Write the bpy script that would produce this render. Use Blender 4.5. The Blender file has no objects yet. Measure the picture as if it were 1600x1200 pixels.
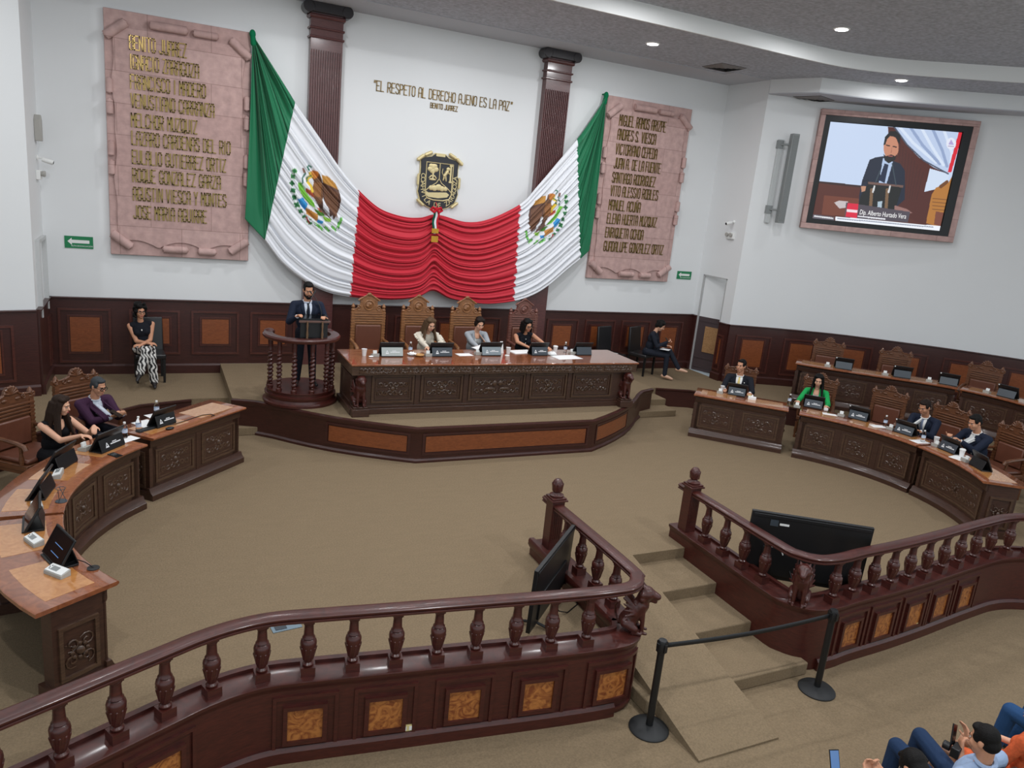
import bpy, math, random
import numpy as np
from mathutils import Vector, Matrix
C = bpy.context.collection
SC = bpy.context.scene
PI = math.pi
random.seed(7)
rng = np.random.RandomState(5)

# ------------------------------------------------------------------ camera
cam_d = bpy.data.cameras.new('camera')
cam_o = bpy.data.objects.new('camera', cam_d)
C.objects.link(cam_o)
cam_d.sensor_fit = 'HORIZONTAL'
cam_d.sensor_width = 36.0
cam_d.lens = 1174.47 / 1600.0 * 36.0
cam_d.clip_end = 200
_R = Matrix(((0.9026150, -0.4195041, 0.0964488), (-0.0175837, -0.2598128, -0.9654989), (0.4300894, 0.8697779, -0.2418874)))
_right, _down, _fwd = [Vector(r) for r in _R]
_m = Matrix((_right, -_down, -_fwd)).transposed().to_4x4()
_m.translation = Vector((-4.96596, -13.99935, 3.94276))
cam_o.matrix_world = _m
SC.camera = cam_o

# ------------------------------------------------------------------ world, exposure, lamps
SC.view_settings.view_transform = 'Standard'
SC.view_settings.look = 'None'
SC.view_settings.gamma = 1.0
SC.view_settings.exposure = 0.0
SC.view_settings.use_curve_mapping = False
W = bpy.data.worlds.new('hall_light')
SC.world = W
W.use_nodes = True
W.node_tree.nodes['Background'].inputs[0].default_value = (0.86, 0.95, 1.0, 1)
W.node_tree.nodes['Background'].inputs[1].default_value = 0.94

CEIL = 6.74          # ring ceiling
TRAY = 6.98          # raised middle of the ceiling
LAMP_W = 60.0
def lamp(x, y, z, power, size=0.16, color=(0.97, 0.98, 1.0), spot=None):
    l = bpy.data.lights.new('downlight_lamp', 'SPOT' if spot else 'AREA')
    l.energy = power
    l.color = color
    if spot:
        l.spot_size = math.radians(spot)
        l.spot_blend = 0.6
        l.shadow_soft_size = size
    else:
        l.shape = 'DISK'
        l.size = size
    o = bpy.data.objects.new('downlight_lamp', l)
    C.objects.link(o)
    o.location = (x, y, z)
    return o
# the hall's downlights: (x, y, on the raised middle?, power factor)
DOWNLIGHTS = [(7.78, -3.33, 0, 0.2), (2.99, -2.09, 0, 0.8), (-2.99, -2.09, 0, 0.7), (0.0, -2.09, 0, 0.62), (-7.78, -3.33, 0, 0.7),
              (4.91, -4.43, 1, 0.75), (1.6, -4.6, 1, 1.2), (-1.6, -4.6, 1, 1.2), (-4.91, -4.43, 1, 1.0),
              (5.6, -8.0, 1, 0.7), (1.9, -8.0, 1, 1.0), (-1.9, -8.0, 1, 1.0), (-5.6, -8.0, 1, 1.0),
              (5.6, -12.0, 1, 1.6), (1.9, -12.0, 1, 2.0), (-1.9, -12.0, 1, 2.0), (-5.6, -12.0, 1, 1.8)]
for x, y, up, k in DOWNLIGHTS:
    lamp(x, y, (TRAY if up else CEIL) - 0.035, LAMP_W * k)

# ------------------------------------------------------------------ materials
def lin(r, g, b):
    f = lambda c: (c / 255 / 12.92) if c / 255 <= 0.04045 else ((c / 255 + 0.055) / 1.055) ** 2.4
    return (f(r), f(g), f(b), 1)
MATS = {}
def base_mat(name):
    m = bpy.data.materials.new(name)
    m.use_nodes = True
    nt = m.node_tree
    return m, nt, nt.nodes['Principled BSDF']
def setp(b, **k):
    for n, v in k.items():
        b.inputs[n].default_value = v
def plain(name, col, rough=0.5, metal=0.0, coat=0.0, spec=0.5, var=0.06, scale=30.0, bump=0.0, bscale=None):
    m, nt, b = base_mat(name)
    tc = nt.nodes.new('ShaderNodeTexCoord')
    n = nt.nodes.new('ShaderNodeTexNoise')
    n.inputs['Scale'].default_value = scale
    n.inputs['Detail'].default_value = 3
    nt.links.new(tc.outputs['Object'], n.inputs['Vector'])
    mx = nt.nodes.new('ShaderNodeMix')
    mx.data_type = 'RGBA'
    mx.inputs[6].default_value = tuple(max(0, c * (1 - var)) for c in col[:3]) + (1,)
    mx.inputs[7].default_value = tuple(min(1, c * (1 + var)) for c in col[:3]) + (1,)
    nt.links.new(n.outputs['Fac'], mx.inputs[0])
    nt.links.new(mx.outputs[2], b.inputs['Base Color'])
    setp(b, Roughness=rough, Metallic=metal)
    b.inputs['Coat Weight'].default_value = coat
    b.inputs['Specular IOR Level'].default_value = spec
    if bump:
        n2 = n
        if bscale:
            n2 = nt.nodes.new('ShaderNodeTexNoise')
            n2.inputs['Scale'].default_value = bscale
            n2.inputs['Detail'].default_value = 4
            nt.links.new(tc.outputs['Object'], n2.inputs['Vector'])
        bp = nt.nodes.new('ShaderNodeBump')
        bp.inputs['Strength'].default_value = bump
        bp.inputs['Distance'].default_value = 0.02
        nt.links.new(n2.outputs['Fac'], bp.inputs['Height'])
        nt.links.new(bp.outputs['Normal'], b.inputs['Normal'])
    MATS[name] = m
    return m
def wood(name, c1, c2, rough=0.35, coat=0.3, scale=(3, 3, 22), coat_rough=0.12, dist=1.2, bump=0.04, burl=False):
    m, nt, b = base_mat(name)
    tc = nt.nodes.new('ShaderNodeTexCoord')
    mp = nt.nodes.new('ShaderNodeMapping')
    mp.inputs['Scale'].default_value = scale
    n = nt.nodes.new('ShaderNodeTexNoise')
    n.inputs['Scale'].default_value = 3.0
    n.inputs['Detail'].default_value = 6
    n.inputs['Distortion'].default_value = dist
    r = nt.nodes.new('ShaderNodeValToRGB')
    r.color_ramp.elements[0].position = 0.32
    r.color_ramp.elements[1].position = 0.70
    r.color_ramp.elements[0].color = c1
    r.color_ramp.elements[1].color = c2
    nt.links.new(tc.outputs['Object'], mp.inputs['Vector'])
    nt.links.new(mp.outputs['Vector'], n.inputs['Vector'])
    src = n.outputs['Fac']
    if burl:
        n.inputs['Scale'].default_value = 1.6
        n.inputs['Detail'].default_value = 5
        r.color_ramp.elements[0].position = 0.36
        r.color_ramp.elements[1].position = 0.62
    nt.links.new(src, r.inputs['Fac'])
    nt.links.new(r.outputs['Color'], b.inputs['Base Color'])
    setp(b, Roughness=rough)
    b.inputs['Coat Weight'].default_value = coat
    b.inputs['Coat Roughness'].default_value = coat_rough
    bp = nt.nodes.new('ShaderNodeBump')
    bp.inputs['Strength'].default_value = bump
    bp.inputs['Distance'].default_value = 0.01
    nt.links.new(n.outputs['Fac'], bp.inputs['Height'])
    nt.links.new(bp.outputs['Normal'], b.inputs['Normal'])
    MATS[name] = m
    return m
def attr_mat(name, rough=0.7, emit=0.0, sheen=0.0):
    m, nt, b = base_mat(name)
    a = nt.nodes.new('ShaderNodeVertexColor')
    a.layer_name = 'Col'
    if emit:
        b.inputs['Base Color'].default_value = (0.01, 0.01, 0.01, 1)
        nt.links.new(a.outputs['Color'], b.inputs['Emission Color'])
        b.inputs['Emission Strength'].default_value = emit
    else:
        nt.links.new(a.outputs['Color'], b.inputs['Base Color'])
    setp(b, Roughness=rough)
    b.inputs['Sheen Weight'].default_value = sheen
    MATS[name] = m
    return m
def emit_mat(name, col, s):
    m, nt, b = base_mat(name)
    b.inputs['Base Color'].default_value = (0.1, 0.1, 0.1, 1)
    b.inputs['Emission Color'].default_value = col
    b.inputs['Emission Strength'].default_value = s
    MATS[name] = m
    return m

WALL = plain('white_wall_paint', lin(226, 228, 229), 0.75, var=0.015, scale=1.2, bump=0.02, bscale=60)
SMOOTH_CEIL = plain('smooth_ceiling_paint', lin(188, 190, 196), 0.85, var=0.02, scale=2)
POPCORN = plain('textured_ceiling_plaster', lin(178, 182, 190), 0.9, var=0.5, scale=17, bump=0.9, bscale=17)
CARPET = plain('beige_carpet', lin(131, 114, 91), 0.95, var=0.34, scale=60, bump=0.4, bscale=170, spec=0.15)
def _carpet_extra(m):
    nt = m.node_tree
    b = nt.nodes['Principled BSDF']
    src = b.inputs['Base Color'].links[0].from_socket
    tc = [n for n in nt.nodes if n.type == 'TEX_COORD'][0]
    mp = nt.nodes.new('ShaderNodeMapping')
    mp.inputs['Scale'].default_value = (2.5, 7.0, 1)
    mp.inputs['Rotation'].default_value = (0, 0, 0.25)
    n = nt.nodes.new('ShaderNodeTexNoise')
    n.inputs['Scale'].default_value = 1.6
    n.inputs['Detail'].default_value = 5
    nt.links.new(tc.outputs['Object'], mp.inputs['Vector'])
    nt.links.new(mp.outputs['Vector'], n.inputs['Vector'])
    r = nt.nodes.new('ShaderNodeMapRange')
    r.inputs[1].default_value = 0.3
    r.inputs[2].default_value = 0.7
    r.inputs[3].default_value = 0.97
    r.inputs[4].default_value = 1.03
    nt.links.new(n.outputs['Fac'], r.inputs[0])
    mx = nt.nodes.new('ShaderNodeVectorMath')
    mx.operation = 'SCALE'
    nt.links.new(src, mx.inputs[0])
    nt.links.new(r.outputs[0], mx.inputs['Scale'])
    nt.links.new(mx.outputs[0], b.inputs['Base Color'])
_carpet_extra(CARPET)
DARKWOOD = wood('dark_mahogany', lin(50, 21, 18), lin(68, 32, 26), 0.42, 0.2)
MOLDWOOD = wood('sheen_molding_mahogany', lin(66, 33, 28), lin(90, 50, 43), 0.3, 0.35)  # paler than the boards: reflections along the molding edges put into the colour
RAILWOOD = wood('varnished_mahogany', lin(56, 21, 17), lin(78, 32, 25), 0.4, 0.22, coat_rough=0.14)
PILLARWOOD = wood('pillar_mahogany', lin(78, 46, 46), lin(102, 62, 60), 0.34, 0.4, coat_rough=0.15)
DESKWOOD = wood('dark_walnut', lin(54, 33, 25), lin(74, 47, 35), 0.42, 0.2)
CARVEWOOD = wood('carved_walnut', lin(62, 43, 32), lin(92, 68, 52), 0.33, 0.3)
TOPWOOD = wood('polished_desk_top', lin(122, 68, 42), lin(154, 92, 58), 0.22, 1.0, scale=(3, 3, 3), coat_rough=0.05, dist=2.0)
INLAYTOP = wood('honey_veneer', lin(176, 116, 62), lin(198, 140, 84), 0.22, 1.0, scale=(3, 3, 3), coat_rough=0.05, dist=2.5)
OAK = wood('golden_oak', lin(120, 78, 46), lin(158, 108, 66), 0.42, 0.2)
OAKDARK = wood('brown_oak', lin(84, 50, 31), lin(118, 74, 46), 0.42, 0.2)
REDOAK = wood('reddish_carved_wood', lin(96, 58, 50), lin(132, 86, 74), 0.42, 0.2)
ORANGE = wood('orange_veneer', lin(116, 60, 31), lin(140, 78, 42), 0.4, 0.25, scale=(2, 2, 9), dist=2.5)
BURL = wood('burl_veneer', lin(122, 62, 30), lin(178, 114, 58), 0.3, 0.5, scale=(6, 6, 6), dist=3.0, burl=True)
LEATHER = plain('brown_leather', lin(104, 62, 46), 0.38, coat=0.15, var=0.12, scale=18, bump=0.1, bscale=120)
BLACKLEATHER = plain('black_leather', lin(30, 29, 31), 0.32, coat=0.2, var=0.1, scale=20, bump=0.08, bscale=120)
BLACK = plain('black_plastic', lin(20, 21, 23), 0.4, var=0.05)
GLOSSBLACK = plain('glossy_black_glass', lin(9, 10, 12), 0.12, var=0.03)
RUBBER = plain('black_rubber', lin(27, 29, 31), 0.6, var=0.05)
GREYPLATE = plain('dark_grey_plate', lin(58, 66, 74), 0.35, var=0.04)
PALEPLATE = plain('pale_grey_plate', lin(170, 178, 176), 0.4, var=0.03)
WHITE = plain('white_plastic', lin(230, 231, 229), 0.45, var=0.02)
PAPER = plain('white_paper', lin(236, 236, 236), 0.8, var=0.02)
GREYPL = plain('grey_plastic', lin(168, 166, 160), 0.5, var=0.03)
MIDGREY = plain('mid_grey_metal', lin(138, 142, 142), 0.45, metal=0.2, var=0.04)
BRASS = plain('brass', lin(150, 128, 80), 0.22, metal=1.0, var=0.08)
DIMBRASS = plain('dim_brass', lin(128, 106, 66), 0.36, metal=0.85, var=0.1)  # brass in a darker tone: the right tablet's lack of light put into colour
GOLD = plain('pale_gold_leaf', lin(214, 198, 150), 0.42, metal=0.35, var=0.08)
CRESTBLACK = plain('black_enamel', lin(36, 36, 42), 0.35, var=0.3, scale=60)
def glass(name, col, alpha_mix=0.0):
    m, nt, b = base_mat(name)
    b.inputs['Base Color'].default_value = col
    setp(b, Roughness=0.05, IOR=1.2)
    b.inputs['Transmission Weight'].default_value = 1.0
    MATS[name] = m
    return m
PET = glass('clear_bottle_plastic', (0.93, 0.96, 0.98, 1))
GREEN_SIGN = plain('green_sign', lin(14, 122, 74), 0.5, var=0.02)
def stone_mat():
    m, nt, b = base_mat('pink_cantera_stone')
    tc = nt.nodes.new('ShaderNodeTexCoord')
    mp = nt.nodes.new('ShaderNodeMapping')
    mp.inputs['Rotation'].default_value = (PI / 2, 0, 0)
    nt.links.new(tc.outputs['Object'], mp.inputs['Vector'])
    br = nt.nodes.new('ShaderNodeTexBrick')
    br.inputs['Scale'].default_value = 1.0
    br.inputs['Mortar Size'].default_value = 0.006
    br.inputs['Brick Width'].default_value = 0.92
    br.inputs['Row Height'].default_value = 0.47
    br.inputs['Color1'].default_value = lin(190, 156, 150)
    br.inputs['Color2'].default_value = lin(182, 147, 141)
    br.inputs['Mortar'].default_value = lin(158, 126, 120)
    nt.links.new(mp.outputs['Vector'], br.inputs['Vector'])
    n = nt.nodes.new('ShaderNodeTexNoise')
    n.inputs['Scale'].default_value = 9
    n.inputs['Detail'].default_value = 8
    nt.links.new(tc.outputs['Object'], n.inputs['Vector'])
    mx = nt.nodes.new('ShaderNodeMix')
    mx.data_type = 'RGBA'
    mx.blend_type = 'OVERLAY'
    mx.inputs[0].default_value = 0.35
    nt.links.new(br.outputs['Color'], mx.inputs[6])
    nt.links.new(n.outputs['Fac'], mx.inputs[7])
    hs = nt.nodes.new('ShaderNodeHueSaturation')
    hs.inputs['Saturation'].default_value = 0.92
    nt.links.new(mx.outputs[2], hs.inputs['Color'])
    nt.links.new(hs.outputs['Color'], b.inputs['Base Color'])
    setp(b, Roughness=0.85)
    mp2 = nt.nodes.new('ShaderNodeMapping')
    mp2.inputs['Scale'].default_value = (1, 1, 60)
    nt.links.new(tc.outputs['Object'], mp2.inputs['Vector'])
    n2 = nt.nodes.new('ShaderNodeTexNoise')
    n2.inputs['Scale'].default_value = 3
    nt.links.new(mp2.outputs['Vector'], n2.inputs['Vector'])
    bp = nt.nodes.new('ShaderNodeBump')
    bp.inputs['Strength'].default_value = 0.25
    bp.inputs['Distance'].default_value = 0.01
    nt.links.new(n2.outputs['Fac'], bp.inputs['Height'])
    nt.links.new(bp.outputs['Normal'], b.inputs['Normal'])
    MATS['stone'] = m
    return m
STONE = stone_mat()
FLAGM = attr_mat('flag_cloth', 0.62, sheen=0.15)
SCREENM = attr_mat('lit_screen_picture', 0.3, emit=1.0)
ATTRM = attr_mat('printed_cloth', 0.75)
LAMPM = emit_mat('lamp_diffuser', (1, 0.98, 0.95, 1), 9.0)
SCREENBLUE = emit_mat('blue_screen_light', lin(60, 130, 205), 0.55)
TEXTWHITE = plain('white_lettering', lin(232, 234, 236), 0.6, var=0.01)
TEXTEMIT = emit_mat('white_screen_lettering', (1, 1, 1, 1), 0.9)
SKINS = {}
def skin(name, rgb):
    if name not in SKINS:
        m = plain('skin_' + name, lin(*rgb), 0.5, var=0.05, scale=25, spec=0.35)
        m.node_tree.nodes['Principled BSDF'].inputs['Subsurface Weight'].default_value = 0.08
        m.node_tree.nodes['Principled BSDF'].inputs['Subsurface Radius'].default_value = (0.02, 0.008, 0.004)
        SKINS[name] = m
    return SKINS[name]
CLOTHS = {}
def cloth(name, rgb, rough=0.8, var=0.1, scale=14):
    if name not in CLOTHS:
        CLOTHS[name] = plain('cloth_' + name, lin(*rgb), rough, var=var, scale=scale, bump=0.15, bscale=90, spec=0.2)
    return CLOTHS[name]

# ------------------------------------------------------------------ geometry helpers
class G:
    """collects vertices and faces of ONE mesh"""
    def __init__(s):
        s.v = []; s.f = []; s.mi = []
    def add(s, vs, fs, M=None, mi=0):
        o = len(s.v)
        if M is not None:
            vs = [M @ Vector(p) for p in vs]
        s.v += [tuple(p) for p in vs]
        s.f += [tuple(i + o for i in f) for f in fs]
        s.mi += [mi] * len(fs)
    def box(s, x0, x1, y0, y1, z0, z1, M=None, mi=0):
        vs = [(x0, y0, z0), (x1, y0, z0), (x1, y1, z0), (x0, y1, z0), (x0, y0, z1), (x1, y0, z1), (x1, y1, z1), (x0, y1, z1)]
        s.add(vs, [(3, 2, 1, 0), (4, 5, 6, 7), (0, 1, 5, 4), (1, 2, 6, 5), (2, 3, 7, 6), (3, 0, 4, 7)], M, mi)
    def cbox(s, c, d, M=None, mi=0):
        s.box(c[0] - d[0] / 2, c[0] + d[0] / 2, c[1] - d[1] / 2, c[1] + d[1] / 2, c[2] - d[2] / 2, c[2] + d[2] / 2, M, mi)
    def taper(s, c, d0, d1, z0, z1, M=None, mi=0):
        vs = []
        for d, z in ((d0, z0), (d1, z1)):
            for sx, sy in ((-1, -1), (1, -1), (1, 1), (-1, 1)):
                vs.append((c[0] + sx * d[0] / 2, c[1] + sy * d[1] / 2, z))
        s.add(vs, [(3, 2, 1, 0), (4, 5, 6, 7), (0, 1, 5, 4), (1, 2, 6, 5), (2, 3, 7, 6), (3, 0, 4, 7)], M, mi)
    def lathe(s, prof, n=16, M=None, mi=0, caps=True):
        vs = []; fs = []
        for r, z in prof:
            for k in range(n):
                a = 2 * PI * k / n
                vs.append((r * math.cos(a), r * math.sin(a), z))
        for i in range(len(prof) - 1):
            for k in range(n):
                k2 = (k + 1) % n
                fs.append((i * n + k, i * n + k2, (i + 1) * n + k2, (i + 1) * n + k))
        if caps:
            fs.append(tuple(range(n - 1, -1, -1)))
            fs.append(tuple((len(prof) - 1) * n + k for k in range(n)))
        s.add(vs, fs, M, mi)
    def prism(s, poly, z0, z1, M=None, mi=0):
        """poly in local XY, extruded along local Z"""
        n = len(poly)
        ar = sum(poly[i][0] * poly[(i + 1) % n][1] - poly[(i + 1) % n][0] * poly[i][1] for i in range(n))
        if ar < 0: poly = poly[::-1]
        vs = [(p[0], p[1], z0) for p in poly] + [(p[0], p[1], z1) for p in poly]
        fs = [tuple(range(n - 1, -1, -1)), tuple(range(n, 2 * n))]
        fs += [(i, (i + 1) % n, n + (i + 1) % n, n + i) for i in range(n)]
        s.add(vs, fs, M, mi)
    def tube(s, pts, r, n=8, M=None, mi=0, closed=False):
        P = [Vector(p) for p in pts]
        m = len(P)
        rr = r if isinstance(r, (list, tuple)) else [r] * m
        vs = []; fs = []
        up = Vector((0.13, 0.21, 0.97))
        prev = None
        for i, p in enumerate(P):
            a = P[i - 1] if (i > 0 or closed) else P[i]
            b = P[(i + 1) % m] if (i < m - 1 or closed) else P[i]
            t = (b - a)
            if t.length < 1e-9: t = Vector((0, 0, 1))
            t.normalize()
            if prev is None:
                u = t.cross(up)
                if u.length < 1e-3: u = t.cross(Vector((1, 0, 0)))
            else:
                u = prev - t * prev.dot(t)
                if u.length < 1e-6: u = t.cross(up)
            u.normalize(); prev = u
            w = t.cross(u)
            for k in range(n):
                an = 2 * PI * k / n
                vs.append(p + (u * math.cos(an) + w * math.sin(an)) * rr[i])
        for i in range(m - 1 if not closed else m):
            j = (i + 1) % m
            for k in range(n):
                k2 = (k + 1) % n
                fs.append((i * n + k, i * n + k2, j * n + k2, j * n + k))
        if not closed:
            fs.append(tuple(range(n - 1, -1, -1)))
            fs.append(tuple((m - 1) * n + k for k in range(n)))
        s.add(vs, fs, M, mi)
    def ell(s, c, r, M=None, mi=0, nu=14, nv=9, rot=None):
        vs = [(0, 0, -1)]; fs = []
        for i in range(1, nv):
            th = PI * i / nv
            for k in range(nu):
                a = 2 * PI * k / nu
                vs.append((math.sin(th) * math.cos(a), math.sin(th) * math.sin(a), -math.cos(th)))
        vs.append((0, 0, 1))
        top = len(vs) - 1
        for k in range(nu):
            fs.append((0, 1 + (k + 1) % nu, 1 + k))
            fs.append((top, 1 + (nv - 2) * nu + k, 1 + (nv - 2) * nu + (k + 1) % nu))
        for i in range(nv - 2):
            for k in range(nu):
                k2 = (k + 1) % nu
                fs.append((1 + i * nu + k, 1 + i * nu + k2, 1 + (i + 1) * nu + k2, 1 + (i + 1) * nu + k))
        out = []
        for p in vs:
            q = Vector((p[0] * r[0], p[1] * r[1], p[2] * r[2]))
            if rot is not None: q = rot @ q
            out.append(q + Vector(c))
        s.add(out, fs, M, mi)
    def cap(s, p0, p1, r0, r1, M=None, mi=0, n=10):
        """tapered limb with round ends"""
        p0 = Vector(p0); p1 = Vector(p1)
        d = p1 - p0
        L = d.length
        if L < 1e-6:
            s.ell(p0, (r0, r0, r0), M, mi); return
        q = d.to_track_quat('Z', 'Y').to_matrix()
        prof = []
        for i in range(5):
            a = PI / 2 * i / 4
            prof.append((max(1e-4, r0 * math.sin(a)), -r0 * math.cos(a)))
        for i in range(5):
            a = PI / 2 * i / 4
            prof.append((max(1e-4, r1 * math.cos(a)), L + r1 * math.sin(a)))
        T = q.to_4x4(); T.translation = p0
        s.lathe(prof, n, (M @ T) if M is not None else T, mi)
    def grid(s, P, mi=0, close_u=False):
        """P[i][j] points"""
        n = len(P); m = len(P[0])
        vs = [p for row in P for p in row]
        fs = []
        for i in range(n - 1 if not close_u else n):
            i2 = (i + 1) % n
            for j in range(m - 1):
                fs.append((i * m + j, i2 * m + j, i2 * m + j + 1, i * m + j + 1))
        s.add(vs, fs, None, mi)
    # ---- along a plan path
    def pbox(s, path, s0, s1, n0, n1, z0, z1, step=0.16, mi=0):
        s.psweep(path, [(n0, z0), (n1, z0), (n1, z1), (n0, z1)], s0, s1, step, mi)
    def psweep(s, path, prof, s0=None, s1=None, step=0.16, mi=0):
        s0 = 0 if s0 is None else s0
        s1 = path.L if s1 is None else s1
        ss = path.samples(s0, s1, step)
        m = len(prof)
        vs = []
        for t in ss:
            for n_, z_ in prof:
                x, y = path.at(t, n_)
                vs.append((x, y, z_))
        fs = []
        ar = sum(prof[i][0] * prof[(i + 1) % m][1] - prof[(i + 1) % m][0] * prof[i][1] for i in range(m))
        for i in range(len(ss) - 1):
            for k in range(m):
                k2 = (k + 1) % m
                f = (i * m + k, i * m + k2, (i + 1) * m + k2, (i + 1) * m + k)
                fs.append(f if ar < 0 else f[::-1])
        a = tuple(range(m)); b = tuple((len(ss) - 1) * m + k for k in range(m))
        fs.append(a[::-1] if ar < 0 else a)
        fs.append(b if ar < 0 else b[::-1])
        s.add(vs, fs, None, mi)
    def pframe(s, path, s0, s1, z0, z1, n0, w=0.04, d=0.03, step=0.16, mi=0):
        s.pbox(path, s0, s1, n0, n0 + d, z1 - w, z1, step, mi)
        s.pbox(path, s0, s1, n0, n0 + d, z0, z0 + w, step, mi)
        s.pbox(path, s0, s0 + w, n0, n0 + d, z0 + w, z1 - w, step, mi)
        s.pbox(path, s1 - w, s1, n0, n0 + d, z0 + w, z1 - w, step, mi)
    def mesh(s, name, mats, smooth=True, angle=38):
        me = bpy.data.meshes.new(name)
        me.from_pydata(s.v, [], s.f)
        mats = mats if isinstance(mats, (list, tuple)) else [mats]
        for m in mats: me.materials.append(m)
        if len(mats) > 1:
            me.polygons.foreach_set('material_index', s.mi)
        if smooth:
            me.polygons.foreach_set('use_smooth', [True] * len(me.polygons))
            me.set_sharp_from_angle(angle=math.radians(angle))
        me.update()
        return me
    def build(s, name, mats, parent=None, smooth=True, bevel=0.0, angle=38):
        o = bpy.data.objects.new(name, s.mesh(name, mats, smooth, angle))
        C.objects.link(o)
        if parent is not None: o.parent = parent
        if bevel:
            b = o.modifiers.new('bevel', 'BEVEL')
            b.width = bevel; b.segments = 2; b.limit_method = 'ANGLE'; b.angle_limit = math.radians(40)
        return o

class Path:
    def __init__(s, pts, smooth=0, closed=False):
        P = [np.array(p, float) for p in pts]
        if smooth:
            Q = []
            for i in range(len(P) - 1):
                p0 = P[max(i - 1, 0)]; p1 = P[i]; p2 = P[i + 1]; p3 = P[min(i + 2, len(P) - 1)]
                if i == 0: p0 = 2 * p1 - p2
                if i == len(P) - 2: p3 = 2 * p2 - p1
                for k in range(smooth):
                    t = k / smooth
                    Q.append(0.5 * ((2 * p1) + (-p0 + p2) * t + (2 * p0 - 5 * p1 + 4 * p2 - p3) * t * t + (-p0 + 3 * p1 - 3 * p2 + p3) * t ** 3))
            Q.append(P[-1])
            P = Q
        s.P = np.array(P)
        d = np.diff(s.P, axis=0)
        s.seg = np.hypot(d[:, 0], d[:, 1])
        s.cum = np.concatenate([[0], np.cumsum(s.seg)])
        s.L = s.cum[-1]
        t = d / s.seg[:, None]
        # vertex normals (to the right of the direction of travel), mitred
        n = np.stack([t[:, 1], -t[:, 0]], 1)
        vn = np.zeros_like(s.P)
        vn[0] = n[0]; vn[-1] = n[-1]
        for i in range(1, len(s.P) - 1):
            m = n[i - 1] + n[i]
            m /= max(1e-6, np.hypot(*m))
            vn[i] = m / max(0.4, float(m @ n[i]))
        s.vn = vn
    def at(s, t, n=0.0):
        i = int(np.clip(np.searchsorted(s.cum, t, side='right') - 1, 0, len(s.seg) - 1))
        k = (t - s.cum[i]) / s.seg[i]
        p = s.P[i] + (s.P[i + 1] - s.P[i]) * k
        v = s.vn[i] * (1 - k) + s.vn[i + 1] * k
        return float(p[0] + v[0] * n), float(p[1] + v[1] * n)
    def normal(s, t):
        a = s.at(t, 0); b = s.at(t, 1)
        return Vector((b[0] - a[0], b[1] - a[1], 0)).normalized()
    def samples(s, s0, s1, step):
        inner = [c for c in s.cum if s0 + 1e-4 < c < s1 - 1e-4]
        base = [s0] + inner + [s1]
        out = [s0]
        for a, b in zip(base[:-1], base[1:]):
            k = max(1, int(math.ceil((b - a) / step)))
            out += [a + (b - a) * (j + 1) / k for j in range(k)]
        return out
    def frame(s, t, z=0.0, n=0.0):
        """local x along the path, local -y out of the face, z up"""
        x, y = s.at(t, n)
        nn = s.normal(t)
        tx = Vector((-nn.y, nn.x, 0))
        M = Matrix(((tx.x, -nn.x, 0, x), (tx.y, -nn.y, 0, y), (0, 0, 1, z), (0, 0, 0, 1)))
        return M
    def near(s, x, y):
        best = (1e9, 0)
        for t in np.linspace(0, s.L, 600):
            px, py = s.at(t)
            d = (px - x) ** 2 + (py - y) ** 2
            if d < best[0]: best = (d, t)
        return best[1]

def tag(o, label=None, cat=None, group=None, kind=None):
    if label: o['label'] = label
    if cat: o['category'] = cat
    if group: o['group'] = group
    if kind: o['kind'] = kind
    return o
def thing(name, label, cat, loc=(0, 0, 0), rz=0.0, group=None):
    o = bpy.data.objects.new(name, None)
    o.empty_display_size = 0.1
    C.objects.link(o)
    o.location = loc
    o.rotation_euler = (0, 0, rz)
    return tag(o, label, cat, group)
def struct(o):
    o['kind'] = 'structure'
    return o
def dup(src, loc, rz, label=None, group=None):
    r = src.copy(); C.objects.link(r)
    r.location = loc; r.rotation_euler = (0, 0, rz)
    if label: r['label'] = label
    if group: r['group'] = group
    for ch in list(src.children):
        c = ch.copy(); C.objects.link(c); c.parent = r
        for g in list(ch.children):
            d = g.copy(); C.objects.link(d); d.parent = c
    return r
def RZ(a): return Matrix.Rotation(a, 4, 'Z')
def RX(a): return Matrix.Rotation(a, 4, 'X')
def RY(a): return Matrix.Rotation(a, 4, 'Y')
def TR(x, y=None, z=None):
    return Matrix.Translation((x, y, z) if y is not None else x)
def face_to(fx, fy):
    return math.atan2(fx, -fy)
FRONT = RX(PI / 2)        # prism drawn in X-Z, extruded towards -Y

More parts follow.
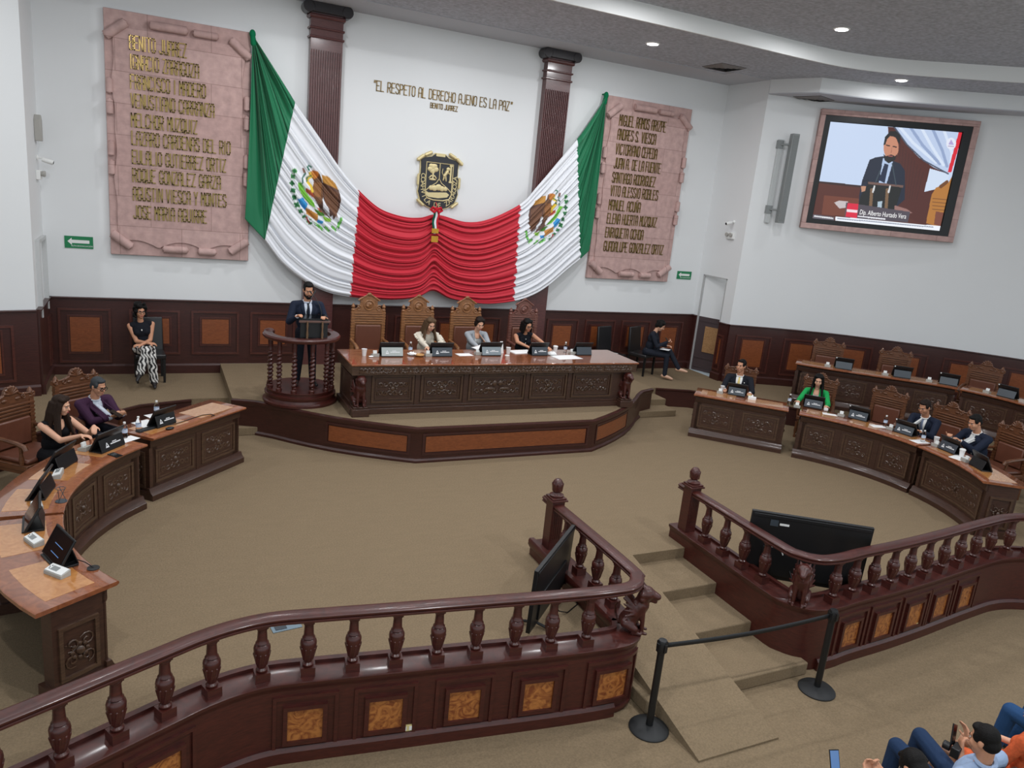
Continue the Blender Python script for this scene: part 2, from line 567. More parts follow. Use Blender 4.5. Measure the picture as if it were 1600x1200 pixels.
# ------------------------------------------------------------------ relief carving and lettering
def spiral(cx, cy, r, turns, a0, sgn, n=16):
    out = []
    for i in range(n + 1):
        k = i / n
        a = a0 + sgn * turns * 2 * PI * k
        rr = r * (1 - 0.85 * k)
        out.append((cx + rr * math.cos(a), cy + rr * math.sin(a)))
    return out
def carve(g, w, h, M, r=0.008, seed=0, mi=0, rosette=True, dens=1.0, mapper=None):
    """scrolling leaf relief in local x (width) / z (height), standing out of -y"""
    rd = random.Random(seed)
    nx = max(1, int(round(w / h * 1.6 * dens)))
    f = mapper or (lambda x, z: M @ Vector((x, 0, z)))
    def tub(pts, rr):
        g.tube([f(x, z) for x, z in pts], rr, 5, None, mi)
    for sx in (-1, 1):
        for sz in (-1, 1):
            for i in range(nx):
                cx = sx * (w / 2) * ((i + 0.55) / nx) * 0.94
                cz = sz * h * 0.24
                rad = min(w / 2 / nx * 0.55, h * 0.25)
                sg = sx * sz * (1 if i % 2 else -1)
                p = spiral(cx, cz, rad, 1.1 + rd.random() * 0.3, rd.random() * 6.28, sg, 12)
                m = len(p)
                tub(p, [r * (0.6 + 0.7 * math.sin(PI * k / (m - 1))) for k in range(m)])
                for q in range(2):
                    a = rd.random() * 6.28
                    x1 = cx + rad * 1.1 * math.cos(a); z1 = cz + rad * 1.1 * math.sin(a)
                    x1 = max(-w / 2, min(w / 2, x1)); z1 = max(-h / 2, min(h / 2, z1))
                    tub([(cx + rad * 0.6 * math.cos(a), cz + rad * 0.6 * math.sin(a)), (x1, z1)], [r * 1.1, r * 0.4])
    if rosette:
        c = f(0, 0)
        g.ell(c, (h * 0.13, 0.018, h * 0.13), None, mi, 10, 6)
        for k in range(8):
            a = k * PI / 4
            c = f(h * 0.2 * math.cos(a), h * 0.2 * math.sin(a))
            g.ell(c, (h * 0.06, 0.012, h * 0.06), None, mi, 8, 5)
A_ = {
 'A': [[(0, 0), (0, 1.65), (.25, 2), (.75, 2), (1, 1.65), (1, 0)], [(0, .85), (1, .85)]],
 'B': [[(0, 0), (0, 2), (.7, 2), (1, 1.75), (1, 1.3), (.7, 1.05), (0, 1.05)], [(.7, 1.05), (1, .8), (1, .25), (.7, 0), (0, 0)]],
 'C': [[(1, 1.6), (.75, 2), (.25, 2), (0, 1.7), (0, .3), (.25, 0), (.75, 0), (1, .4)]],
 'D': [[(0, 0), (0, 2), (.65, 2), (1, 1.65), (1, .35), (.65, 0), (0, 0)]],
 'E': [[(1, 2), (0, 2), (0, 0), (1, 0)], [(0, 1.05), (.75, 1.05)]],
 'F': [[(1, 2), (0, 2), (0, 0)], [(0, 1.05), (.75, 1.05)]],
 'G': [[(1, 1.6), (.75, 2), (.25, 2), (0, 1.7), (0, .3), (.25, 0), (.75, 0), (1, .3), (1, .9), (.55, .9)]],
 'H': [[(0, 0), (0, 2)], [(1, 0), (1, 2)], [(0, 1), (1, 1)]],
 'I': [[(.5, 0), (.5, 2)]],
 'J': [[(.9, 2), (.9, .35), (.65, 0), (.2, 0), (0, .35)]],
 'L': [[(0, 2), (0, 0), (.95, 0)]],
 'M': [[(0, 0), (0, 2), (.5, 1), (1, 2), (1, 0)]],
 'N': [[(0, 0), (0, 2), (1, 0), (1, 2)]],
 'O': [[(.25, 0), (0, .3), (0, 1.7), (.25, 2), (.75, 2), (1, 1.7), (1, .3), (.75, 0), (.25, 0)]],
 'P': [[(0, 0), (0, 2), (.7, 2), (1, 1.75), (1, 1.25), (.7, .95), (0, .95)]],
 'Q': [[(.25, 0), (0, .3), (0, 1.7), (.25, 2), (.75, 2), (1, 1.7), (1, .3), (.75, 0), (.25, 0)], [(.55, .5), (1.05, -.15)]],
 'R': [[(0, 0), (0, 2), (.7, 2), (1, 1.75), (1, 1.25), (.7, .95), (0, .95)], [(.5, .95), (1, 0)]],
 'S': [[(1, 1.65), (.75, 2), (.25, 2), (0, 1.7), (0, 1.3), (1, .75), (1, .3), (.75, 0), (.25, 0), (0, .35)]],
 'T': [[(0, 2), (1, 2)], [(.5, 0), (.5, 2)]],
 'U': [[(0, 2), (0, .3), (.25, 0), (.75, 0), (1, .3), (1, 2)]],
 'V': [[(0, 2), (.5, 0), (1, 2)]],
 'Y': [[(0, 2), (.5, 1.05), (1, 2)], [(.5, 1.05), (.5, 0)]],
 'Z': [[(0, 2), (1, 2), (0, 0), (1, 0)]],
 '.': [[(.3, 0), (.3, .2)]],
 '\u201c': [[(.25, 1.6), (.35, 2)], [(.65, 1.6), (.75, 2)]],
 '\u201d': [[(.25, 1.6), (.35, 2)], [(.65, 1.6), (.75, 2)]],
 '\u00d1': [[(0, 0), (0, 2), (1, 0), (1, 2)], [(.2, 2.3), (.8, 2.4)]],
}
def letter_line(g, text, x0, x1, z0, h, y, t=0.02, d=0.03, fn=None, mi=0):
    """tall stroke letters standing on an upright face at y; text runs x0..x1"""
    wid = lambda c: 0.5 if c == ' ' else (0.45 if c in 'I.' else (0.7 if c in '\u201c\u201d' else 1.0))
    gap = 0.42
    tot = sum(wid(c) + gap for c in text) - gap
    k = (x1 - x0) / tot
    x = x0
    for c in text:
        if c != ' ':
            off = -0.28 * k if c in 'I.' else 0.0
            for st in A_[c]:
                for (ax, az), (bx, bz) in zip(st[:-1], st[1:]):
                    p = Vector((x + off + ax * k, 0, z0 + az * h / 2)); q = Vector((x + off + bx * k, 0, z0 + bz * h / 2))
                    dv = q - p
                    L = dv.length
                    an = math.atan2(dv.z, dv.x)
                    M = TR(p.x, y, p.z) @ RY(-an)
                    if fn: M = fn(M)
                    g.box(-t / 2, L + t / 2, -d, 0, -t / 2, t / 2, M, mi)
        x += (wid(c) + gap) * k
def font_mesh(text, size, mat, name, parent, M, extrude=0.001, align='LEFT'):
    cu = bpy.data.curves.new(name, 'FONT')
    cu.body = text; cu.size = size; cu.extrude = extrude; cu.align_x = align; cu.resolution_u = 3
    o = bpy.data.objects.new(name + '_tmp', cu)
    C.objects.link(o)
    dg = bpy.context.evaluated_depsgraph_get()
    me = bpy.data.meshes.new_from_object(o.evaluated_get(dg))
    bpy.data.objects.remove(o)
    me.transform(M)
    me.materials.clear(); me.materials.append(mat)
    r = bpy.data.objects.new(name, me)
    C.objects.link(r)
    if parent is not None: r.parent = parent
    return r
def inside(poly, X, Y):
    r = np.zeros(X.shape, bool)
    n = len(poly)
    j = n - 1
    for i in range(n):
        xi, yi = poly[i]; xj, yj = poly[j]
        if yi != yj:
            c = ((yi > Y) != (yj > Y)) & (X < (xj - xi) * (Y - yi) / (yj - yi) + xi)
            r ^= c
        j = i
    return r
def near_line(pts, X, Y, w):
    r = np.zeros(X.shape, bool)
    for (ax, ay), (bx, by) in zip(pts[:-1], pts[1:]):
        dx, dy = bx - ax, by - ay
        L2 = dx * dx + dy * dy + 1e-9
        t = np.clip(((X - ax) * dx + (Y - ay) * dy) / L2, 0, 1)
        r |= (X - ax - t * dx) ** 2 + (Y - ay - t * dy) ** 2 < w * w
    return r
def color_layer(me, cols):
    a = me.color_attributes.new('Col', 'FLOAT_COLOR', 'POINT')
    a.data.foreach_set('color', np.ascontiguousarray(cols, dtype=np.float32).ravel())
def remesh(g, name, mat, voxel=0.008, smooth=4, parent=None):
    """melt overlapping limbs into one continuous skin"""
    me = g.mesh(name + '_raw', mat)
    o = bpy.data.objects.new(name + '_raw', me)
    C.objects.link(o)
    r = o.modifiers.new('r', 'REMESH'); r.mode = 'VOXEL'; r.voxel_size = voxel
    if smooth:
        sm = o.modifiers.new('s', 'SMOOTH'); sm.factor = 0.5; sm.iterations = smooth
    dg = bpy.context.evaluated_depsgraph_get()
    out = bpy.data.meshes.new_from_object(o.evaluated_get(dg))
    bpy.data.objects.remove(o)
    out.materials.clear(); out.materials.append(mat)
    out.polygons.foreach_set('use_smooth', [True] * len(out.polygons))
    out.name = name
    r = bpy.data.objects.new(name, out)
    C.objects.link(r)
    if parent is not None: r.parent = parent
    return r

# ------------------------------------------------------------------ the setting
PUB = -0.54       # public floor
PLAT = 0.381      # side platforms
DAIS = 0.548
ARC_R = [(6.5, -1.27), (7.6, -1.62), (8.7, -2.12), (9.5, -2.70), (10.25, -3.33), (10.9, -4.0), (11.5, -4.75), (12.0, -5.6), (12.35, -6.6), (12.5, -7.8)]
mir = lambda pts: [(-x, y) for x, y in pts]
wall_arc_right = Path(ARC_R, 4)
wall_arc_left = Path(mir(ARC_R)[::-1], 4)
back_path = Path([(-6.5, 0), (6.5, 0)])
ret_left = Path([(-6.5, -1.27), (-6.5, 0)])
def wall(name, path, s0=None, s1=None, z0=-0.6, z1=7.05):
    g = G()
    g.psweep(path, [(-0.14, z0), (0, z0), (0, z1), (-0.14, z1)], s0, s1, 0.6)
    return struct(g.build(name, WALL))
wall('wall_back', Path([(-6.64, 0), (6.64, 0)]))
wall('wall_left', wall_arc_left)
wall('wall_right', wall_arc_right)
wall('wall_left_return', ret_left)
# right return with its doorway: the path runs from the back corner (s = 0) towards the room
ret_right = Path([(6.5, 0), (6.5, -1.27)])
D0, D1, DTOP = 0.17, 0.96, 2.62
g = G()
for s0, s1, z0, z1 in ((0, D0, -0.6, 7.05), (D1, 1.27, -0.6, 7.05), (D0, D1, DTOP, 7.05), (D0, D1, -0.6, PLAT)):
    g.psweep(ret_right, [(-0.14, z0), (0, z0), (0, z1), (-0.14, z1)], s0, s1, 2)
struct(g.build('wall_right_return', WALL))
# the little corridor behind the door
g = G()
g.box(7.32, 7.4, -1.2, 0.1, PLAT - 0.1, 2.9)
g.box(6.64, 7.4, 0.02, 0.1, PLAT - 0.1, 2.9)
g.box(6.64, 7.4, -1.2, 0.1, 2.82, 2.9)
struct(g.build('wall_corridor', WALL))
g = G()
g.box(6.5, 7.4, -1.0, 0.02, PLAT - 0.1, PLAT + 0.004)
struct(g.build('floor_corridor', plain('pale_corridor_tile', lin(206, 220, 226), 0.35, var=0.02)))

# door: hinged at its back edge, pushed open into the corridor
door = thing('door_1', None, None, (6.535, -0.19, PLAT + 0.01), -PI / 2 + math.radians(24))
struct(door)
g = G(); g.box(0, 0.74, 0, 0.04, 1.27, 2.2)
g.build('door_panel', WALL, door)
g = G(); g.box(0, 0.74, -0.004, 0.044, 0, 1.27)
for z in (0.08, 0.30, 1.16):
    g.box(0.02, 0.72, -0.018, 0, z, z + 0.03)
g.build('door_wainscot', plain('grey_brown_wood', lin(74, 62, 64), 0.4, coat=0.2), door)
g = G(); g.box(0.2, 0.54, -0.022, 0, 0.46, 1.06)
g.build('door_inlay', wood('pale_burl', lin(150, 112, 74), lin(178, 138, 96), 0.4, 0.2, scale=(5, 5, 9)), door)
g = G(); g.tube([(0.69, -0.02, 1.0), (0.69, -0.06, 1.0), (0.6, -0.06, 1.0)], 0.01, 8)
g.build('door_handle', MIDGREY, door)
g = G()
g.box(6.49, 6.53, -0.19, -0.165, PLAT, DTOP); g.box(6.49, 6.53, -0.97, -0.945, PLAT, DTOP); g.box(6.49, 6.53, -0.97, -0.165, DTOP - 0.02, DTOP + 0.01)
struct(g.build('trim_1', plain('pale_grey_jamb', lin(176, 176, 176), 0.6)))

g = G()
for y0, y1, z0, z1 in ((-1.0, -0.95, 1.5, 2.6), (-0.22, -0.17, 1.5, 2.6), (-1.0, -0.17, 2.6, 2.65)):
    g.box(-6.5, -6.44, y0, y1, z0, z1)
struct(g.build('door_2', plain('door_casing_white', lin(196, 198, 198), 0.6)))
l_ = bpy.data.lights.new('corridor_fill_lamp', 'POINT'); l_.energy = 9; l_.shadow_soft_size = 0.12  # unseen lamp, added to brighten the corridor floor
o_ = bpy.data.objects.new('corridor_fill_lamp', l_); C.objects.link(o_); o_.location = (7.08, -0.35, 2.6)

# wainscots
def wainscot(name, path, z0, panels, s0=None, s1=None, top=1.67, with_base=True):
    root = thing(name, None, None); struct(root)
    g = G()
    n = 0.045
    g.psweep(path, [(0.0, z0), (n, z0), (n, top - 0.03), (n + 0.03, top - 0.02), (n + 0.03, top), (0.0, top)], s0, s1, 0.4)
    if with_base:
        g.psweep(path, [(n, z0), (n + 0.03, z0), (n + 0.03, z0 + 0.14), (n, z0 + 0.17)], s0, s1, 0.4)
    g.build('wainscot_board', DARKWOOD, root)
    for (a, b, za, zb, w, h) in panels:
        g = G()
        g.pframe(path, a, b, za, zb, n, 0.035, 0.022, 0.3)
        c = (a + b) / 2; cz = (za + zb) / 2 + 0.02
        g.pframe(path, c - w / 2 - 0.035, c + w / 2 + 0.035, cz - h / 2 - 0.035, cz + h / 2 + 0.035, n, 0.025, 0.016, 0.3)
        g.build('panel_molding', MOLDWOOD, root)
        g = G()
        g.pbox(path, c - w / 2, c + w / 2, n, n + 0.008, cz - h / 2, cz + h / 2, 0.3)
        g.build('veneer_inlay', ORANGE, root)
    return root
pb = []
for cx in (-4.93, -3.97, -3.0, -1.2, -0.4, 0.4, 1.2, 3.0, 3.95, 4.9):
    pb.append((cx + 6.5 - 0.39, cx + 6.5 + 0.39, 0.72, 1.49, 0.44, 0.44) if abs(cx) > 2 else (cx + 6.5 - 0.33, cx + 6.5 + 0.33, 0.72, 1.49, 0.36, 0.44))
for cx in (-5.97, 5.83):
    pb.append((cx + 6.5 - 0.38, cx + 6.5 + 0.38, 0.58, 1.49, 0.43, 0.58))
wainscot('trim_2', back_path, PLAT, pb)
wainscot('trim_3', ret_left, PLAT, [(0.9, 1.15, 0.6, 1.4, 0.05, 0.55)])
wainscot('trim_4', ret_right, PLAT, [(1.0, 1.22, 0.6, 1.4, 0.05, 0.55)], D1 + 0.02, 1.27)
wainscot('trim_5', ret_right, PLAT, [], 0, D0)
def arc_panels(path, first, n, step, sign=1):
    out = []
    for k in range(n):
        c = first + k * step
        if sign < 0: c = path.L - c
        out.append((c - 0.42, c + 0.42, 0.62, 1.46, 0.5, 0.6))
    return out
wainscot('trim_6', wall_arc_right, PLAT, arc_panels(wall_arc_right, 0.6, 8, 1.13))
wainscot('trim_7', wall_arc_left, PLAT, arc_panels(wall_arc_left, 0.72, 8, 1.13, -1))

# ceilings
FAS_R = [(0, -3.33), (3.1, -3.33), (5.4, -3.28), (6.38, -3.36), (7.23, -3.68), (8.1, -4.25), (8.98, -4.9), (9.8, -5.7), (10.4, -6.7), (10.7, -8.0), (10.8, -17)]
fas = Path(mir(FAS_R)[::-1] + FAS_R[1:], 6)
g = G()
poly = [(-15, -17), (-15, 0.6), (15, 0.6), (15, -17)] + [tuple(p) for p in fas.P[::-1]]
g.prism(poly, CEIL, TRAY + 0.12)
struct(g.build('ceiling', POPCORN, smooth=False))
g = G(); g.psweep(fas, [(-0.02, CEIL - 0.01), (0.02, CEIL - 0.01), (0.02, TRAY + 0.02), (-0.02, TRAY + 0.02)], None, None, 0.5)
struct(g.build('trim_8', plain('white_fascia', lin(232, 233, 232), 0.7, var=0.01)))
g = G(); g.box(-15, 15, -17, -2.9, TRAY, TRAY + 0.1)
struct(g.build('ceiling_raised', POPCORN))
g = G()
bp_ = Path([(-6.5, -1.25), (-6.5, 0), (6.5, 0), (6.5, -1.25)])
g.psweep(bp_, [(0, CEIL - 0.012), (0.95, CEIL - 0.012), (0.95, CEIL + 0.01), (0, CEIL + 0.01)], None, None, 3)
struct(g.build('ceiling_border', SMOOTH_CEIL, smooth=False))
box_front = [(6.505, -1.262), (6.66, -1.75), (6.86, -2.28), (7.97, -2.70), (9.1, -3.38), (10.22, -4.13), (11.1, -4.85), (11.9, -5.9)]
poly = box_front + [tuple(p) for p in wall_arc_right.P[::-1] if p[0] < 12.1]
g = G(); g.prism(poly, 6.475, CEIL)
struct(g.build('trim_9', WALL, smooth=False))
g = G(); g.prism(poly, 6.455, 6.475)
struct(g.build('ceiling_soffit', SMOOTH_CEIL, smooth=False))

# floors
RP_PTS = [(0.93, -7.1), (0.92, -8.7), (0.97, -9.0), (1.13, -9.15), (1.4, -9.17), (1.7, -9.14), (2.3, -9.11), (3.0, -9.05), (3.7, -8.97), (4.2, -8.92), (4.5, -8.9), (4.8, -8.93), (5.1, -9.03), (5.5, -9.22), (6.2, -9.55), (7.0, -9.95)]
LP_PTS = [(-0.97, -7.1), (-0.97, -8.72), (-1.02, -8.97), (-1.15, -9.09), (-1.4, -9.1), (-1.9, -9.05), (-2.6, -8.96), (-3.3, -8.87), (-3.9, -8.79), (-4.2, -8.76), (-4.45, -8.79), (-4.7, -8.87), (-4.95, -8.99), (-5.54, -9.28), (-6.2, -9.6), (-7.0, -10.0)]
RP = Path(RP_PTS, 4)
LP = Path(LP_PTS[::-1], 4)       # travelling left to right so that its right-hand side faces the public
RP_r = RP
poly = [(-13, 0.5), (13, 0.5), (13, -9.95)] + [tuple(p) for p in RP.P[::-1] if p[1] < -7.43] + [(0.93, -7.43), (-0.97, -7.43)] + [tuple(p) for p in LP.P[::-1] if p[1] < -7.43] + [(-13, -10.0)]
g = G(); g.prism(poly, PUB - 0.05, 0.0)
struct(g.build('floor', CARPET, smooth=False))
g = G(); g.box(-14, 14, -18, -7.0, PUB - 0.1, PUB)
struct(g.build('floor_public', CARPET))
g = G()
for k, (y0, z) in enumerate(((-8.06, -0.13), (-8.67, -0.265), (-9.30, -0.40))):
    g.box(-0.95, 0.92, y0, -7.4, PUB, z)
g.box(0.9, 1.06, -9.30, -8.9, PUB, -0.40)
struct(g.build('floor_aisle_steps', CARPET, bevel=0.012))
PE_R = [(3.3, -1.69), (4.45, -1.69), (5.16, -1.91), (5.75, -2.45), (8.0, -4.7), (8.42, -5.4), (8.55, -6.5), (8.4, -7.6), (8.1, -8.4)]
wl = [tuple(p) for p in wall_arc_right.P]
poly = mir(PE_R)[::-1] + PE_R + wl[::-1] + [(6.5, 0.0), (-6.5, 0.0)] + mir(wl)
g = G(); g.prism(poly, 0.0, PLAT)
struct(g.build('floor_platform', CARPET, smooth=False))
for nm, pts, sg in (('trim_10', PE_R[1:], 1), ('trim_11', mir(PE_R[1:])[::-1], 1)):
    p = Path(pts)
    g = G()
    g.psweep(p, [(0, 0.0), (0.03, 0.0), (0.03, PLAT - 0.05), (0.05, PLAT - 0.03), (0.05, PLAT - 0.004), (0, PLAT - 0.004)], None, None, 1)
    struct(g.build(nm, DARKWOOD))
# dais
DE_R = [(1.50, -4.03), (1.86, -3.83), (2.2, -3.62), (2.55, -3.37), (2.86, -3.10), (3.1, -2.86), (3.3, -2.64), (3.55, -2.42), (3.89, -2.28), (3.89, 0.0)]
DE = mir(DE_R)[::-1] + DE_R
g = G(); g.prism(DE, 0.02, DAIS)
struct(g.build('floor_dais', CARPET, smooth=False))
dp = Path(DE[1:-1])
g = G()
g.psweep(dp, [(0, 0.0), (0.055, 0.0), (0.055, 0.035), (0.03, 0.06), (0.03, 0.44), (0.045, 0.47), (0.06, 0.5), (0.06, DAIS - 0.015), (0.02, DAIS - 0.006), (0, DAIS - 0.006)], 0, dp.L, 1)
dt = struct(g.build('trim_12', DARKWOOD))
c0 = dp.near(-1.35, -4.03); c1 = dp.near(1.35, -4.03)
segs = [(c0, c1)]
for sx in (-1, 1):
    a = dp.near(sx * 1.62, -3.96); b = dp.near(sx * 2.62, -3.32)
    segs.append((min(a, b), max(a, b)))
for a, b in segs:
    g = G(); g.pframe(dp, a - 0.05, b + 0.05, 0.11, 0.45, 0.03, 0.035, 0.014, 0.3)
    g.build('panel_molding', DARKWOOD, dt)
    g = G(); g.pbox(dp, a, b, 0.03, 0.036, 0.16, 0.40, 0.3)
    g.build('veneer_inlay', ORANGE, dt)
# side steps up to the platform
for sx, nm in ((1, 'floor_side_steps'), (-1, 'floor_side_steps_left')):
    g = G()
    for y0, z in ((-2.47, 0.127), (-2.10, 0.254)):
        x0, x1 = sorted((sx * 2.9, sx * 4.43))
        g.box(x0, x1, y0, -1.6, 0, z)
    struct(g.build(nm, CARPET, bevel=0.01))
# the carpeted ramp laid over the aisle steps
g = G()
prof = [(-7.50, 0.004), (-7.42, 0.006), (-9.93, PUB + 0.012), (-9.93, PUB), (-9.2, PUB + 0.0)]
vs = []
for x in (-0.86, 0.04):
    vs += [(x, -7.50, 0.001), (x, -7.46, 0.035), (x, -9.96, PUB + 0.02), (x, -9.96, PUB + 0.001), (x, -9.31, PUB + 0.001), (x, -9.31, -0.40 + 0.001), (x, -8.68, -0.40 + 0.001), (x, -8.68, -0.264), (x, -8.07, -0.264), (x, -8.07, -0.129), (x, -7.44, -0.129), (x, -7.44, 0.001)]
m = 12
fs = [tuple(range(m - 1, -1, -1)), tuple(range(m, 2 * m))] + [(k, (k + 1) % m, m + (k + 1) % m, m + k) for k in range(m)]
g.add(vs, fs)
ro = g.build('ramp', CARPET, smooth=False)
tag(ro, 'carpeted wheelchair ramp laid over the left half of the aisle steps', 'ramp')

# ceiling fittings
def downlight(x, y, z, label):
    t = thing('ceiling_downlight', label, 'ceiling light', (x, y, z), 0, 'recessed ceiling downlights')
    g = G(); g.lathe([(0.10, -0.012), (0.125, -0.008), (0.13, 0.0)], 24); g.build('trim_ring', WHITE, t)
    g = G(); g.lathe([(0.095, -0.018), (0.098, -0.0125)], 24); g.build('diffuser', LAMPM, t)
    return t
vis = {0: 'lit ceiling downlight above the wall-mounted screen', 5: 'lit ceiling downlight in the raised grey ceiling, highest in view',
       1: 'lit small downlight near the top of the right fluted pillar'}
for i, (x, y, up, k) in enumerate(DOWNLIGHTS):
    if i in vis:
        downlight(x, y, TRAY if up else CEIL, vis[i])
def vent(x, y, z, rz, label):
    t = thing('ceiling_vent', label, 'air vent', (x, y, z), rz, 'ceiling air vents')
    g = G()
    for k in range(4):
        s = 0.3 - k * 0.075; h = 0.006 + k * 0.004
        for a in range(4):
            M = RZ(a * PI / 2)
            g.add([(-s, -s, -0.006), (s, -s, -0.006), (s - 0.05, -s + 0.05, -0.03), (-s + 0.05, -s + 0.05, -0.03)], [(0, 1, 2, 3)], M)
    g.build('louvre', plain('vent_grey', lin(128, 124, 122), 0.6), t, smooth=False)
    g = G(); g.box(-0.3, 0.3, -0.3, 0.3, -0.005, 0); g.build('frame', plain('vent_dark', lin(60, 58, 58), 0.7), t)
    return t
vent(5.1, -1.48, CEIL, 0, 'square ceiling air vent by the corner of the back wall')
vent(7.3, -1.72, 6.455, 0.3, 'square air vent under the soffit left of the wall screen')

# ------------------------------------------------------------------ stone tablets with raised names
LEFT_NAMES = [('BENITO JUAREZ', -4.41), ('IGNACIO ZARAGOZA', -4.23), ('FRANCISCO I MADERO', -4.13), ('VENUSTIANO CARRANZA', -4.0), ('MELCHOR MUZQUIZ', -4.26),
              ('LAZARO CARDENAS DEL RIO', -3.75), ('EULALIO GUTIERREZ ORTIZ', -3.82), ('ROQUE GONZALEZ GARZA', -3.9), ('AGUSTIN VIESCA Y MONTES', -3.81), ('JOSE MARIA AGUIRRE', -4.12)]
RIGHT_NAMES = [('MIGUEL RAMOS ARIZPE', 4.91), ('ANDRES S. VIESCA', 4.70), ('VICTORIANO CEPEDA', 4.78), ('JUAN A. DE LA FUENTE', 4.92), ('SANTIAGO RODRIGUEZ', 4.83),
               ('VITO ALESSIO ROBLES', 4.95), ('MANUEL ACU\u00d1A', 4.54), ('ELENA HUERTA MUZQUIZ', 5.01), ('ENRIQUETA OCHOA', 4.71), ('GUADALUPE GONZALEZ ORTIZ', 5.29)]
LZ = [5.645, 5.37, 5.08, 4.80, 4.51, 4.24, 3.95, 3.67, 3.38, 3.09]
def roll(g, p, q, r, seed=0):
    """a curled parchment roll: a cylinder with a spiral lip at each end"""
    p = Vector(p); q = Vector(q)
    g.tube([p, q], r, 14)
    d = (q - p).normalized()
    for e, s in ((p, -1), (q, 1)):
        g.tube([e, e + d * s * 0.012], r * 0.62, 12)
        g.tube([e, e + d * s * 0.02], r * 0.3, 10)
def tablet(cx, names, mat_letter, label, xstart):
    t = thing('stone_tablet', label, 'stone tablet', (cx, -0.004, 2.398))
    w, h = 2.12, 3.70
    g = G(); g.box(-w / 2, w / 2, -0.075, 0, 0, h)
    g.build('backing_slab', STONE, t, bevel=0.008)
    # parchment sheet with wavy sides and scalloped foot
    L = []; n = 40
    for k in range(n + 1):
        z = 0.28 + (h - 0.52) * k / n
        L.append((-w / 2 + 0.11 + 0.018 * math.sin(z * 4.2) + 0.012 * math.sin(z * 9), z))
    Rr = []
    for k in range(n + 1):
        z = h - 0.24 - (h - 0.52) * k / n
        Rr.append((w / 2 - 0.11 + 0.018 * math.sin(z * 3.9 + 1) + 0.012 * math.sin(z * 8), z))
    bot = []
    for k in range(1, 40):
        x = w / 2 - 0.12 - (w - 0.24) * k / 40
        ph = (x + w / 2) / w * 3.0
        bot.append((x, 0.17 + 0.075 * abs(math.sin(PI * ph)) ** 0.7 - 0.05 * (1 - abs(math.sin(PI * ph))) ))
    g = G(); g.prism(L + Rr + bot, 0, 0.03, TR(0, -0.075, 0) @ FRONT)
    g.build('parchment_sheet', STONE, t, bevel=0.006)
    y = -0.115
    def curl(p, q, r):
        g = G(); roll(g, p, q, r); g.build('scroll_curl', STONE, t)
    for sx in (-1, 1):
        curl((sx * (w / 2 - 0.02), y, h - 0.40), (sx * (w / 2 - 0.30), y, h - 0.17), 0.07)
        curl((sx * (w / 2 - 0.03), y, 0.34), (sx * (w / 2 - 0.30), y, 0.14), 0.07)
        for za in (1.36, 1.65, 2.27, 2.58):
            curl((sx * (w / 2 - 0.05), y, za - 0.09), (sx * (w / 2 - 0.05), y, za + 0.11), 0.05)
    curl((-0.42, y, h - 0.15), (0.1, y, h - 0.15), 0.065)
    curl((0.2, y, h - 0.16), (0.55, y, h - 0.16), 0.055)
    curl((-0.28, y, 0.13), (0.08, y, 0.13), 0.06)
    curl((0.26, y, 0.12), (0.52, y, 0.12), 0.06)
    for (txt, xe), z in zip(names, LZ):
        g = G()
        letter_line(g, txt, xstart - cx, xe - cx, z - 0.09 - 2.398, 0.20, -0.105, 0.017, 0.014)
        g.build('raised_name', mat_letter, t, smooth=False)
    return t
tablet(-4.50, LEFT_NAMES, BRASS, 'pink stone tablet with ten gilded names left of the flag', -5.21)
tablet(4.50, RIGHT_NAMES, DIMBRASS, 'pink stone tablet with ten brass names in an unlit tone right of the flag', 3.75)

q = thing('wall_inscription', 'raised brass motto in two lines on the white wall above the coat of arms', 'lettering', (0, 0, 5.4))
g = G(); letter_line(g, '\u201cEL RESPETO AL DERECHO AJENO ES LA PAZ\u201d', -1.36, 1.36, 5.515 - 5.4, 0.165, 0, 0.014, 0.014)
g.build('motto_line', DIMBRASS, q, smooth=False)
g = G(); letter_line(g, 'BENITO JUAREZ', -0.28, 0.25, 5.365 - 5.4, 0.085, 0, 0.011, 0.012)
g.build('author_line', DIMBRASS, q, smooth=False)

# ------------------------------------------------------------------ fluted pillars
def pillar(cx, z0, label):
    t = thing('fluted_pillar', label, 'pillar', (cx, 0, z0), 0, 'fluted wooden pillars')
    H = CEIL - z0
    g = G()
    g.box(-0.27, 0.27, -0.16, 0, 0, H)
    nz0, nz1 = 1.9, 6.0 - z0
    for k in range(13):
        x = -0.24 + 0.48 * k / 12
        M = TR(x, -0.16, 0)
        g.prism([(-0.012, 0), (-0.010, -0.026), (0.010, -0.026), (0.012, 0)], nz0, nz1, M)
    g.build('shaft', PILLARWOOD, t, bevel=0.004)
    g = G()
    for z, r in ((6.52, 0.035), (6.34, 0.018), (6.20, 0.018)):
        zz = z - z0
        g.tube([(-0.285, 0, zz), (-0.285, -0.175, zz), (0.285, -0.175, zz), (0.285, 0, zz)], r, 8)
    g.build('ring_molding', PILLARWOOD, t)
    g = G()
    for sx in (-1, 1):
        g.tube([(sx * 0.32, 0, H - 0.10), (sx * 0.32, -0.26, H - 0.10)], 0.095, 14)
    g.box(-0.33, 0.33, -0.25, 0, H - 0.17, H - 0.002)
    g.build('capital', plain('blackened_wood', lin(38, 34, 38), 0.35, coat=0.3, var=0.15) if 'blackened_wood' not in MATS else MATS['blackened_wood'], t, bevel=0.01)
    return t
pillar(-2.23, DAIS, 'tall fluted dark red pillar behind the man at the lectern')
pillar(2.23, DAIS, 'tall fluted dark red pillar on the right, beside the right-hand tablet')

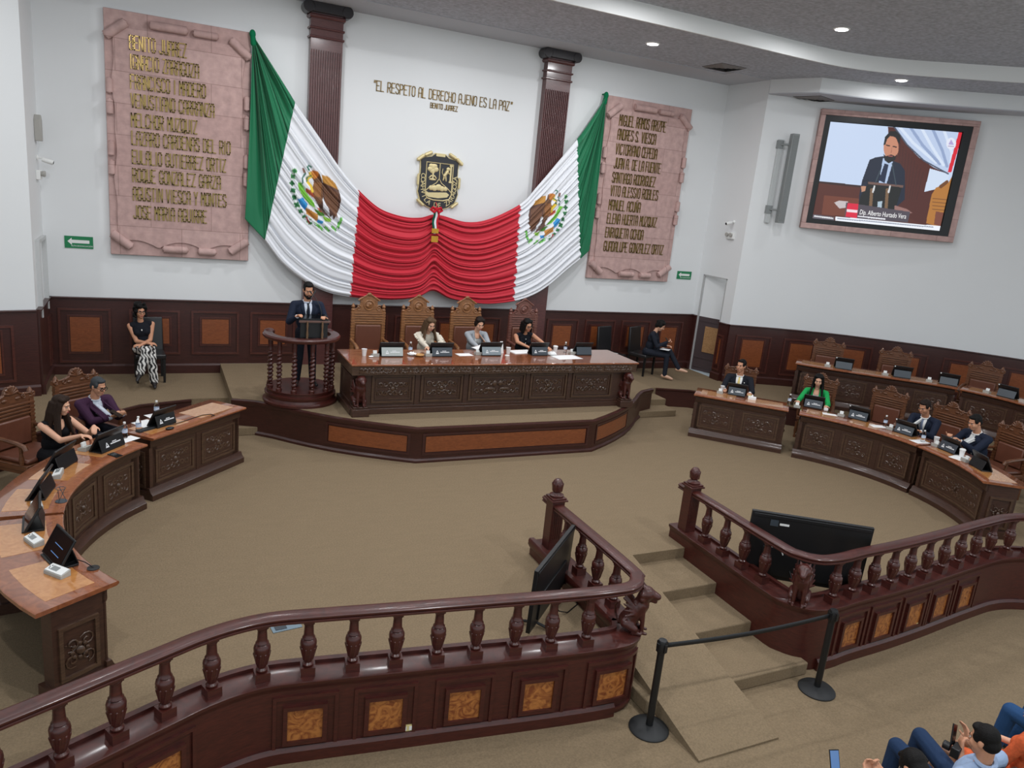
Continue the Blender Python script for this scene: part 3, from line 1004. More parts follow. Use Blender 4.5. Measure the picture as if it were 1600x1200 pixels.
# ------------------------------------------------------------------ the draped flag
def catmull(pts, us, u):
    pts = np.array(pts, float); us = np.array(us, float)
    out = np.zeros((len(u), 2))
    # monotone-ish cubic hermite with finite difference tangents
    d = np.zeros_like(pts)
    for i in range(len(pts)):
        a = max(0, i - 1); b = min(len(pts) - 1, i + 1)
        d[i] = (pts[b] - pts[a]) / (us[b] - us[a])
    for k, x in enumerate(u):
        i = int(np.clip(np.searchsorted(us, x, side='right') - 1, 0, len(us) - 2))
        h = us[i + 1] - us[i]; t = (x - us[i]) / h
        out[k] = (2 * t ** 3 - 3 * t ** 2 + 1) * pts[i] + (t ** 3 - 2 * t ** 2 + t) * h * d[i] + (-2 * t ** 3 + 3 * t ** 2) * pts[i + 1] + (t ** 3 - t ** 2) * h * d[i + 1]
    return out
FT = [(-2.74, 5.11), (-2.34, 4.61), (-1.97, 4.14), (-1.60, 3.77), (-1.21, 3.49), (-0.78, 3.38), (-0.44, 3.38), (-0.10, 3.46),
      (0.5, 3.37), (0.99, 3.47), (1.6, 3.8), (1.94, 4.18), (2.32, 4.65), (2.73, 5.15)]
UT = [.16, .227, .293, .36, .395, .43, .465, .5, .547, .593, .64, .707, .773, .84]
FB = [(-3.19, 2.79), (-2.89, 2.41), (-2.5, 2.11), (-2.09, 1.93), (-1.67, 1.86), (-1.32, 1.84), (-0.86, 1.83), (-0.38, 1.88), (-0.06, 1.98),
      (0.28, 1.88), (0.72, 1.82), (1.13, 1.80), (1.66, 1.87), (2.09, 2.02), (2.44, 2.24), (2.85, 2.58), (3.13, 2.79)]
UB = [.16, .21, .26, .31, .36, .395, .43, .465, .5, .535, .57, .605, .64, .69, .74, .79, .84]
NU, NT = 640, 190
u = np.linspace(.16, .84, NU)
Tp = catmull(FT, UT, u)
Bp = catmull(FB, UB, u)
t = np.linspace(0, 1, NT)
U, TT = np.meshgrid(u, t, indexing='ij')
X = Tp[:, None, 0] * (1 - TT) + Bp[:, None, 0] * TT
Z = Tp[:, None, 1] * (1 - TT) + Bp[:, None, 1] * TT
# uneven pleats running along the cloth
tw = TT + 0.018 * np.sin(11 * TT + 3 * U) + 0.012 * np.sin(27 * TT - 5 * U + 1) + 0.006 * np.sin(61 * TT + 9 * U)
def pleat(T_, U_):
    tw = T_ + 0.018 * np.sin(11 * T_ + 3 * U_) + 0.012 * np.sin(27 * T_ - 5 * U_ + 1) + 0.006 * np.sin(61 * T_ + 9 * U_)
    ph = tw * 13.0 * 2 * PI
    f = np.abs(np.sin(ph / 2)) ** 0.8 + 0.22 * np.sin(ph * 1.5 + 2 * np.sin(5 * U_)) + 0.20 * np.sin(ph * 2.5 + 1.3) - 0.62
    return f, ph
f, ph = pleat(TT, U)
amp = 0.050 + 0.016 * np.exp(-((u - 0.5) / 0.13) ** 4)
gath = np.exp(-((u - 0.495) / 0.012) ** 2)
Y = -(f * amp[:, None]) + 0.03 * gath[:, None]
# gathered seam in the middle: cross creases
Y += gath[:, None] * 0.02 * np.sin(TT * 90 + 30 * U)
swag = np.sin(PI * np.clip((U - 0.36) / 0.14, 0, 1)) + np.sin(PI * np.clip((U - 0.5) / 0.14, 0, 1))
Z -= 0.10 * swag * TT * (1 - TT) * 2
Z += 0.06 * gath[:, None] * np.sin(PI * TT) + 0.17 * np.exp(-((U - 0.497) / 0.026) ** 2) * TT ** 1.2 * (1 - 0.75 * TT ** 3)
base = 0.30 - 0.05 * np.clip((np.abs(u - 0.5) - 0.24) / 0.10, 0, 1)
Y = Y - base[:, None]
# colours: white / red / white, seams following the pleats
su = U + 0.0016 * np.sin(ph) + 0.0010 * np.sin(ph * 2)
GR = np.array(lin(6, 112, 72)); WH = np.array(lin(226, 228, 233)); RD = np.array(lin(192, 18, 44))
col = np.where((np.abs(su - 0.5) < 0.14)[..., None], RD, WH)
# the printed eagle, drawn in units of 1/607 m about its centre
def eagle(cx, cz, sgn):
    E_X = 845 + (X - cx) * sgn * 607
    E_Y = 500 - (Z - cz) * 607 - (E_X - 845) * 0.08
    def put(poly, rgb):
        m = inside(poly, E_X, E_Y)
        col[m] = np.array(lin(*rgb))
    def line(pts, w, rgb):
        m = near_line(pts, E_X, E_Y, w)
        col[m] = np.array(lin(*rgb))
    rd = random.Random(3)
    # wreath of oak (left) and laurel (right)
    arc = [(600, 250), (585, 310), (578, 380), (590, 450), (605, 520), (630, 590), (670, 650), (715, 705), (770, 745)]
    for i, (a, b) in enumerate(arc):
        for k in range(3):
            an = rd.random() * 6.28; r = 20 + rd.random() * 10
            pts = [(a + r * 1.25 * math.cos(an + q) * (1 if q_ % 2 else 0.55), b + r * 1.25 * math.sin(an + q) * (1 if q_ % 2 else 0.55)) for q_, q in enumerate(np.linspace(0, 2 * PI, 9)[:-1])]
            put(pts, ((96, 186, 66), (36, 140, 60), (20, 100, 52))[k])
    arc2 = [(1095, 680), (1075, 735), (1025, 775), (955, 790), (880, 785), (840, 765)]
    for i, (a, b) in enumerate(arc2):
        for k in range(2):
            an = (0.2 if i > 1 else 1.3) + k * 0.6 + rd.random() * 0.3
            c, s = math.cos(an), math.sin(an)
            pts = [(a + c * x - s * y, b + s * x + c * y) for x, y in ((-44, 0), (-10, -14), (40, -3), (44, 3), (-6, 15))]
            put(pts, ((30, 120, 56), (112, 190, 84))[k])
    line([(715, 715), (780, 735), (830, 760)], 8, (210, 214, 220))
    line([(730, 700), (765, 760)], 7, (150, 40, 40))
    put([(640, 530), (690, 505), (742, 565), (722, 635), (680, 600)], (36, 140, 205))
    put([(835, 700), (908, 715), (900, 748), (850, 740)], (36, 140, 205))
    put([(725, 600), (852, 655), (848, 728), (728, 668)], (190, 130, 52))
    put([(632, 365), (672, 358), (725, 450), (805, 540), (822, 595), (760, 565), (695, 500), (648, 430)], (112, 186, 52))
    put([(805, 600), (900, 620), (925, 660), (860, 665)], (70, 130, 40))
    put([(900, 660), (985, 680), (990, 712), (930, 715)], (140, 196, 60))
    put([(720, 400), (800, 430), (822, 500), (770, 470), (725, 440)], (178, 70, 44))
    put([(835, 585), (905, 590), (930, 632), (870, 622)], (206, 96, 56))
    # tail, body, wing
    put([(848, 540), (890, 470), (905, 585), (958, 640), (1000, 692), (925, 648), (868, 610)], (82, 54, 42))
    put([(770, 270), (800, 225), (850, 225), (880, 290), (905, 390), (900, 480), (862, 565), (828, 520), (795, 450), (788, 390), (800, 320)], (112, 74, 46))
    put([(875, 240), (945, 245), (1020, 300), (1062, 370), (1020, 405), (940, 375), (890, 310)], (190, 136, 56))
    put([(888, 315), (1062, 365), (1090, 470), (1072, 570), (1022, 690), (1004, 640), (985, 665), (962, 580), (930, 535), (900, 465)], (88, 56, 44))
    for k in range(9):
        line([(905 + k * 18, 350 + k * 6), (930 + k * 15, 520 + k * 17)], 4, (128, 84, 52))
    for k in range(6):
        line([(800 + k * 14, 330), (812 + k * 12, 470)], 4, (160, 104, 52))
    put([(742, 235), (790, 208), (838, 215), (846, 262), (800, 300), (775, 275)], (196, 122, 44))
    put([(742, 235), (770, 232), (768, 262), (750, 268)], (224, 190, 70))
    # snake
    line([(745, 215), (725, 190), (745, 170), (772, 180)], 7, (40, 120, 96))
    line([(770, 275), (730, 300), (735, 340), (772, 372), (784, 425)], 15, (226, 192, 58))
    line([(770, 268), (728, 295), (728, 335)], 6, (44, 110, 90))
    line([(690, 215), (712, 255), (680, 310), (685, 360)], 8, (60, 110, 96))
    line([(688, 215), (700, 240)], 12, (120, 84, 70))
eagle(-2.32, 3.55, 1)
eagle(2.20, 3.58, -1)
verts = np.stack([X, Y, Z], -1).reshape(-1, 3)
def gridfaces(n, m, off=0, flip=False):
    idx = off + np.arange(n * m).reshape(n, m)
    q = np.stack([idx[:-1, :-1], idx[:-1, 1:], idx[1:, 1:], idx[1:, :-1]], -1).reshape(-1, 4)
    return q[:, ::-1] if flip else q
def cloth_part(nm, verts, faces, cols):
    me = bpy.data.meshes.new(nm)
    me.from_pydata(verts.tolist(), [], faces.tolist())
    me.polygons.foreach_set('use_smooth', [True] * len(me.polygons))
    me.materials.append(FLAGM)
    color_layer(me, cols)
    o = bpy.data.objects.new(nm, me); C.objects.link(o); o.parent = flag; o.location = (0, 0, -1.8)
    sol = o.modifiers.new('thick', 'SOLIDIFY'); sol.thickness = 0.006; sol.offset = 0
flag = thing('draped_flag', 'huge green, white and red flag with two eagles draped across the white wall', 'flag', (0, 0, 1.8))
cloth_part('white_and_red_cloth', verts, gridfaces(NU, NT), col.reshape(-1, 4))
# each green end fans out from its knot to the seam and then along its own lower hem
NR, NS = 110, 230
for sx, kn, ie, corner in ((-1, (-3.42, 6.05), 0, (-3.51, 3.12)), (1, (3.34, 6.06), -1, (3.37, 2.98))):
    q = np.linspace(0, 1, NS)
    k1 = 0.82
    ts = np.clip(q / k1, 0, 1)
    bx = np.interp(ts, t, X[ie]); bz = np.interp(ts, t, Z[ie]); bY = np.interp(ts, t, Y[ie])
    h = np.clip((q - k1) / (1 - k1), 0, 1)
    ex, ez = X[ie, -1], Z[ie, -1]
    bx = np.where(q > k1, ex + (corner[0] - ex) * h, bx); bz = np.where(q > k1, ez + (corner[1] - ez) * h, bz)
    f_e, _ = pleat(np.where(q > k1, 1 + h * 0.25, ts), np.full(NS, u[ie]))
    big = 0.055 * np.sin(q * 2 * PI * 4.3 + 0.6) + 0.03 * np.sin(q * 2 * PI * 7.1)
    ye = np.where(q > k1, Y[ie, -1] + 0.06 * h, bY)
    r = np.linspace(0.0, 1, NR)[:, None]
    fan = 0.035 + 0.965 * r
    GX = kn[0] + (bx - kn[0])[None] * fan + 0.02 * np.sin(PI * r) * np.sin(q * 9)[None]
    GZ = kn[1] + (bz - kn[1])[None] * fan
    blend = np.clip((1 - r) / 0.12, 0, 1)
    GY = -0.15 + (ye + 0.15)[None] * r ** 0.7 - (big[None] * np.sin(PI * np.clip(r * .9 + .05, 0, 1)) ** 0.6) * blend
    GY = np.minimum(GY, -0.125)
    gv = np.stack([GX, GY, GZ], -1).reshape(-1, 3)
    cloth_part('green_cloth', gv, gridfaces(NR, NS, 0, sx > 0), np.tile(GR, (NR * NS, 1)))
for sx, x in ((-1, -3.42), (1, 3.34)):
    g = G()
    g.ell((x, -0.15, 6.07 - 1.8), (0.05, 0.05, 0.07)); g.tube([(x, 0.0, 6.10 - 1.8), (x, -0.17, 6.10 - 1.8)], 0.014, 8)
    g.cap((x, -0.15, 6.05 - 1.8), (x - sx * 0.02, -0.15, 5.93 - 1.8), 0.04, 0.05)
    g.build('knot', cloth('flag_green', (6, 112, 72)), flag)

# ------------------------------------------------------------------ coat of arms
cr = thing('coat_of_arms', 'black and gold shield-shaped coat of arms above the middle of the flag', 'coat of arms', (-0.03, -0.004, 3.52))
half = [(0, .50), (.10, .50), (.17, .445), (.30, .42), (.375, .37), (.365, .25), (.365, .12), (.405, .04), (.375, -.08), (.395, -.20), (.34, -.36), (.21, -.455), (.08, -.50), (0, -.525)]
out = half + [(-x, z) for x, z in half[::-1][1:-1]]
M0 = TR(0, 0, 0.54)
g = G(); g.prism([(x * 1.045, z * 1.035) for x, z in out], 0.0, 0.03, M0 @ FRONT); g.build('gilt_edge', GOLD, cr)
g = G(); g.prism(out, 0.03, 0.05, M0 @ FRONT); g.build('shield', CRESTBLACK, cr, bevel=0.006)
g = G()
for sx in (-1, 1):
    roll(g, (sx * 0.44, -0.05, .54 + .36), (sx * 0.33, -0.05, .54 + .45), 0.035)
    roll(g, (sx * 0.30, -0.05, .54 + .46), (sx * 0.18, -0.05, .54 + .52), 0.035)
    roll(g, (sx * 0.41, -0.05, .54 + .10), (sx * 0.41, -0.05, .54 - .08), 0.025)
    roll(g, (sx * 0.40, -0.05, .54 - .36), (sx * 0.29, -0.05, .54 - .45), 0.03)
g.box(-0.09, 0.09, -0.06, -0.04, 1.0, 1.05)
g.build('gilt_scrolls', GOLD, cr)
g = G()
inn = [(-.265, .34), (.265, .34), (.265, -.22), (.22, -.31), (.1, -.34), (-.1, -.34), (-.22, -.31), (-.265, -.22)]
yy = -0.056
g.tube([(x, yy, z + .54) for x, z in inn], 0.012, 6, closed=True)
g.tube([(0, yy, .88), (0, yy, .60), (.05, yy, .52), (.17, yy, .44), (.26, yy, .36)], 0.009, 6)
g.tube([(0, yy, .60), (-.05, yy, .52), (-.17, yy, .44), (-.26, yy, .36)], 0.009, 6)
# oak tree
for a, b, r in ((-.13, .80, .075), (-.18, .76, .06), (-.08, .76, .06), (-.14, .73, .06), (-.10, .82, .05), (-.17, .82, .05)):
    g.ell((a, yy + 0.004, b), (r, 0.012, r * 0.8))
g.box(-.145, -.115, yy - .01, yy + .01, .58, .72)
g.ell((-.13, yy, .575), (.07, .01, .02))
for k in (-1, 1): g.cap((-.13 + k * .03, yy, .64), (-.13 + k * .07, yy, .60), .016, .012)
# lion with a column
g.cap((.10, yy, .66), (.15, yy, .74), .03, .035); g.ell((.17, yy, .79), (.04, .015, .035))
g.cap((.10, yy, .66), (.08, yy, .58), .02, .012); g.cap((.12, yy, .66), (.14, yy, .57), .02, .012)
g.cap((.16, yy, .73), (.20, yy, .70), .014, .01); g.tube([(.08, yy, .66), (.05, yy, .72), (.06, yy, .79)], .007, 6)
g.box(.205, .235, yy - .01, yy + .01, .56, .84); g.box(.19, .25, yy - .012, yy + .01, .84, .87); g.box(.19, .25, yy - .012, yy + .01, .54, .57)
# landscape with a sun and trees
g.prism([(-.25, .36), (-.2, .33), (.16, .36), (.22, .32), (.18, .27), (.0, .24), (-.2, .25), (-.25, .30)], -.008, .008, TR(0, yy, 0) @ FRONT)
for k, (x, r) in enumerate(((-.15, .05), (-.08, .06), (0, .065), (.07, .055), (.14, .045))):
    g.ell((x, yy, .42 + (0.02 if k == 2 else 0)), (r, .01, r * 0.9))
g.build('gilt_relief', GOLD, cr)
# lettering that follows the lower edge
txt = 'COAHVILA DE ZARAGOZA'
curve = Path([(-.325, .13), (-.325, -.02), (-.315, -.16), (-.275, -.30), (-.16, -.405), (0, -.435), (.16, -.405), (.275, -.30), (.315, -.16), (.325, -.02), (.325, .13)], 6)
gl = G()
for i, c in enumerate(txt):
    if c == ' ':
        gl.build('raised_word', GOLD, cr, smooth=False); gl = G()
        continue
    s = curve.L * (i + 0.5) / len(txt)
    x, z = curve.at(s)
    x2, z2 = curve.at(min(curve.L, s + 0.01)); x1, z1 = curve.at(max(0, s - 0.01))
    an = math.atan2(z2 - z1, x2 - x1)
    gm = font_mesh(c, 0.122, GOLD, 'letter', None, Matrix.Identity(4), 0.006, 'CENTER')
    mm = gm.data
    Mx = TR(x, -0.058, z + .54) @ RY(-an) @ FRONT @ TR(0, -0.035, 0)
    gl.add([v.co.copy() for v in mm.vertices], [tuple(p.vertices) for p in mm.polygons], Mx)
    bpy.data.objects.remove(gm)
gl.build('raised_word', GOLD, cr, smooth=False)
# tricolour ribbon under the shield
rb = thing('tricolour_ribbon', 'small green, white and red ribbon with gold fringe under the coat of arms', 'ribbon', (-0.16, -0.40, 2.96))
g = G()
g.tube([(0, 0, .60), (.05, .15, .66), (.10, .345, .72)], 0.008, 6)
for sx in (-1, 1):
    g.tube([(0, 0, .60), (sx * .08, -.02, .63), (sx * .11, 0, .59), (sx * .05, -.01, .55), (0, 0, .60)], 0.028, 8)
g.build('bow', cloth('ribbon_red', (190, 30, 46)), rb)
for k, (nm, c_) in enumerate((('green_stripe', (10, 84, 64)), ('white_stripe', (226, 228, 230)), ('red_stripe', (196, 34, 48)))):
    g = G(); P = []
    for i in range(13):
        z = .57 - .42 * i / 12
        xo = 0.01 * math.sin(i * 0.8)
        P.append([(-.06 + k * .04 + xo, -0.006 * math.sin(i), z), (-.06 + (k + 1) * .04 + xo, -0.006 * math.sin(i), z)])
    g.grid(P); o = g.build(nm, cloth('ribbon' + str(k), c_), rb)
    so = o.modifiers.new('t', 'SOLIDIFY'); so.thickness = 0.006
g = G(); g.box(-.065, .065, -.014, .008, .165, .25); g.box(-.065, .065, -.014, .008, .0, .11)
for k in range(9): g.box(-.063 + k * .0145, -.056 + k * .0145, -.02, .008, .0, .11); g.box(-.063 + k * .0145, -.056 + k * .0145, -.02, .008, .165, .25)
g.build('gold_fringe', plain('gold_fringe', lin(206, 160, 56), 0.5, metal=0.3), rb)

# ------------------------------------------------------------------ wall screen
ax, ay, bx_, by_ = 7.59, -1.70, 10.17, -3.42
Lw = math.hypot(bx_ - ax, by_ - ay)
tv = thing('wall_screen', 'large lit screen in a pink stone frame high on the right wall', 'screen', (ax, ay, 3.88), math.atan2(by_ - ay, bx_ - ax))
Hh = 2.42
g = G()
g.box(0, Lw, -0.03, 0.14, 0, 0.115); g.box(0, Lw, -0.03, 0.14, Hh - 0.115, Hh); g.box(0, 0.105, -0.03, 0.14, 0.115, Hh - 0.115); g.box(Lw - 0.12, Lw, -0.03, 0.14, 0.115, Hh - 0.115)
g.build('stone_frame', STONE, tv, bevel=0.012)
g = G()
g.box(0.105, Lw - 0.12, 0.03, 0.14, 0.115, Hh - 0.115)
sx0, sx1, sz0, sz1 = 0.225, Lw - 0.30, 0.215, Hh - 0.24
g.box(0.105, Lw - 0.12, -0.012, 0.03, 0.115, sz0 - .012); g.box(0.105, Lw - 0.12, -0.012, 0.03, sz1 + .012, Hh - 0.115)
g.box(0.105, sx0 - .012, -0.012, 0.03, sz0 - .012, sz1 + .012); g.box(sx1 + .012, Lw - 0.12, -0.012, 0.03, sz0 - .012, sz1 + .012)
g.build('bezel', BLACK, tv)
nx, nz = 330, 250
s_ = np.linspace(0, 1, nx); t_ = np.linspace(0, 1, nz)
Sg, Tg = np.meshgrid(s_, t_, indexing='ij')
TLc, TRc, BRc, BLc = [np.array(p, float) for p in ((318, 160), (1410, 245), (1230, 1065), (170, 965))]
PX = ((TLc[0] * (1 - Sg) + TRc[0] * Sg) * Tg + (BLc[0] * (1 - Sg) + BRc[0] * Sg) * (1 - Tg))
PY = ((TLc[1] * (1 - Sg) + TRc[1] * Sg) * Tg + (BLc[1] * (1 - Sg) + BRc[1] * Sg) * (1 - Tg))
pc = np.zeros(PX.shape + (4,)); pc[...] = lin(196, 212, 238)
def pp(poly, rgb): pc[inside(poly, PX, PY)] = lin(*rgb)
def pl(pts, w, rgb): pc[near_line(pts, PX, PY, w)] = lin(*rgb)
pp([(100, 640), (1000, 745), (1300, 800), (1300, 1100), (100, 1100)], (84, 38, 28))
pl([(100, 645), (700, 705)], 9, (52, 26, 24))
pp([(270, 770), (600, 800), (580, 960), (250, 930)], (112, 58, 40))
pp([(800, 200), (870, 205), (950, 330), (1300, 570), (1150, 1040), (860, 900), (820, 500)], (78, 33, 26))
for k in range(9): pl([(905 + k * 24, 330 + k * 30), (880 + k * 20, 800)], 3, (66, 30, 26))
pp([(1150, 540), (1310, 585), (1290, 690), (1105, 735)], (206, 220, 240))
fl_ = [(845, 195), (1430, 230), (1300, 585), (1180, 530), (1060, 450), (950, 340)]
pp(fl_, (188, 204, 232))
for k in range(5): pl([(900 + k * 90, 205 + k * 4), (1010 + k * 80, 330 + k * 20), (1200 + k * 30, 490 + k * 10)], 12, (146, 164, 200) if k % 2 else (214, 226, 244))
pl([(850, 200), (960, 345), (1100, 475), (1300, 583)], 6, (70, 78, 96))
pp([(1385, 235), (1420, 240), (1325, 570), (1295, 570), (1340, 400)], (214, 30, 48))
pp([(1165, 760), (1200, 700), (1300, 660), (1340, 590), (1250, 1040), (1120, 1000)], (176, 116, 48))
pp([(1200, 900), (1280, 910), (1250, 1030), (1185, 1010)], (120, 66, 50))
for k in range(4): pl([(1175, 790 + k * 30), (1285, 800 + k * 30)], 4, (120, 74, 32))
pl([(1240, 690), (1290, 650)], 14, (110, 66, 30))
suit = [(565, 770), (590, 640), (650, 470), (700, 450), (765, 440), (850, 480), (905, 500), (945, 560), (945, 800), (860, 880), (560, 870)]
pp(suit, (24, 32, 52))
pl([(600, 650), (640, 640), (640, 700)], 5, (14, 20, 34))
pp([(762, 455), (845, 485), (790, 680), (730, 660)], (176, 196, 226))
pp([(775, 500), (808, 510), (778, 665), (728, 640)], (24, 36, 64))
cxx, cyy = 828, 370
e = ((PX - cxx) / 62) ** 2 + ((PY - cyy) / 98) ** 2 < 1
pc[e] = lin(196, 134, 106)
pp([(765, 350), (775, 285), (820, 235), (870, 235), (905, 270), (900, 340), (880, 320), (868, 285), (820, 275), (795, 300), (780, 345)], (20, 20, 22))
pp([(765, 420), (785, 440), (830, 425), (862, 440), (878, 420), (862, 470), (810, 500), (775, 475)], (26, 22, 22))
pl([(790, 350), (815, 355)], 5, (40, 26, 22)); pl([(845, 360), (872, 365)], 5, (40, 26, 22))
pl([(835, 370), (828, 410)], 3, (160, 104, 84)); pl([(808, 438), (838, 440)], 4, (170, 90, 84))
pp([(640, 662), (925, 690), (865, 890), (558, 870), (575, 780)], (22, 22, 22))
pp([(640, 652), (932, 682), (930, 700), (640, 672)], (110, 82, 74))
pp([(580, 690), (622, 690), (615, 730), (585, 740)], (190, 140, 112))
pl([(738, 560), (700, 660)], 4, (60, 74, 84)); pl([(838, 500), (872, 680)], 4, (60, 74, 84))
for a in (670, 800): pl([(a, 720), (a - 10, 880)], 13, (120, 92, 66)); pl([(a + 22, 690), (a + 10, 740)], 7, (210, 212, 214))
pp([(720, 820), (760, 815), (750, 880), (718, 880)], (170, 190, 204))
pp([(355, 830), (400, 812), (470, 820), (480, 870), (400, 880)], (196, 186, 188))
pp([(860, 850), (960, 880), (1010, 915), (940, 920), (860, 890)], (150, 110, 104))
pp([(455, 828), (990, 905), (972, 995), (445, 955)], (78, 70, 80))
pp([(468, 832), (560, 840), (546, 962), (452, 950)], (216, 30, 62))
pp([(464, 884), (553, 892), (550, 915), (460, 908)], (240, 220, 226))
pp([(368, 948), (1240, 1025), (1232, 1070), (364, 986)], (238, 242, 250))
pp([(178, 930), (358, 954), (353, 988), (172, 965)], (96, 90, 100))
for k in range(40): pl([(385 + k * 20, 965 + k * 1.75), (396 + k * 20, 966 + k * 1.75)], 5, (150, 156, 172))
for k in range(8): pl([(190 + k * 20, 946 + k * 2.4), (202 + k * 20, 948 + k * 2.4)], 6, (224, 224, 228))
for k in range(11): pl([(558 + k * 21, 945 + k * 2.2), (570 + k * 21, 946 + k * 2.2)], 6, (226, 226, 232))
e = ((PX - 1322) / 40) ** 2 + ((PY - 335) / 48) ** 2 < 1
pc[e] = lin(226, 230, 244)
pp([(1322, 300), (1345, 345), (1300, 340)], (176, 160, 210)); pl([(1300, 355), (1342, 358)], 4, (170, 150, 180))
vx = sx0 + Sg * (sx1 - sx0); vz = sz0 + Tg * (sz1 - sz0)
verts = np.stack([vx, np.full(vx.shape, 0.022), vz], -1).reshape(-1, 3)
idx = np.arange(nx * nz).reshape(nx, nz)
faces = np.stack([idx[:-1, :-1], idx[1:, :-1], idx[1:, 1:], idx[:-1, 1:]], -1).reshape(-1, 4)
me = bpy.data.meshes.new('display'); me.from_pydata(verts.tolist(), [], faces.tolist()); me.materials.append(SCREENM)
color_layer(me, pc.reshape(-1, 4))
o = bpy.data.objects.new('display', me); C.objects.link(o); o.parent = tv
wd = sx1 - sx0; hd = sz1 - sz0
font_mesh('Dip. Alberto Hurtado Vera', 0.142, TEXTEMIT, 'caption', tv, TR(sx0 + 0.36 * wd, 0.018, sz0 + 0.090 * hd) @ RX(PI / 2) @ Matrix.Diagonal((0.60, 1, 1, 1)), 0.001)

# ------------------------------------------------------------------ column loudspeaker, cameras, exit signs
wa = wall_arc_right
sp_s = wa.near(7.08, -1.46)
spk = thing('column_loudspeaker', 'tall thin grey column loudspeaker on brackets left of the wall screen', 'loudspeaker', wa.at(sp_s, 0.0) + (3.93,), math.atan2(-0.33, 1.1))
g = G(); g.box(-0.075, 0.075, -0.30, -0.16, 0.0, 1.80); g.build('speaker_body', MIDGREY, spk, bevel=0.01)
g = G(); g.box(-0.06, 0.06, -0.305, -0.298, 0.03, 1.77); g.build('grille', plain('grille_grey', lin(120, 124, 124), 0.6, var=0.15, scale=120), spk)
g = G(); g.box(-0.24, -0.14, -0.07, 0.0, -0.02, 1.68); g.build('back_rail', plain('pale_rail', lin(190, 194, 194), 0.5), spk, bevel=0.006)
for z in (0.26, 1.58):
    g = G(); g.box(-0.26, -0.14, -0.09, 0, z - .08, z + .08); g.tube([(-0.2, -0.08, z), (-0.12, -0.16, z), (-0.06, -0.18, z)], 0.022, 8)
    g.build('bracket', MIDGREY, spk)
def bullet_cam(x, y, z, rz, label):
    t = thing('security_camera', label, 'camera', (x, y, z), rz, 'white security cameras')
    g = G(); g.lathe([(0.035, 0), (0.04, 0.01), (0.02, 0.03)], 14, RX(PI / 2)); g.cap((0, -0.03, 0), (0, -0.09, -0.01), 0.012, 0.012); g.build('mount', WHITE, t)
    g = G(); g.lathe([(0.03, 0.0), (0.036, 0.02), (0.036, 0.14), (0.03, 0.15)], 14, TR(0, -0.07, -0.02) @ RX(PI / 2 + 0.25)); g.build('housing', WHITE, t)
    g = G(); g.lathe([(0.028, 0.150), (0.02, 0.158)], 14, TR(0, -0.07, -0.02) @ RX(PI / 2 + 0.25)); g.build('lens', GLOSSBLACK, t)
    return t
bullet_cam(-6.5, -0.28, 3.81, PI / 2, 'white bullet camera high on the left side wall')
bullet_cam(6.5, -0.88, 3.86, -PI / 2, 'white bullet camera on the side wall above the open door')
def wall_box(x, y, z, rz, label):
    t = thing('emergency_light', label, 'emergency light', (x, y, z), rz, 'emergency lights')
    g = G(); g.box(-0.11, 0.11, -0.06, 0, -0.07, 0.07); g.build('housing', WHITE, t, bevel=0.008)
    for s in (-1, 1):
        g = G(); g.lathe([(0.03, 0), (0.045, 0.04), (0.04, 0.05)], 12, TR(s * 0.06, -0.06, 0.02) @ RX(PI / 2)); g.build('lamp_head', GREYPL, t)
    return t
wall_box(-6.5, -0.36, 3.56, PI / 2, 'small white twin-head emergency light under the left wall camera')
wall_box(6.5, -0.87, 3.56, -PI / 2, 'small white twin-head emergency light under the camera above the door')
g = G(); g.prism([(-.1, 0), (.1, 0), (.1, .3), (0, .38), (-.1, .3)], 0, 0.09, FRONT)
o = g.build('wall_sconce', GREYPL, None, bevel=0.01); o.location = (-6.5, -0.3, 4.05); o.rotation_euler = (0, 0, PI / 2)
tag(o, 'grey wall lamp above the camera on the left side wall', 'wall lamp')
def exit_sign(cx, cz, w, h, label):
    t = thing('evacuation_sign', label, 'sign', (cx, 0, cz), 0, 'green evacuation arrows')
    g = G(); g.box(-w / 2, w / 2, -0.012, 0, -h / 2, h / 2); g.build('panel', GREEN_SIGN, t)
    g = G(); a = w * 0.40; b = h * 0.30
    g.prism([(-a, h * .06), (-a * .62, b + h * .06), (-a * .62, b * .45 + h * .06), (a * .92, b * .45 + h * .06), (a * .92, -b * .45 + h * .06), (-a * .62, -b * .45 + h * .06), (-a * .62, -b + h * .06)], 0.012, 0.014, FRONT)
    g.build('arrow', WHITE, t, smooth=False)
    font_mesh('RUTA DE EVACUACION', h * 0.17, WHITE, 'lettering', t, TR(-w * 0.27, -0.0125, -h * 0.36) @ FRONT @ Matrix.Diagonal((0.86, 1, 1, 1)), 0.001)
exit_sign(-6.01, 2.55, 0.40, 0.19, 'green sign with white left arrow between the left corner and the gilded tablet')
exit_sign(6.06, 2.56, 0.40, 0.18, 'green sign with white left arrow between the right-hand tablet and the open door')

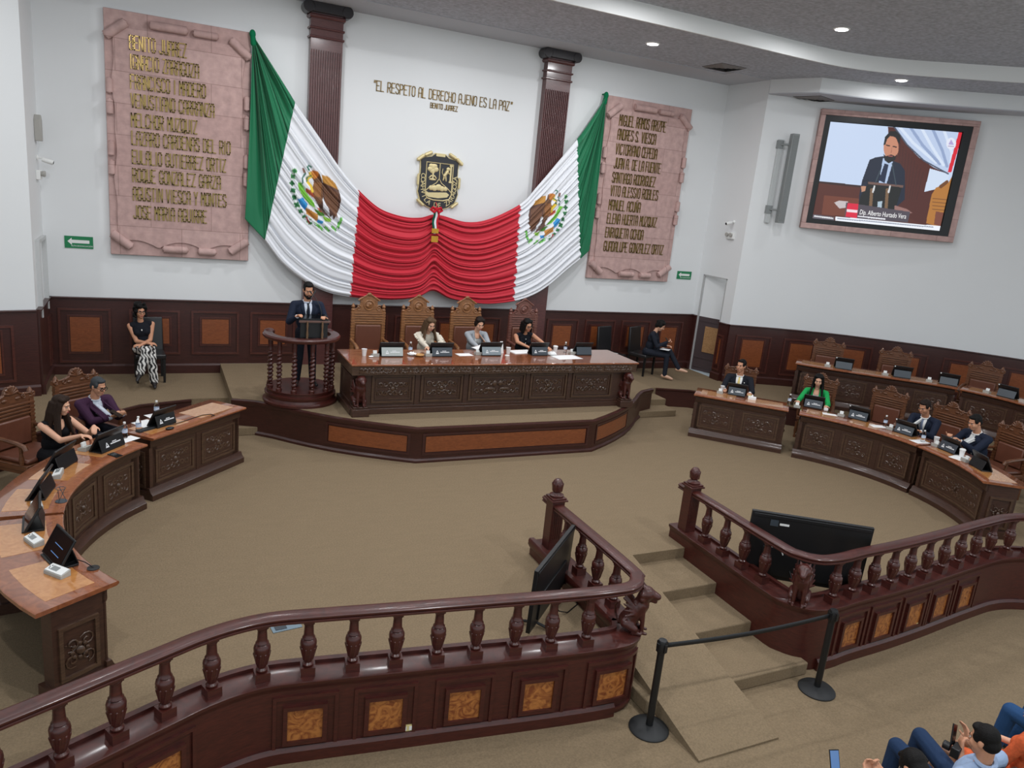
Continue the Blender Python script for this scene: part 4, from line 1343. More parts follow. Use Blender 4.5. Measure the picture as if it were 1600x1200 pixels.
# ------------------------------------------------------------------ curved desks of the deputies
def desk_unit(label, front, z0, h, npan, group, smooth=6, rosettes=(), end_lo=True, end_hi=True, seed=0, depth=0.62, inlays=2):
    """front: plan points of the top's chamber-side edge, travelling so that the chamber is on the right-hand side"""
    p = Path(front, smooth)
    z1 = z0 + h
    mid = p.at(p.L / 2, -depth / 2)
    root = thing('deputy_desk', label, 'desk', (mid[0], mid[1], z0), 0, group)
    inv = TR(-mid[0], -mid[1], -z0)
    def bld(g, nm, m, bevel=0.0):
        g.v = [tuple(inv @ Vector(v)) for v in g.v]
        return g.build(nm, m, root, bevel=bevel)
    # top with a moulded edge
    g = G()
    d = depth
    g.psweep(p, [(-d, z1 - 0.035), (-0.02, z1 - 0.035), (0.0, z1 - 0.022), (0.0, z1 - 0.006), (-0.008, z1), (-d + 0.008, z1), (-d, z1 - 0.006)], None, None, 0.12)
    bld(g, 'desk_top', TOPWOOD)
    k = p.L / inlays
    for i in range(inlays):
        g = G(); g.pbox(p, i * k + 0.10, (i + 1) * k - 0.10, -d + 0.13, -0.13, z1, z1 + 0.0015, 0.12)
        bld(g, 'veneer_panel', INLAYTOP)
    # front panel, frieze, plinth
    a, b = 0.05, p.L - 0.05
    g = G()
    g.psweep(p, [(-0.16, z0), (-0.10, z0), (-0.10, z1 - 0.035), (-0.16, z1 - 0.035)], a, b, 0.12)
    bld(g, 'front_panel', DESKWOOD)
    g = G()
    g.psweep(p, [(-0.12, z1 - 0.15), (-0.09, z1 - 0.15), (-0.08, z1 - 0.13), (-0.08, z1 - 0.06), (-0.05, z1 - 0.035), (-0.12, z1 - 0.035)], a - .02, b + .02, 0.12)
    bld(g, 'frieze', DESKWOOD)
    g = G()
    g.psweep(p, [(-0.12, z0), (-0.03, z0), (-0.03, z0 + 0.07), (-0.06, z0 + 0.10), (-0.08, z0 + 0.15), (-0.12, z0 + 0.15)], a - .05, b + .05, 0.12)
    bld(g, 'plinth', DESKWOOD)
    # end pedestals
    for e, (s0, s1) in enumerate(((a - 0.02, a + 0.10), (b - 0.10, b + 0.02))):
        g = G(); g.pbox(p, s0, s1, -d + 0.12, -0.10, z0, z1 - 0.035)
        g.pbox(p, s0 - 0.03, s1 + 0.03, -d + 0.09, -0.06, z0, z0 + 0.10)
        bld(g, 'end_pedestal', DESKWOOD)
        s_face = s0 if e == 0 else s1
        sg = -1 if e == 0 else 1
        g = G()
        for n0, n1, za, zb in ((-d + .16, -.16, z1 - .24, z1 - .21), (-d + .16, -.16, z0 + .14, z0 + .17), (-d + .16, -d + .19, z0 + .17, z1 - .24), (-.19, -.16, z0 + .17, z1 - .24)):
            q0, q1 = sorted((s_face, s_face + sg * 0.018))
            g.pbox(p, q0, q1, n0, n1, za, zb)
        cc = p.at(s_face + sg * 0.006, -d / 2)
        f_ = lambda x, z: Vector((*p.at(s_face + sg * 0.008, -d / 2 + x), z0 + (h - .1) / 2 + z))
        carve(g, d * 0.36, h * 0.36, None, 0.006, seed + e, 0, True, 0.6, f_)
        bld(g, 'carved_end', CARVEWOOD)
    # carved panels between stiles
    k = (b - a) / npan
    for i in range(npan):
        s0 = a + i * k + 0.07; s1 = a + (i + 1) * k - 0.07
        g = G()
        za, zb = z0 + 0.19, z1 - 0.19
        g.pframe(p, s0, s1, za, zb, -0.11, 0.03, 0.02, 0.12)
        g.pframe(p, s0 + .05, s1 - .05, za + .045, zb - .045, -0.11, 0.015, 0.012, 0.12)
        cs = (s0 + s1) / 2
        f_ = lambda x, z: Vector((*p.at(cs + x, -0.108), (za + zb) / 2 + z))
        carve(g, (s1 - s0) - 0.15, (zb - za) - 0.12, None, 0.013, seed * 7 + i, 0, True, 1.0, f_)
        bld(g, 'carved_panel', CARVEWOOD)
        g = G(); g.pbox(p, a + i * k - 0.025, a + i * k + 0.025, -0.11, -0.095, z0 + .15, z1 - .15)
        bld(g, 'stile', DESKWOOD)
    return root
def arcp(cx, cy, r, a0, a1, n):
    return [(cx + r * math.cos(math.radians(a0 + (a1 - a0) * i / n)), cy + r * math.sin(math.radians(a0 + (a1 - a0) * i / n))) for i in range(n + 1)]
AC = (3.3, -6.65); AR = 2.42
st = [(3.83, -3.63), (4.98, -4.78)]
u1 = arcp(*AC, AR, 44, -1.5, 12)
u2 = arcp(*AC, AR, -2.5, -37, 8)
# chamber must lie on the right-hand side of travel: on the right-hand desks travel away from the back wall
GR1 = 'front row of carved curved desks'
desk_unit('straight carved desk where the man with the yellow tie sits', st, 0, 0.80, 2, GR1, 0, seed=1, inlays=2)
desk_unit('long curved carved desk with the woman in green behind it', u1, 0, 0.80, 3, GR1, 0, seed=2, inlays=3)
desk_unit('short curved carved desk at the right end of the right-hand row', u2, 0, 0.80, 1, GR1, 0, seed=3, inlays=2)
ml = lambda pts: [(-x, y) for x, y in pts[::-1]]
desk_unit('straight carved desk on the left nearest the dais steps', ml(st), 0, 0.80, 2, GR1, 0, seed=4, inlays=2)
desk_unit('long curved carved desk on the left with the woman in black leaning on it', ml(u1), 0, 0.80, 3, GR1, 0, seed=5, inlays=3)
desk_unit('short curved carved desk at the near left end, with two dark screens on top', ml(u2), 0, 0.80, 1, GR1, 0, seed=6, inlays=2)
r2 = [(6.62, -3.20), (7.03, -3.68), (7.72, -4.34), (8.25, -4.82), (8.62, -5.30), (8.82, -5.85), (8.86, -6.4), (8.8, -7.1), (8.6, -7.8)]
pl_ = Path(r2, 4)
g = G(); g.psweep(pl_, [(-1.62, PLAT), (-0.02, PLAT), (-0.02, 0.46), (-1.62, 0.46)], 0.1, pl_.L - 0.1, 0.2)
struct(g.build('floor_back_row', CARPET, smooth=False))
cut = pl_.near(8.62, -5.30)
pa = [pl_.at(s) for s in np.linspace(0, cut - 0.02, 14)]
pb2 = [pl_.at(s) for s in np.linspace(cut + 0.02, pl_.L, 12)]
desk_unit('long carved desk of the back row under the wall screen', pa, 0.46, 0.80, 4, 'back row desks', 0, seed=8, inlays=3)
desk_unit('carved back row desk running out of the right edge of the picture', pb2, 0.46, 0.80, 3, 'back row desks', 0, seed=9, inlays=2)

# ------------------------------------------------------------------ presidium desk
PX0, PX1, PY0, PY1 = -2.36, 2.67, -3.46, -2.42
pd = thing('presidium_desk', 'very long carved desk on the dais where three women sit', 'desk', (0.15, -2.94, DAIS))
hw = (PX1 - PX0) / 2; hd_ = (PY1 - PY0) / 2; H = 0.80
g = G(); g.box(-hw, hw, -hd_, hd_, H - 0.03, H); g.build('desk_top', TOPWOOD, pd, bevel=0.01)
g = G(); g.box(-hw + .02, hw - .02, -hd_ + .03, hd_ - .03, H - .17, H - .03); g.build('frieze', CARVEWOOD, pd)
fl = G()
for i in range(8):
    x = -hw + .1 + (2 * hw - .2) * (i + .5) / 8
    carve(fl, (2 * hw - .2) / 8 - .03, .095, TR(x, -hd_ + .022, H - .10), 0.013, i + 30, 0, False, 0.9)
for sx in (-1, 1):
    carve(fl, 0.85, .085, TR(sx * (hw - .03), 0, H - .105) @ RZ(sx * PI / 2), 0.0055, 50, 0, False, 0.75)
fl.build('frieze_carving', CARVEWOOD, pd)
g = G(); g.box(-hw + .18, hw - .18, -hd_ + .14, -hd_ + .2, 0, H - .17); 
for sx in (-1, 1):
    x0, x1 = sorted((sx * (hw - .22), sx * (hw - .06)))
    g.box(x0, x1, -hd_ + .2, hd_ - .08, 0, H - .17)
g.build('body', DESKWOOD, pd)
g = G(); g.box(-hw + .1, hw - .1, -hd_ + .10, -hd_ + .2, 0, .09); g.box(-hw + .12, hw - .12, -hd_ + .12, -hd_ + .2, .09, .13)
for sx in (-1, 1):
    x0, x1 = sorted((sx * (hw - .24), sx * (hw - .02)))
    g.box(x0, x1, -hd_ + .1, hd_ - .05, 0, .1)
g.build('plinth', DESKWOOD, pd, bevel=0.006)
yf = -hd_ + .14
PP = [(-2.17, -1.51), (-1.40, -.71), (-.60, .39), (.49, 1.18), (1.29, 2.08)]
for i, (xa, xb) in enumerate(PP):
    x = (xa + xb) / 2; wN = xb - xa
    g = G()
    for (x0, x1, z0, z1) in ((xa, xb, .17, .20), (xa, xb, .575, .60), (xa, xa + .03, .2, .575), (xb - .03, xb, .2, .575)):
        g.box(x0, x1, yf - .022, yf, z0, z1)
    for (x0, x1, z0, z1) in ((xa + .06, xb - .06, .225, .237), (xa + .06, xb - .06, .54, .552), (xa + .06, xa + .072, .237, .54), (xb - .072, xb - .06, .237, .54)):
        g.box(x0, x1, yf - .012, yf, z0, z1)
    carve(g, wN - .16, .28, TR(x, yf - .006, .388), 0.011, i + 60, 0, i != 2, 1.15)
    if i == 2:
        for s in (-1, 1):
            g.ell((x + s * .13, yf - .016, .36), (.09, .022, .03)); g.ell((x + s * .05, yf - .016, .45), (.04, .018, .05))
    g.build('carved_panel', CARVEWOOD, pd)
    if i:
        c_ = (PP[i - 1][1] + xa) / 2
        g = G(); g.box(c_ - .035, c_ + .035, yf - .014, yf, .13, .63); g.build('stile', DESKWOOD, pd)
for sx in (-1, 1):
    g = G()
    for (y0, y1, z0, z1) in ((-.32, .36, .14, .165), (-.32, .36, .56, .585), (-.32, -.295, .165, .56), (.335, .36, .165, .56)):
        x0, x1 = sorted((sx * (hw - .06), sx * (hw - .045)))
        g.box(x0, x1, y0, y1, z0, z1)
    g.build('side_molding', DESKWOOD, pd)
def griffin(g, M, s=1.0):
    """carved winged lion sitting up: chest to local -y"""
    c = lambda a, b, r0, r1: g.cap(M @ (Vector(a) * s), M @ (Vector(b) * s), r0 * s, r1 * s)
    e = lambda a, r: g.ell(M @ (Vector(a) * s), tuple(q * s for q in r))
    e((0, .05, .10), (.075, .10, .085))
    c((0, .04, .12), (0, -.05, .28), .085, .08)
    for sx in (-1, 1):
        c((sx * .04, -.07, .24), (sx * .045, -.085, .12), .03, .022); c((sx * .045, -.085, .12), (sx * .045, -.09, .02), .022, .018)
        c((sx * .045, -.09, .015), (sx * .045, -.13, .012), .02, .015)
        c((sx * .065, .07, .10), (sx * .075, -.02, .06), .05, .035); c((sx * .075, -.01, .02), (sx * .075, -.08, .015), .024, .016)
    c((0, -.05, .28), (0, -.07, .37), .07, .065)
    e((0, -.09, .405), (.072, .075, .068)); c((0, -.14, .40), (0, -.19, .385), .046, .034); c((0, -.13, .355), (0, -.175, .335), .032, .022)
    for k in range(9):
        a = k * PI / 4.5; e((.06 * math.cos(a), -.05, .385 + .065 * math.sin(a)), (.03, .03, .03))
    for sx in (-1, 1):
        c((sx * .04, -.07, .45), (sx * .05, -.05, .48), .016, .008)
        for k in range(5):
            c((sx * (.065 + .004 * k), 0, .27 - k * .014), (sx * (.085 + .01 * k), .13 - k * .012, .42 - k * .055), .016, .010)
    g_pts = [(0, .13, .06), (.05, .17, .12), (.02, .18, .22), (-.03, .16, .28)]
    for a, b in zip(g_pts[:-1], g_pts[1:]): c(a, b, .013, .011)
for sx in (-1, 1):
    g = G(); x = sx * (hw - .16)
    g.box(x - .13, x + .13, -hd_ - .02, -hd_ + .2, 0, .12); g.box(x - .11, x + .11, -hd_ + .0, -hd_ + .2, .12, .15)
    g.build('corner_block', DESKWOOD, pd, bevel=0.008)
    g = G(); griffin(g, TR(x, -hd_ + .11, .15), 1.0)
    remesh(g, 'carved_griffin', RAILWOOD, 0.009, 2, pd)

# ------------------------------------------------------------------ carved armchairs
def finish_post(g, x, y, z0, z1, w):
    g.box(x - w / 2, x + w / 2, y - w / 2, y + w / 2, z0, z1)
    n = int((z1 - z0) / 0.05)
    for k in range(n):
        g.box(x - w / 2 - .006, x + w / 2 + .006, y - w / 2 - .006, y + w / 2, z0 + k * .05 + .008, z0 + k * .05 + .032)
def carved_chair(label, woodm, tall, group):
    """front faces local -y; origin on the floor under the seat"""
    t = thing('carved_armchair', label, 'armchair', (0, 0, 0), 0, group)
    zr = 1.19 if tall else 1.02       # top of the plain rails
    W2 = 0.30
    g = G(); g.box(-W2, W2, -.28, .27, .36, .43); g.box(-W2 + .02, W2 - .02, -.26, .26, .31, .36); g.build('seat_frame', woodm, t, bevel=0.008)
    g = G(); g.box(-W2 + .03, W2 - .03, -.26, .22, .43, .49); g.build('seat_pad', LEATHER, t, bevel=0.025)
    for sx in (-1, 1):
        g = G(); x = sx * (W2 - .03)
        g.lathe([(.024, 0), (.03, .03), (.02, .06), (.034, .14), (.026, .22), (.034, .31)], 12, TR(x, -.24, 0)); g.build('leg', woodm, t)
        g = G(); g.taper((x, .25), (.05, .05), (.055, .055), 0, .36); g.build('leg', woodm, t)
        g = G()
        g.tube([(x + sx * .02, .24, .70), (x + sx * .03, .05, .70), (x + sx * .03, -.15, .685), (x + sx * .03, -.26, .66), (x + sx * .03, -.28, .62)], [.024, .026, .028, .032, .03], 8)
        g.lathe([(.022, .43), (.03, .5), (.018, .56), (.026, .66)], 10, TR(x + sx * .02, -.2, 0))
        g.build('arm', woodm, t)
        g = G(); finish_post(g, x, .25, .36, zr + .02, .055); g.build('back_post', woodm, t)
        g = G(); g.lathe([(.03, 0), (.036, .02), (.022, .04), (.034, .075), (.02, .11), (.006, .13)], 10, TR(x, .25, zr + .02)); g.build('finial', woodm, t)
    g = G(); g.box(-W2 + .05, W2 - .05, .235, .265, .44, zr); 
    for k in range(5 if tall else 4):
        z = (0.99 if tall else 0.85) + k * .042
        g.box(-W2 + .05, W2 - .05, .215, .24, z, z + .024)
    g.build('back_panel', woodm, t, bevel=0.004)
    g = G(); g.box(-W2 + .075, W2 - .075, .195, .24, .50, .97 if tall else .83); o = g.build('back_pad', LEATHER, t, bevel=0.02)
    # carved crest
    g = G()
    yb = .25
    if tall:
        poly = [(-W2 + .03, 0), (W2 - .03, 0), (W2 - .04, .05), (W2 - .10, .07), (W2 - .13, .12), (.155, .14), (.15, .20), (.19, .21), (.15, .245), (.08, .275), (.03, .31), (0, .325), (-.03, .31), (-.08, .275), (-.15, .245), (-.19, .21), (-.15, .20), (-.155, .14), (-W2 + .13, .12), (-W2 + .10, .07), (-W2 + .04, .05)]
        g.prism(poly, -.02, .02, TR(0, yb, zr) @ FRONT)
        M = TR(0, yb - .022, zr)
        f_ = lambda x, z: M @ Vector((x, 0, z))
        g.tube([f_(.085 * math.cos(a), .125 + .085 * math.sin(a)) for a in np.linspace(0, 2 * PI, 20)[:-1]], .014, 6, closed=True)
        g.ell(f_(0, .125), (.06, .015, .06)); g.ell(f_(.02, .14), (.03, .025, .035)); g.ell(f_(-.025, .11), (.03, .022, .03))
        g.tube([f_(-.19, .205), f_(-.08, .275), f_(0, .325), f_(.08, .275), f_(.19, .205)], .015, 6)
        g.ell(f_(0, .315), (.04, .02, .03))
        for sx in (-1, 1):
            pts = [f_(sx * a, b) for a, b in spiral(.18, .07, .055, 1.3, 1.0, 1, 14)]
            g.tube(pts, .011, 6)
            pts = [f_(sx * a, b) for a, b in spiral(.125, .20, .03, 1.2, 2.0, -1, 10)]
            g.tube(pts, .008, 6)
    else:
        poly = [(-W2 - .02, .09), (-W2 - .03, .04), (-W2 + .01, 0), (W2 - .01, 0), (W2 + .03, .04), (W2 + .02, .09), (W2 - .05, .085), (.16, .085), (.09, .115), (.075, .16), (.04, .20), (-.04, .20), (-.075, .16), (-.09, .115), (-.16, .085), (-W2 + .05, .085)]
        g.prism(poly, -.02, .02, TR(0, yb, zr) @ FRONT)
        M = TR(0, yb - .022, zr)
        f_ = lambda x, z: M @ Vector((x, 0, z))
        for k in range(7):
            a = PI * (k + .5) / 7
            g.cap(f_(0, .115), f_(.085 * math.cos(a), .115 + .09 * math.sin(a)), .012, .018)
        g.tube([f_(-W2 + .02, .085), f_(-.17, .085), f_(-.10, .11), f_(-.07, .17), f_(0, .21), f_(.07, .17), f_(.10, .11), f_(.17, .085), f_(W2 - .02, .085)], .012, 6)
        for sx in (-1, 1):
            g.tube([f_(sx * a, b) for a, b in spiral(.17, .06, .04, 1.3, 0.5, 1, 14)], .011, 6)
            g.tube([f_(sx * a, b) for a, b in spiral(W2 - .01, .075, .035, 1.2, 2.0, 1, 12)], .015, 6)
            g.ell(f_(sx * .09, .05), (.04, .015, .02))
    g.build('carved_crest', woodm, t)
    return t
PG = 'tall carved chairs of the dais'
tall0 = carved_chair('empty tall carved chair nearest the lectern', OAK, True, PG)
def place(o, x, y, z, rz):
    o.location = (x, y, z); o.rotation_euler = (0, 0, rz); return o
place(tall0, -1.56, -1.45, DAIS, 0.0)
dup(tall0, (-0.66, -1.45, DAIS), 0.0, 'tall carved chair behind the woman in the cream blouse')
dup(tall0, (0.27, -1.45, DAIS), 0.0, 'tall carved chair behind the woman in the grey blazer')
tall1 = carved_chair('tall reddish carved chair behind the woman in the black sleeveless top on the dais', REDOAK, True, PG)
place(tall1, 1.46, -1.45, DAIS, 0.0)
DG = 'carved leather armchairs of the deputies'
dep0 = carved_chair('carved armchair of the man with the yellow tie', OAKDARK, False, DG)
def at_arc(deg, r, sgn=1):
    a = math.radians(deg)
    return (sgn * (AC[0] + r * math.cos(a)), AC[1] + r * math.sin(a), face_to(-sgn * math.cos(a), -math.sin(a)))
x, y, rz = 5.27, -3.17, face_to(-.707, -.707)
place(dep0, x, y, 0, rz)
RC = []
for (deg, r, lab) in ((39.5, 4.08, 'carved armchair of the woman in the green blazer'), (23.5, 4.15, 'empty carved armchair between the woman in green and the man with the striped tie'),
                      (9.0, 4.05, 'carved armchair of the man in navy with the tie, near the right'), (-6.0, 4.02, 'carved armchair right behind the man with the open white collar'), (-22, 4.1, 'carved armchair nearest the right edge of the picture')):
    x, y, rz = at_arc(deg, r)
    dup(dep0, (x, y, 0), rz, lab)
x, y = 5.73, -3.24
dup(dep0, (-x, y, 0), face_to(.66, -.75), 'carved armchair of the man in the purple jacket')
x, y, rz = at_arc(40.5, 3.95, -1)
dup(dep0, (x, y, 0), rz, 'carved armchair at the left edge, behind the woman in black at the curved desk')
x, y, rz = at_arc(12, 4.12, -1)
for (s, lab) in ((pl_.near(7.05, -3.7) - 0.05, 'back row armchair nearest the open door'), (pl_.near(8.05, -4.62), 'second back row armchair from the open door'), (pl_.near(8.70, -5.45), 'third back row armchair from the open door'), (pl_.near(8.86, -6.5), 'back row armchair cut by the right edge of the picture')):
    cx_, cy_ = pl_.at(s, -1.12)
    n_ = pl_.normal(s)
    dup(dep0, (cx_, cy_, 0.46), face_to(n_.x, n_.y), lab)

# black leather side chairs against the wall
def parsons(label):
    t = thing('side_chair', label, 'chair', (0, 0, 0), 0, 'black leather chairs by the wall')
    g = G(); g.box(-.23, .23, -.25, .2, .40, .48); g.build('seat', BLACKLEATHER, t, bevel=0.02)
    g = G(); g.add([(-.23, .17, .44), (.23, .17, .44), (.23, .23, .44), (-.23, .23, .44), (-.22, .23, 1.02), (.22, .23, 1.02), (.22, .28, 1.02), (-.22, .28, 1.02)], [(3, 2, 1, 0), (4, 5, 6, 7), (0, 1, 5, 4), (1, 2, 6, 5), (2, 3, 7, 6), (3, 0, 4, 7)])
    g.build('backrest', BLACKLEATHER, t, bevel=0.015)
    for sx in (-1, 1):
        for y in (-.22, .2):
            g = G(); g.taper((sx * .2, y), (.034, .034), (.045, .045), 0, .40); g.build('leg', BLACK, t)
    return t
s0 = parsons('black leather chair of the woman in zebra trousers')
place(s0, -5.02, -0.47, PLAT, 0.08)
dup(s0, (3.98, -0.55, PLAT), 0.32, 'empty black leather chair with a paper on its seat, right of the dais')
dup(s0, (4.83, -0.50, PLAT), 0.42, 'black leather chair of the woman in the dark suit')

# ------------------------------------------------------------------ round lectern pulpit
lx, ly = -2.90, -2.42
pu = thing('round_pulpit', 'round dark pulpit with twisted columns around the standing man', 'pulpit', (lx, ly, DAIS))
g = G(); g.lathe([(.56, 0), (.56, .035), (.535, .05), (.52, .09), (.535, .12), (.535, .15), (.50, .16)], 40); g.lathe([(.50, .14), (.50, .19), (.515, .20), (.515, .215), (.0, .216)], 40)
g.build('round_base', RAILWOOD, pu)
for k, dg in enumerate((-200, -172, -142, -112, -80, -48, -20, 8)):
    a = math.radians(dg)
    cx_, cy_ = .47 * math.cos(a), .47 * math.sin(a)
    g = G()
    prof = [(.036, 0), (.04, .03), (.028, .05)]
    g.lathe([(.045, .0), (.045, .04), (.028, .055), (.036, .08)], 12, TR(cx_, cy_, .216))
    # twisted shaft
    P = []
    for i in range(72):
        z = .29 + .50 * i / 71
        row = []
        for j in range(13):
            th = 2 * PI * j / 12
            r = .030 + .010 * math.cos(th - i * 2 * PI * 8 / 71) + .006 * math.sin(PI * i / 71)
            row.append((cx_ + r * math.cos(th), cy_ + r * math.sin(th), z))
        P.append(row)
    gg = [list(r) for r in P]
    g.grid(gg)
    g.lathe([(.030, .07), (.026, .08)], 12, TR(cx_, cy_, .216))
    g.lathe([(.03, .785), (.036, .81), (.028, .83), (.034, .87), (.034, 1.0)], 12, TR(cx_, cy_, 0))
    g.build('twisted_column', RAILWOOD, pu)
# ring rail, open at the back
P = []
prof = [(.44, .99), (.56, .99), (.575, 1.01), (.575, 1.035), (.555, 1.055), (.43, 1.055), (.425, 1.03)]
angs = np.linspace(math.radians(-205), math.radians(25), 60)
g = G()
rows = [[(r * math.cos(a), r * math.sin(a), z) for r, z in prof + prof[:1]] for a in angs]
g.grid(rows)
for a in (angs[0], angs[-1]):
    g.add([(r * math.cos(a), r * math.sin(a), z) for r, z in prof], [tuple(range(len(prof))) if a == angs[0] else tuple(range(len(prof) - 1, -1, -1))])
g.ell((.5 * math.cos(angs[0]), .5 * math.sin(angs[0]), 1.03), (.085, .085, .05)); g.ell((.5 * math.cos(angs[-1]), .5 * math.sin(angs[-1]), 1.03), (.085, .085, .05))
g.build('ring_rail', RAILWOOD, pu)
g = G(); g.box(-.22, .22, -.40, -.12, -.012, .012, TR(.11, -.0, 1.375) @ RX(.18)); g.build('reading_board', GLOSSBLACK, pu)
g = G(); g.box(-.23, .23, -.415, -.395, -.012, .014, TR(.11, 0, 1.375) @ RX(.18)); g.build('board_edge', plain('pinkish_wood', lin(108, 84, 78), 0.4), pu)
for x in (.0, .22):
    g = G(); g.lathe([(.022, 1.05), (.014, 1.09), (.020, 1.13), (.011, 1.2), (.016, 1.27), (.010, 1.33)], 10, TR(x - .0, -.42, -.02)); g.build('board_post', plain('aged_oak_turning', lin(104, 78, 54), 0.4), pu)
g = G(); g.box(-.09, .31, -.36, -.34, 1.05, 1.34); g.build('screen_back', BLACK, pu)
for i, (x, l) in enumerate(((.02, -1), (.22, 1))):
    m_ = thing('gooseneck_microphone', 'thin gooseneck microphone on the ' + ('left' if i == 0 else 'right') + ' of the pulpit board', 'microphone', (lx + x - .01, ly - .33, DAIS + 1.335))
    g = G(); g.tube([(0, 0, 0), (l * .01, .01, .10), (-l * .02, .04, .20), (-l * .07, .10, .30), (-l * .12, .15, .36)], .006, 6); g.build('gooseneck', BLACK, m_)
    g = G(); g.cap((-l * .12, .15, .36), (-l * .14, .175, .385), .010, .012); g.build('microphone_head', BLACK, m_)

# ------------------------------------------------------------------ balustrades around the aisle
CZ = 0.175; RZT = 0.715
BAL = [(.03, .075), (.044, .085), (.044, .095), (.030, .108), (.036, .125), (.052, .185), (.062, .25), (.064, .275), (.060, .295), (.042, .312), (.050, .322), (.040, .335), (.038, .36), (.034, .43), (.042, .437), (.042, .447), (.033, .455), (.034, .475)]
def balustrade(label, path, gate_s, gate_dir, corner_s, front_sign, panels, outlet_s, label_g, bal_s):
    """gate_s: s of the newel end, corner_s: s of the carved corner"""
    cx_, cy_ = path.at(path.L / 2)
    t = thing('balustrade', label, 'balustrade', (cx_, cy_, PUB), 0, 'dark wooden balustrades beside the aisle')
    inv = TR(-cx_, -cy_, -PUB)
    def bld(g, nm, m, bevel=0.0, par=t):
        g.v = [tuple(inv @ Vector(v)) for v in g.v]
        return g.build(nm, m, par, bevel=bevel)
    g = G()
    g.psweep(path, [(-.15, PUB), (.085, PUB), (.085, CZ - .05), (-.15, CZ - .05)], None, None, .12)
    bld(g, 'parapet_wall', RAILWOOD)
    g = G(); 
    f0, f1 = (0, corner_s - .25) if front_sign < 0 else (corner_s + .25, path.L)
    g.psweep(path, [(.08, PUB), (.125, PUB), (.125, PUB + .10), (.10, PUB + .13), (.08, PUB + .13)], f0, f1, .12)
    bld(g, 'plinth', RAILWOOD)
    g = G()
    g.psweep(path, [(-.16, CZ - .08), (.085, CZ - .08), (.095, CZ - .05), (.11, CZ - .03), (.11, CZ - .006), (.10, CZ), (-.115, CZ), (-.115, CZ + .03), (-.165, CZ + .03), (-.18, CZ + .01), (-.18, CZ - .04)], None, None, .10)
    bld(g, 'coping', RAILWOOD)
    g = G()
    rp = [(-.05, RZT - .072), (.05, RZT - .072), (.062, RZT - .062), (.062, RZT - .05), (.048, RZT - .042), (.062, RZT - .032), (.064, RZT - .018), (.052, RZT - .006), (.034, RZT), (-.034, RZT), (-.052, RZT - .006), (-.064, RZT - .018), (-.062, RZT - .032), (-.048, RZT - .042), (-.062, RZT - .05), (-.062, RZT - .062)]
    g.psweep(path, rp, None, None, .06)
    bld(g, 'handrail', RAILWOOD)
    for s in bal_s:
        x, y = path.at(s, 0.0)
        n = path.normal(s)
        g = G()
        M = TR(x, y, CZ) @ RZ(math.atan2(n.y, n.x))
        g.lathe(BAL, 16, M)
        g.cbox((0, 0, .038), (.11, .11, .076), M); g.cbox((0, 0, .462), (.078, .078, .024), M)
        for k in range(10):      # carved leaves on the vase
            a = 2 * PI * k / 10
            g.cap(M @ Vector((.037 * math.cos(a), .037 * math.sin(a), .13)), M @ Vector((.057 * math.cos(a + .25), .057 * math.sin(a + .25), .235)), .006, .010, n=6)
        bld(g, 'baluster', RAILWOOD)
    for s in panels:
        g = G()
        z0, z1 = -.50, .05
        g.pframe(path, s - .255, s + .255, z0, z1, .085, .03, .018, .3)
        cz = (z0 + z1) / 2 + .01
        g.pframe(path, s - .17, s + .17, cz - .175, cz + .175, .085, .035, .03, .3)
        fr = bld(g, 'panel_frame', RAILWOOD)
        g = G(); g.pbox(path, s - .135, s + .135, .085, .095, cz - .14, cz + .14, .3)
        bld(g, 'burl_panel', BURL)
    if outlet_s:
        g = G()
        M = path.frame(outlet_s, PUB + .165, .088)
        g.cbox((0, -.004, 0), (.10, .012, .055), M); bld(g, 'outlet_plate', plain('ivory_plate', lin(214, 200, 140), 0.4) if 'ivory_plate' not in MATS else MATS['ivory_plate'])
        g = G()
        for k in (-1, 1): g.cbox((k * .025, -.011, 0), (.03, .006, .036), M)
        bld(g, 'outlet_socket', WHITE)
    # newel post
    e = path.at(gate_s)
    nw = bpy.data.objects.new('newel_post', None)
    g = G(); g.box(-.075, .075, -.075, .075, CZ, .74)
    for k in range(5): g.box(-.05 + k * .025 - .005, -.05 + k * .025 + .005, -.081, -.075, CZ + .12, .66)
    g.box(-.10, .10, -.10, .10, .745, .765); g.box(-.085, .085, -.085, .085, .765, .785)
    g.v = [(v[0] + e[0], v[1] + e[1], v[2]) for v in g.v]
    nw = bld(g, 'newel_post', RAILWOOD, 0.008)
    g = G()
    M = TR(e[0], e[1], .785)
    g.lathe([(.075, 0), (.08, .02), (.055, .03), (.04, .05), (.055, .075), (.062, .12), (.058, .16), (.045, .185), (.03, .20), (.012, .205)], 16, M)
    for k in range(8):
        a = 2 * PI * k / 8
        g.cap(M @ Vector((.05 * math.cos(a), .05 * math.sin(a), .07)), M @ Vector((.056 * math.cos(a + .3), .056 * math.sin(a + .3), .15)), .01, .012, n=6)
    bld(g, 'finial', RAILWOOD, 0, nw)
    # the carved winged lion under the corner of the rail
    g = G()
    x, y = path.at(corner_s, .02); n = path.normal(corner_s)
    M = TR(x, y, CZ) @ RZ(face_to(n.x, n.y))
    griffin(g, M @ TR(0, .0, 0), .98)
    g.v = [tuple(inv @ Vector(v)) for v in g.v]
    remesh(g, 'carved_griffin', RAILWOOD, 0.008, 2, t)
    return t
cs = LP.near(-1.03, -9.0)
front_bal = [LP.near(x, y) for x, y in ((-5.87, -9.43), (-5.54, -9.28), (-5.23, -9.13), (-4.93, -8.99), (-4.62, -8.83), (-4.26, -8.76), (-3.92, -8.79), (-3.58, -8.84), (-3.24, -8.88), (-2.90, -8.92), (-2.57, -8.96), (-2.23, -9.01), (-1.90, -9.05), (-1.56, -9.09))]
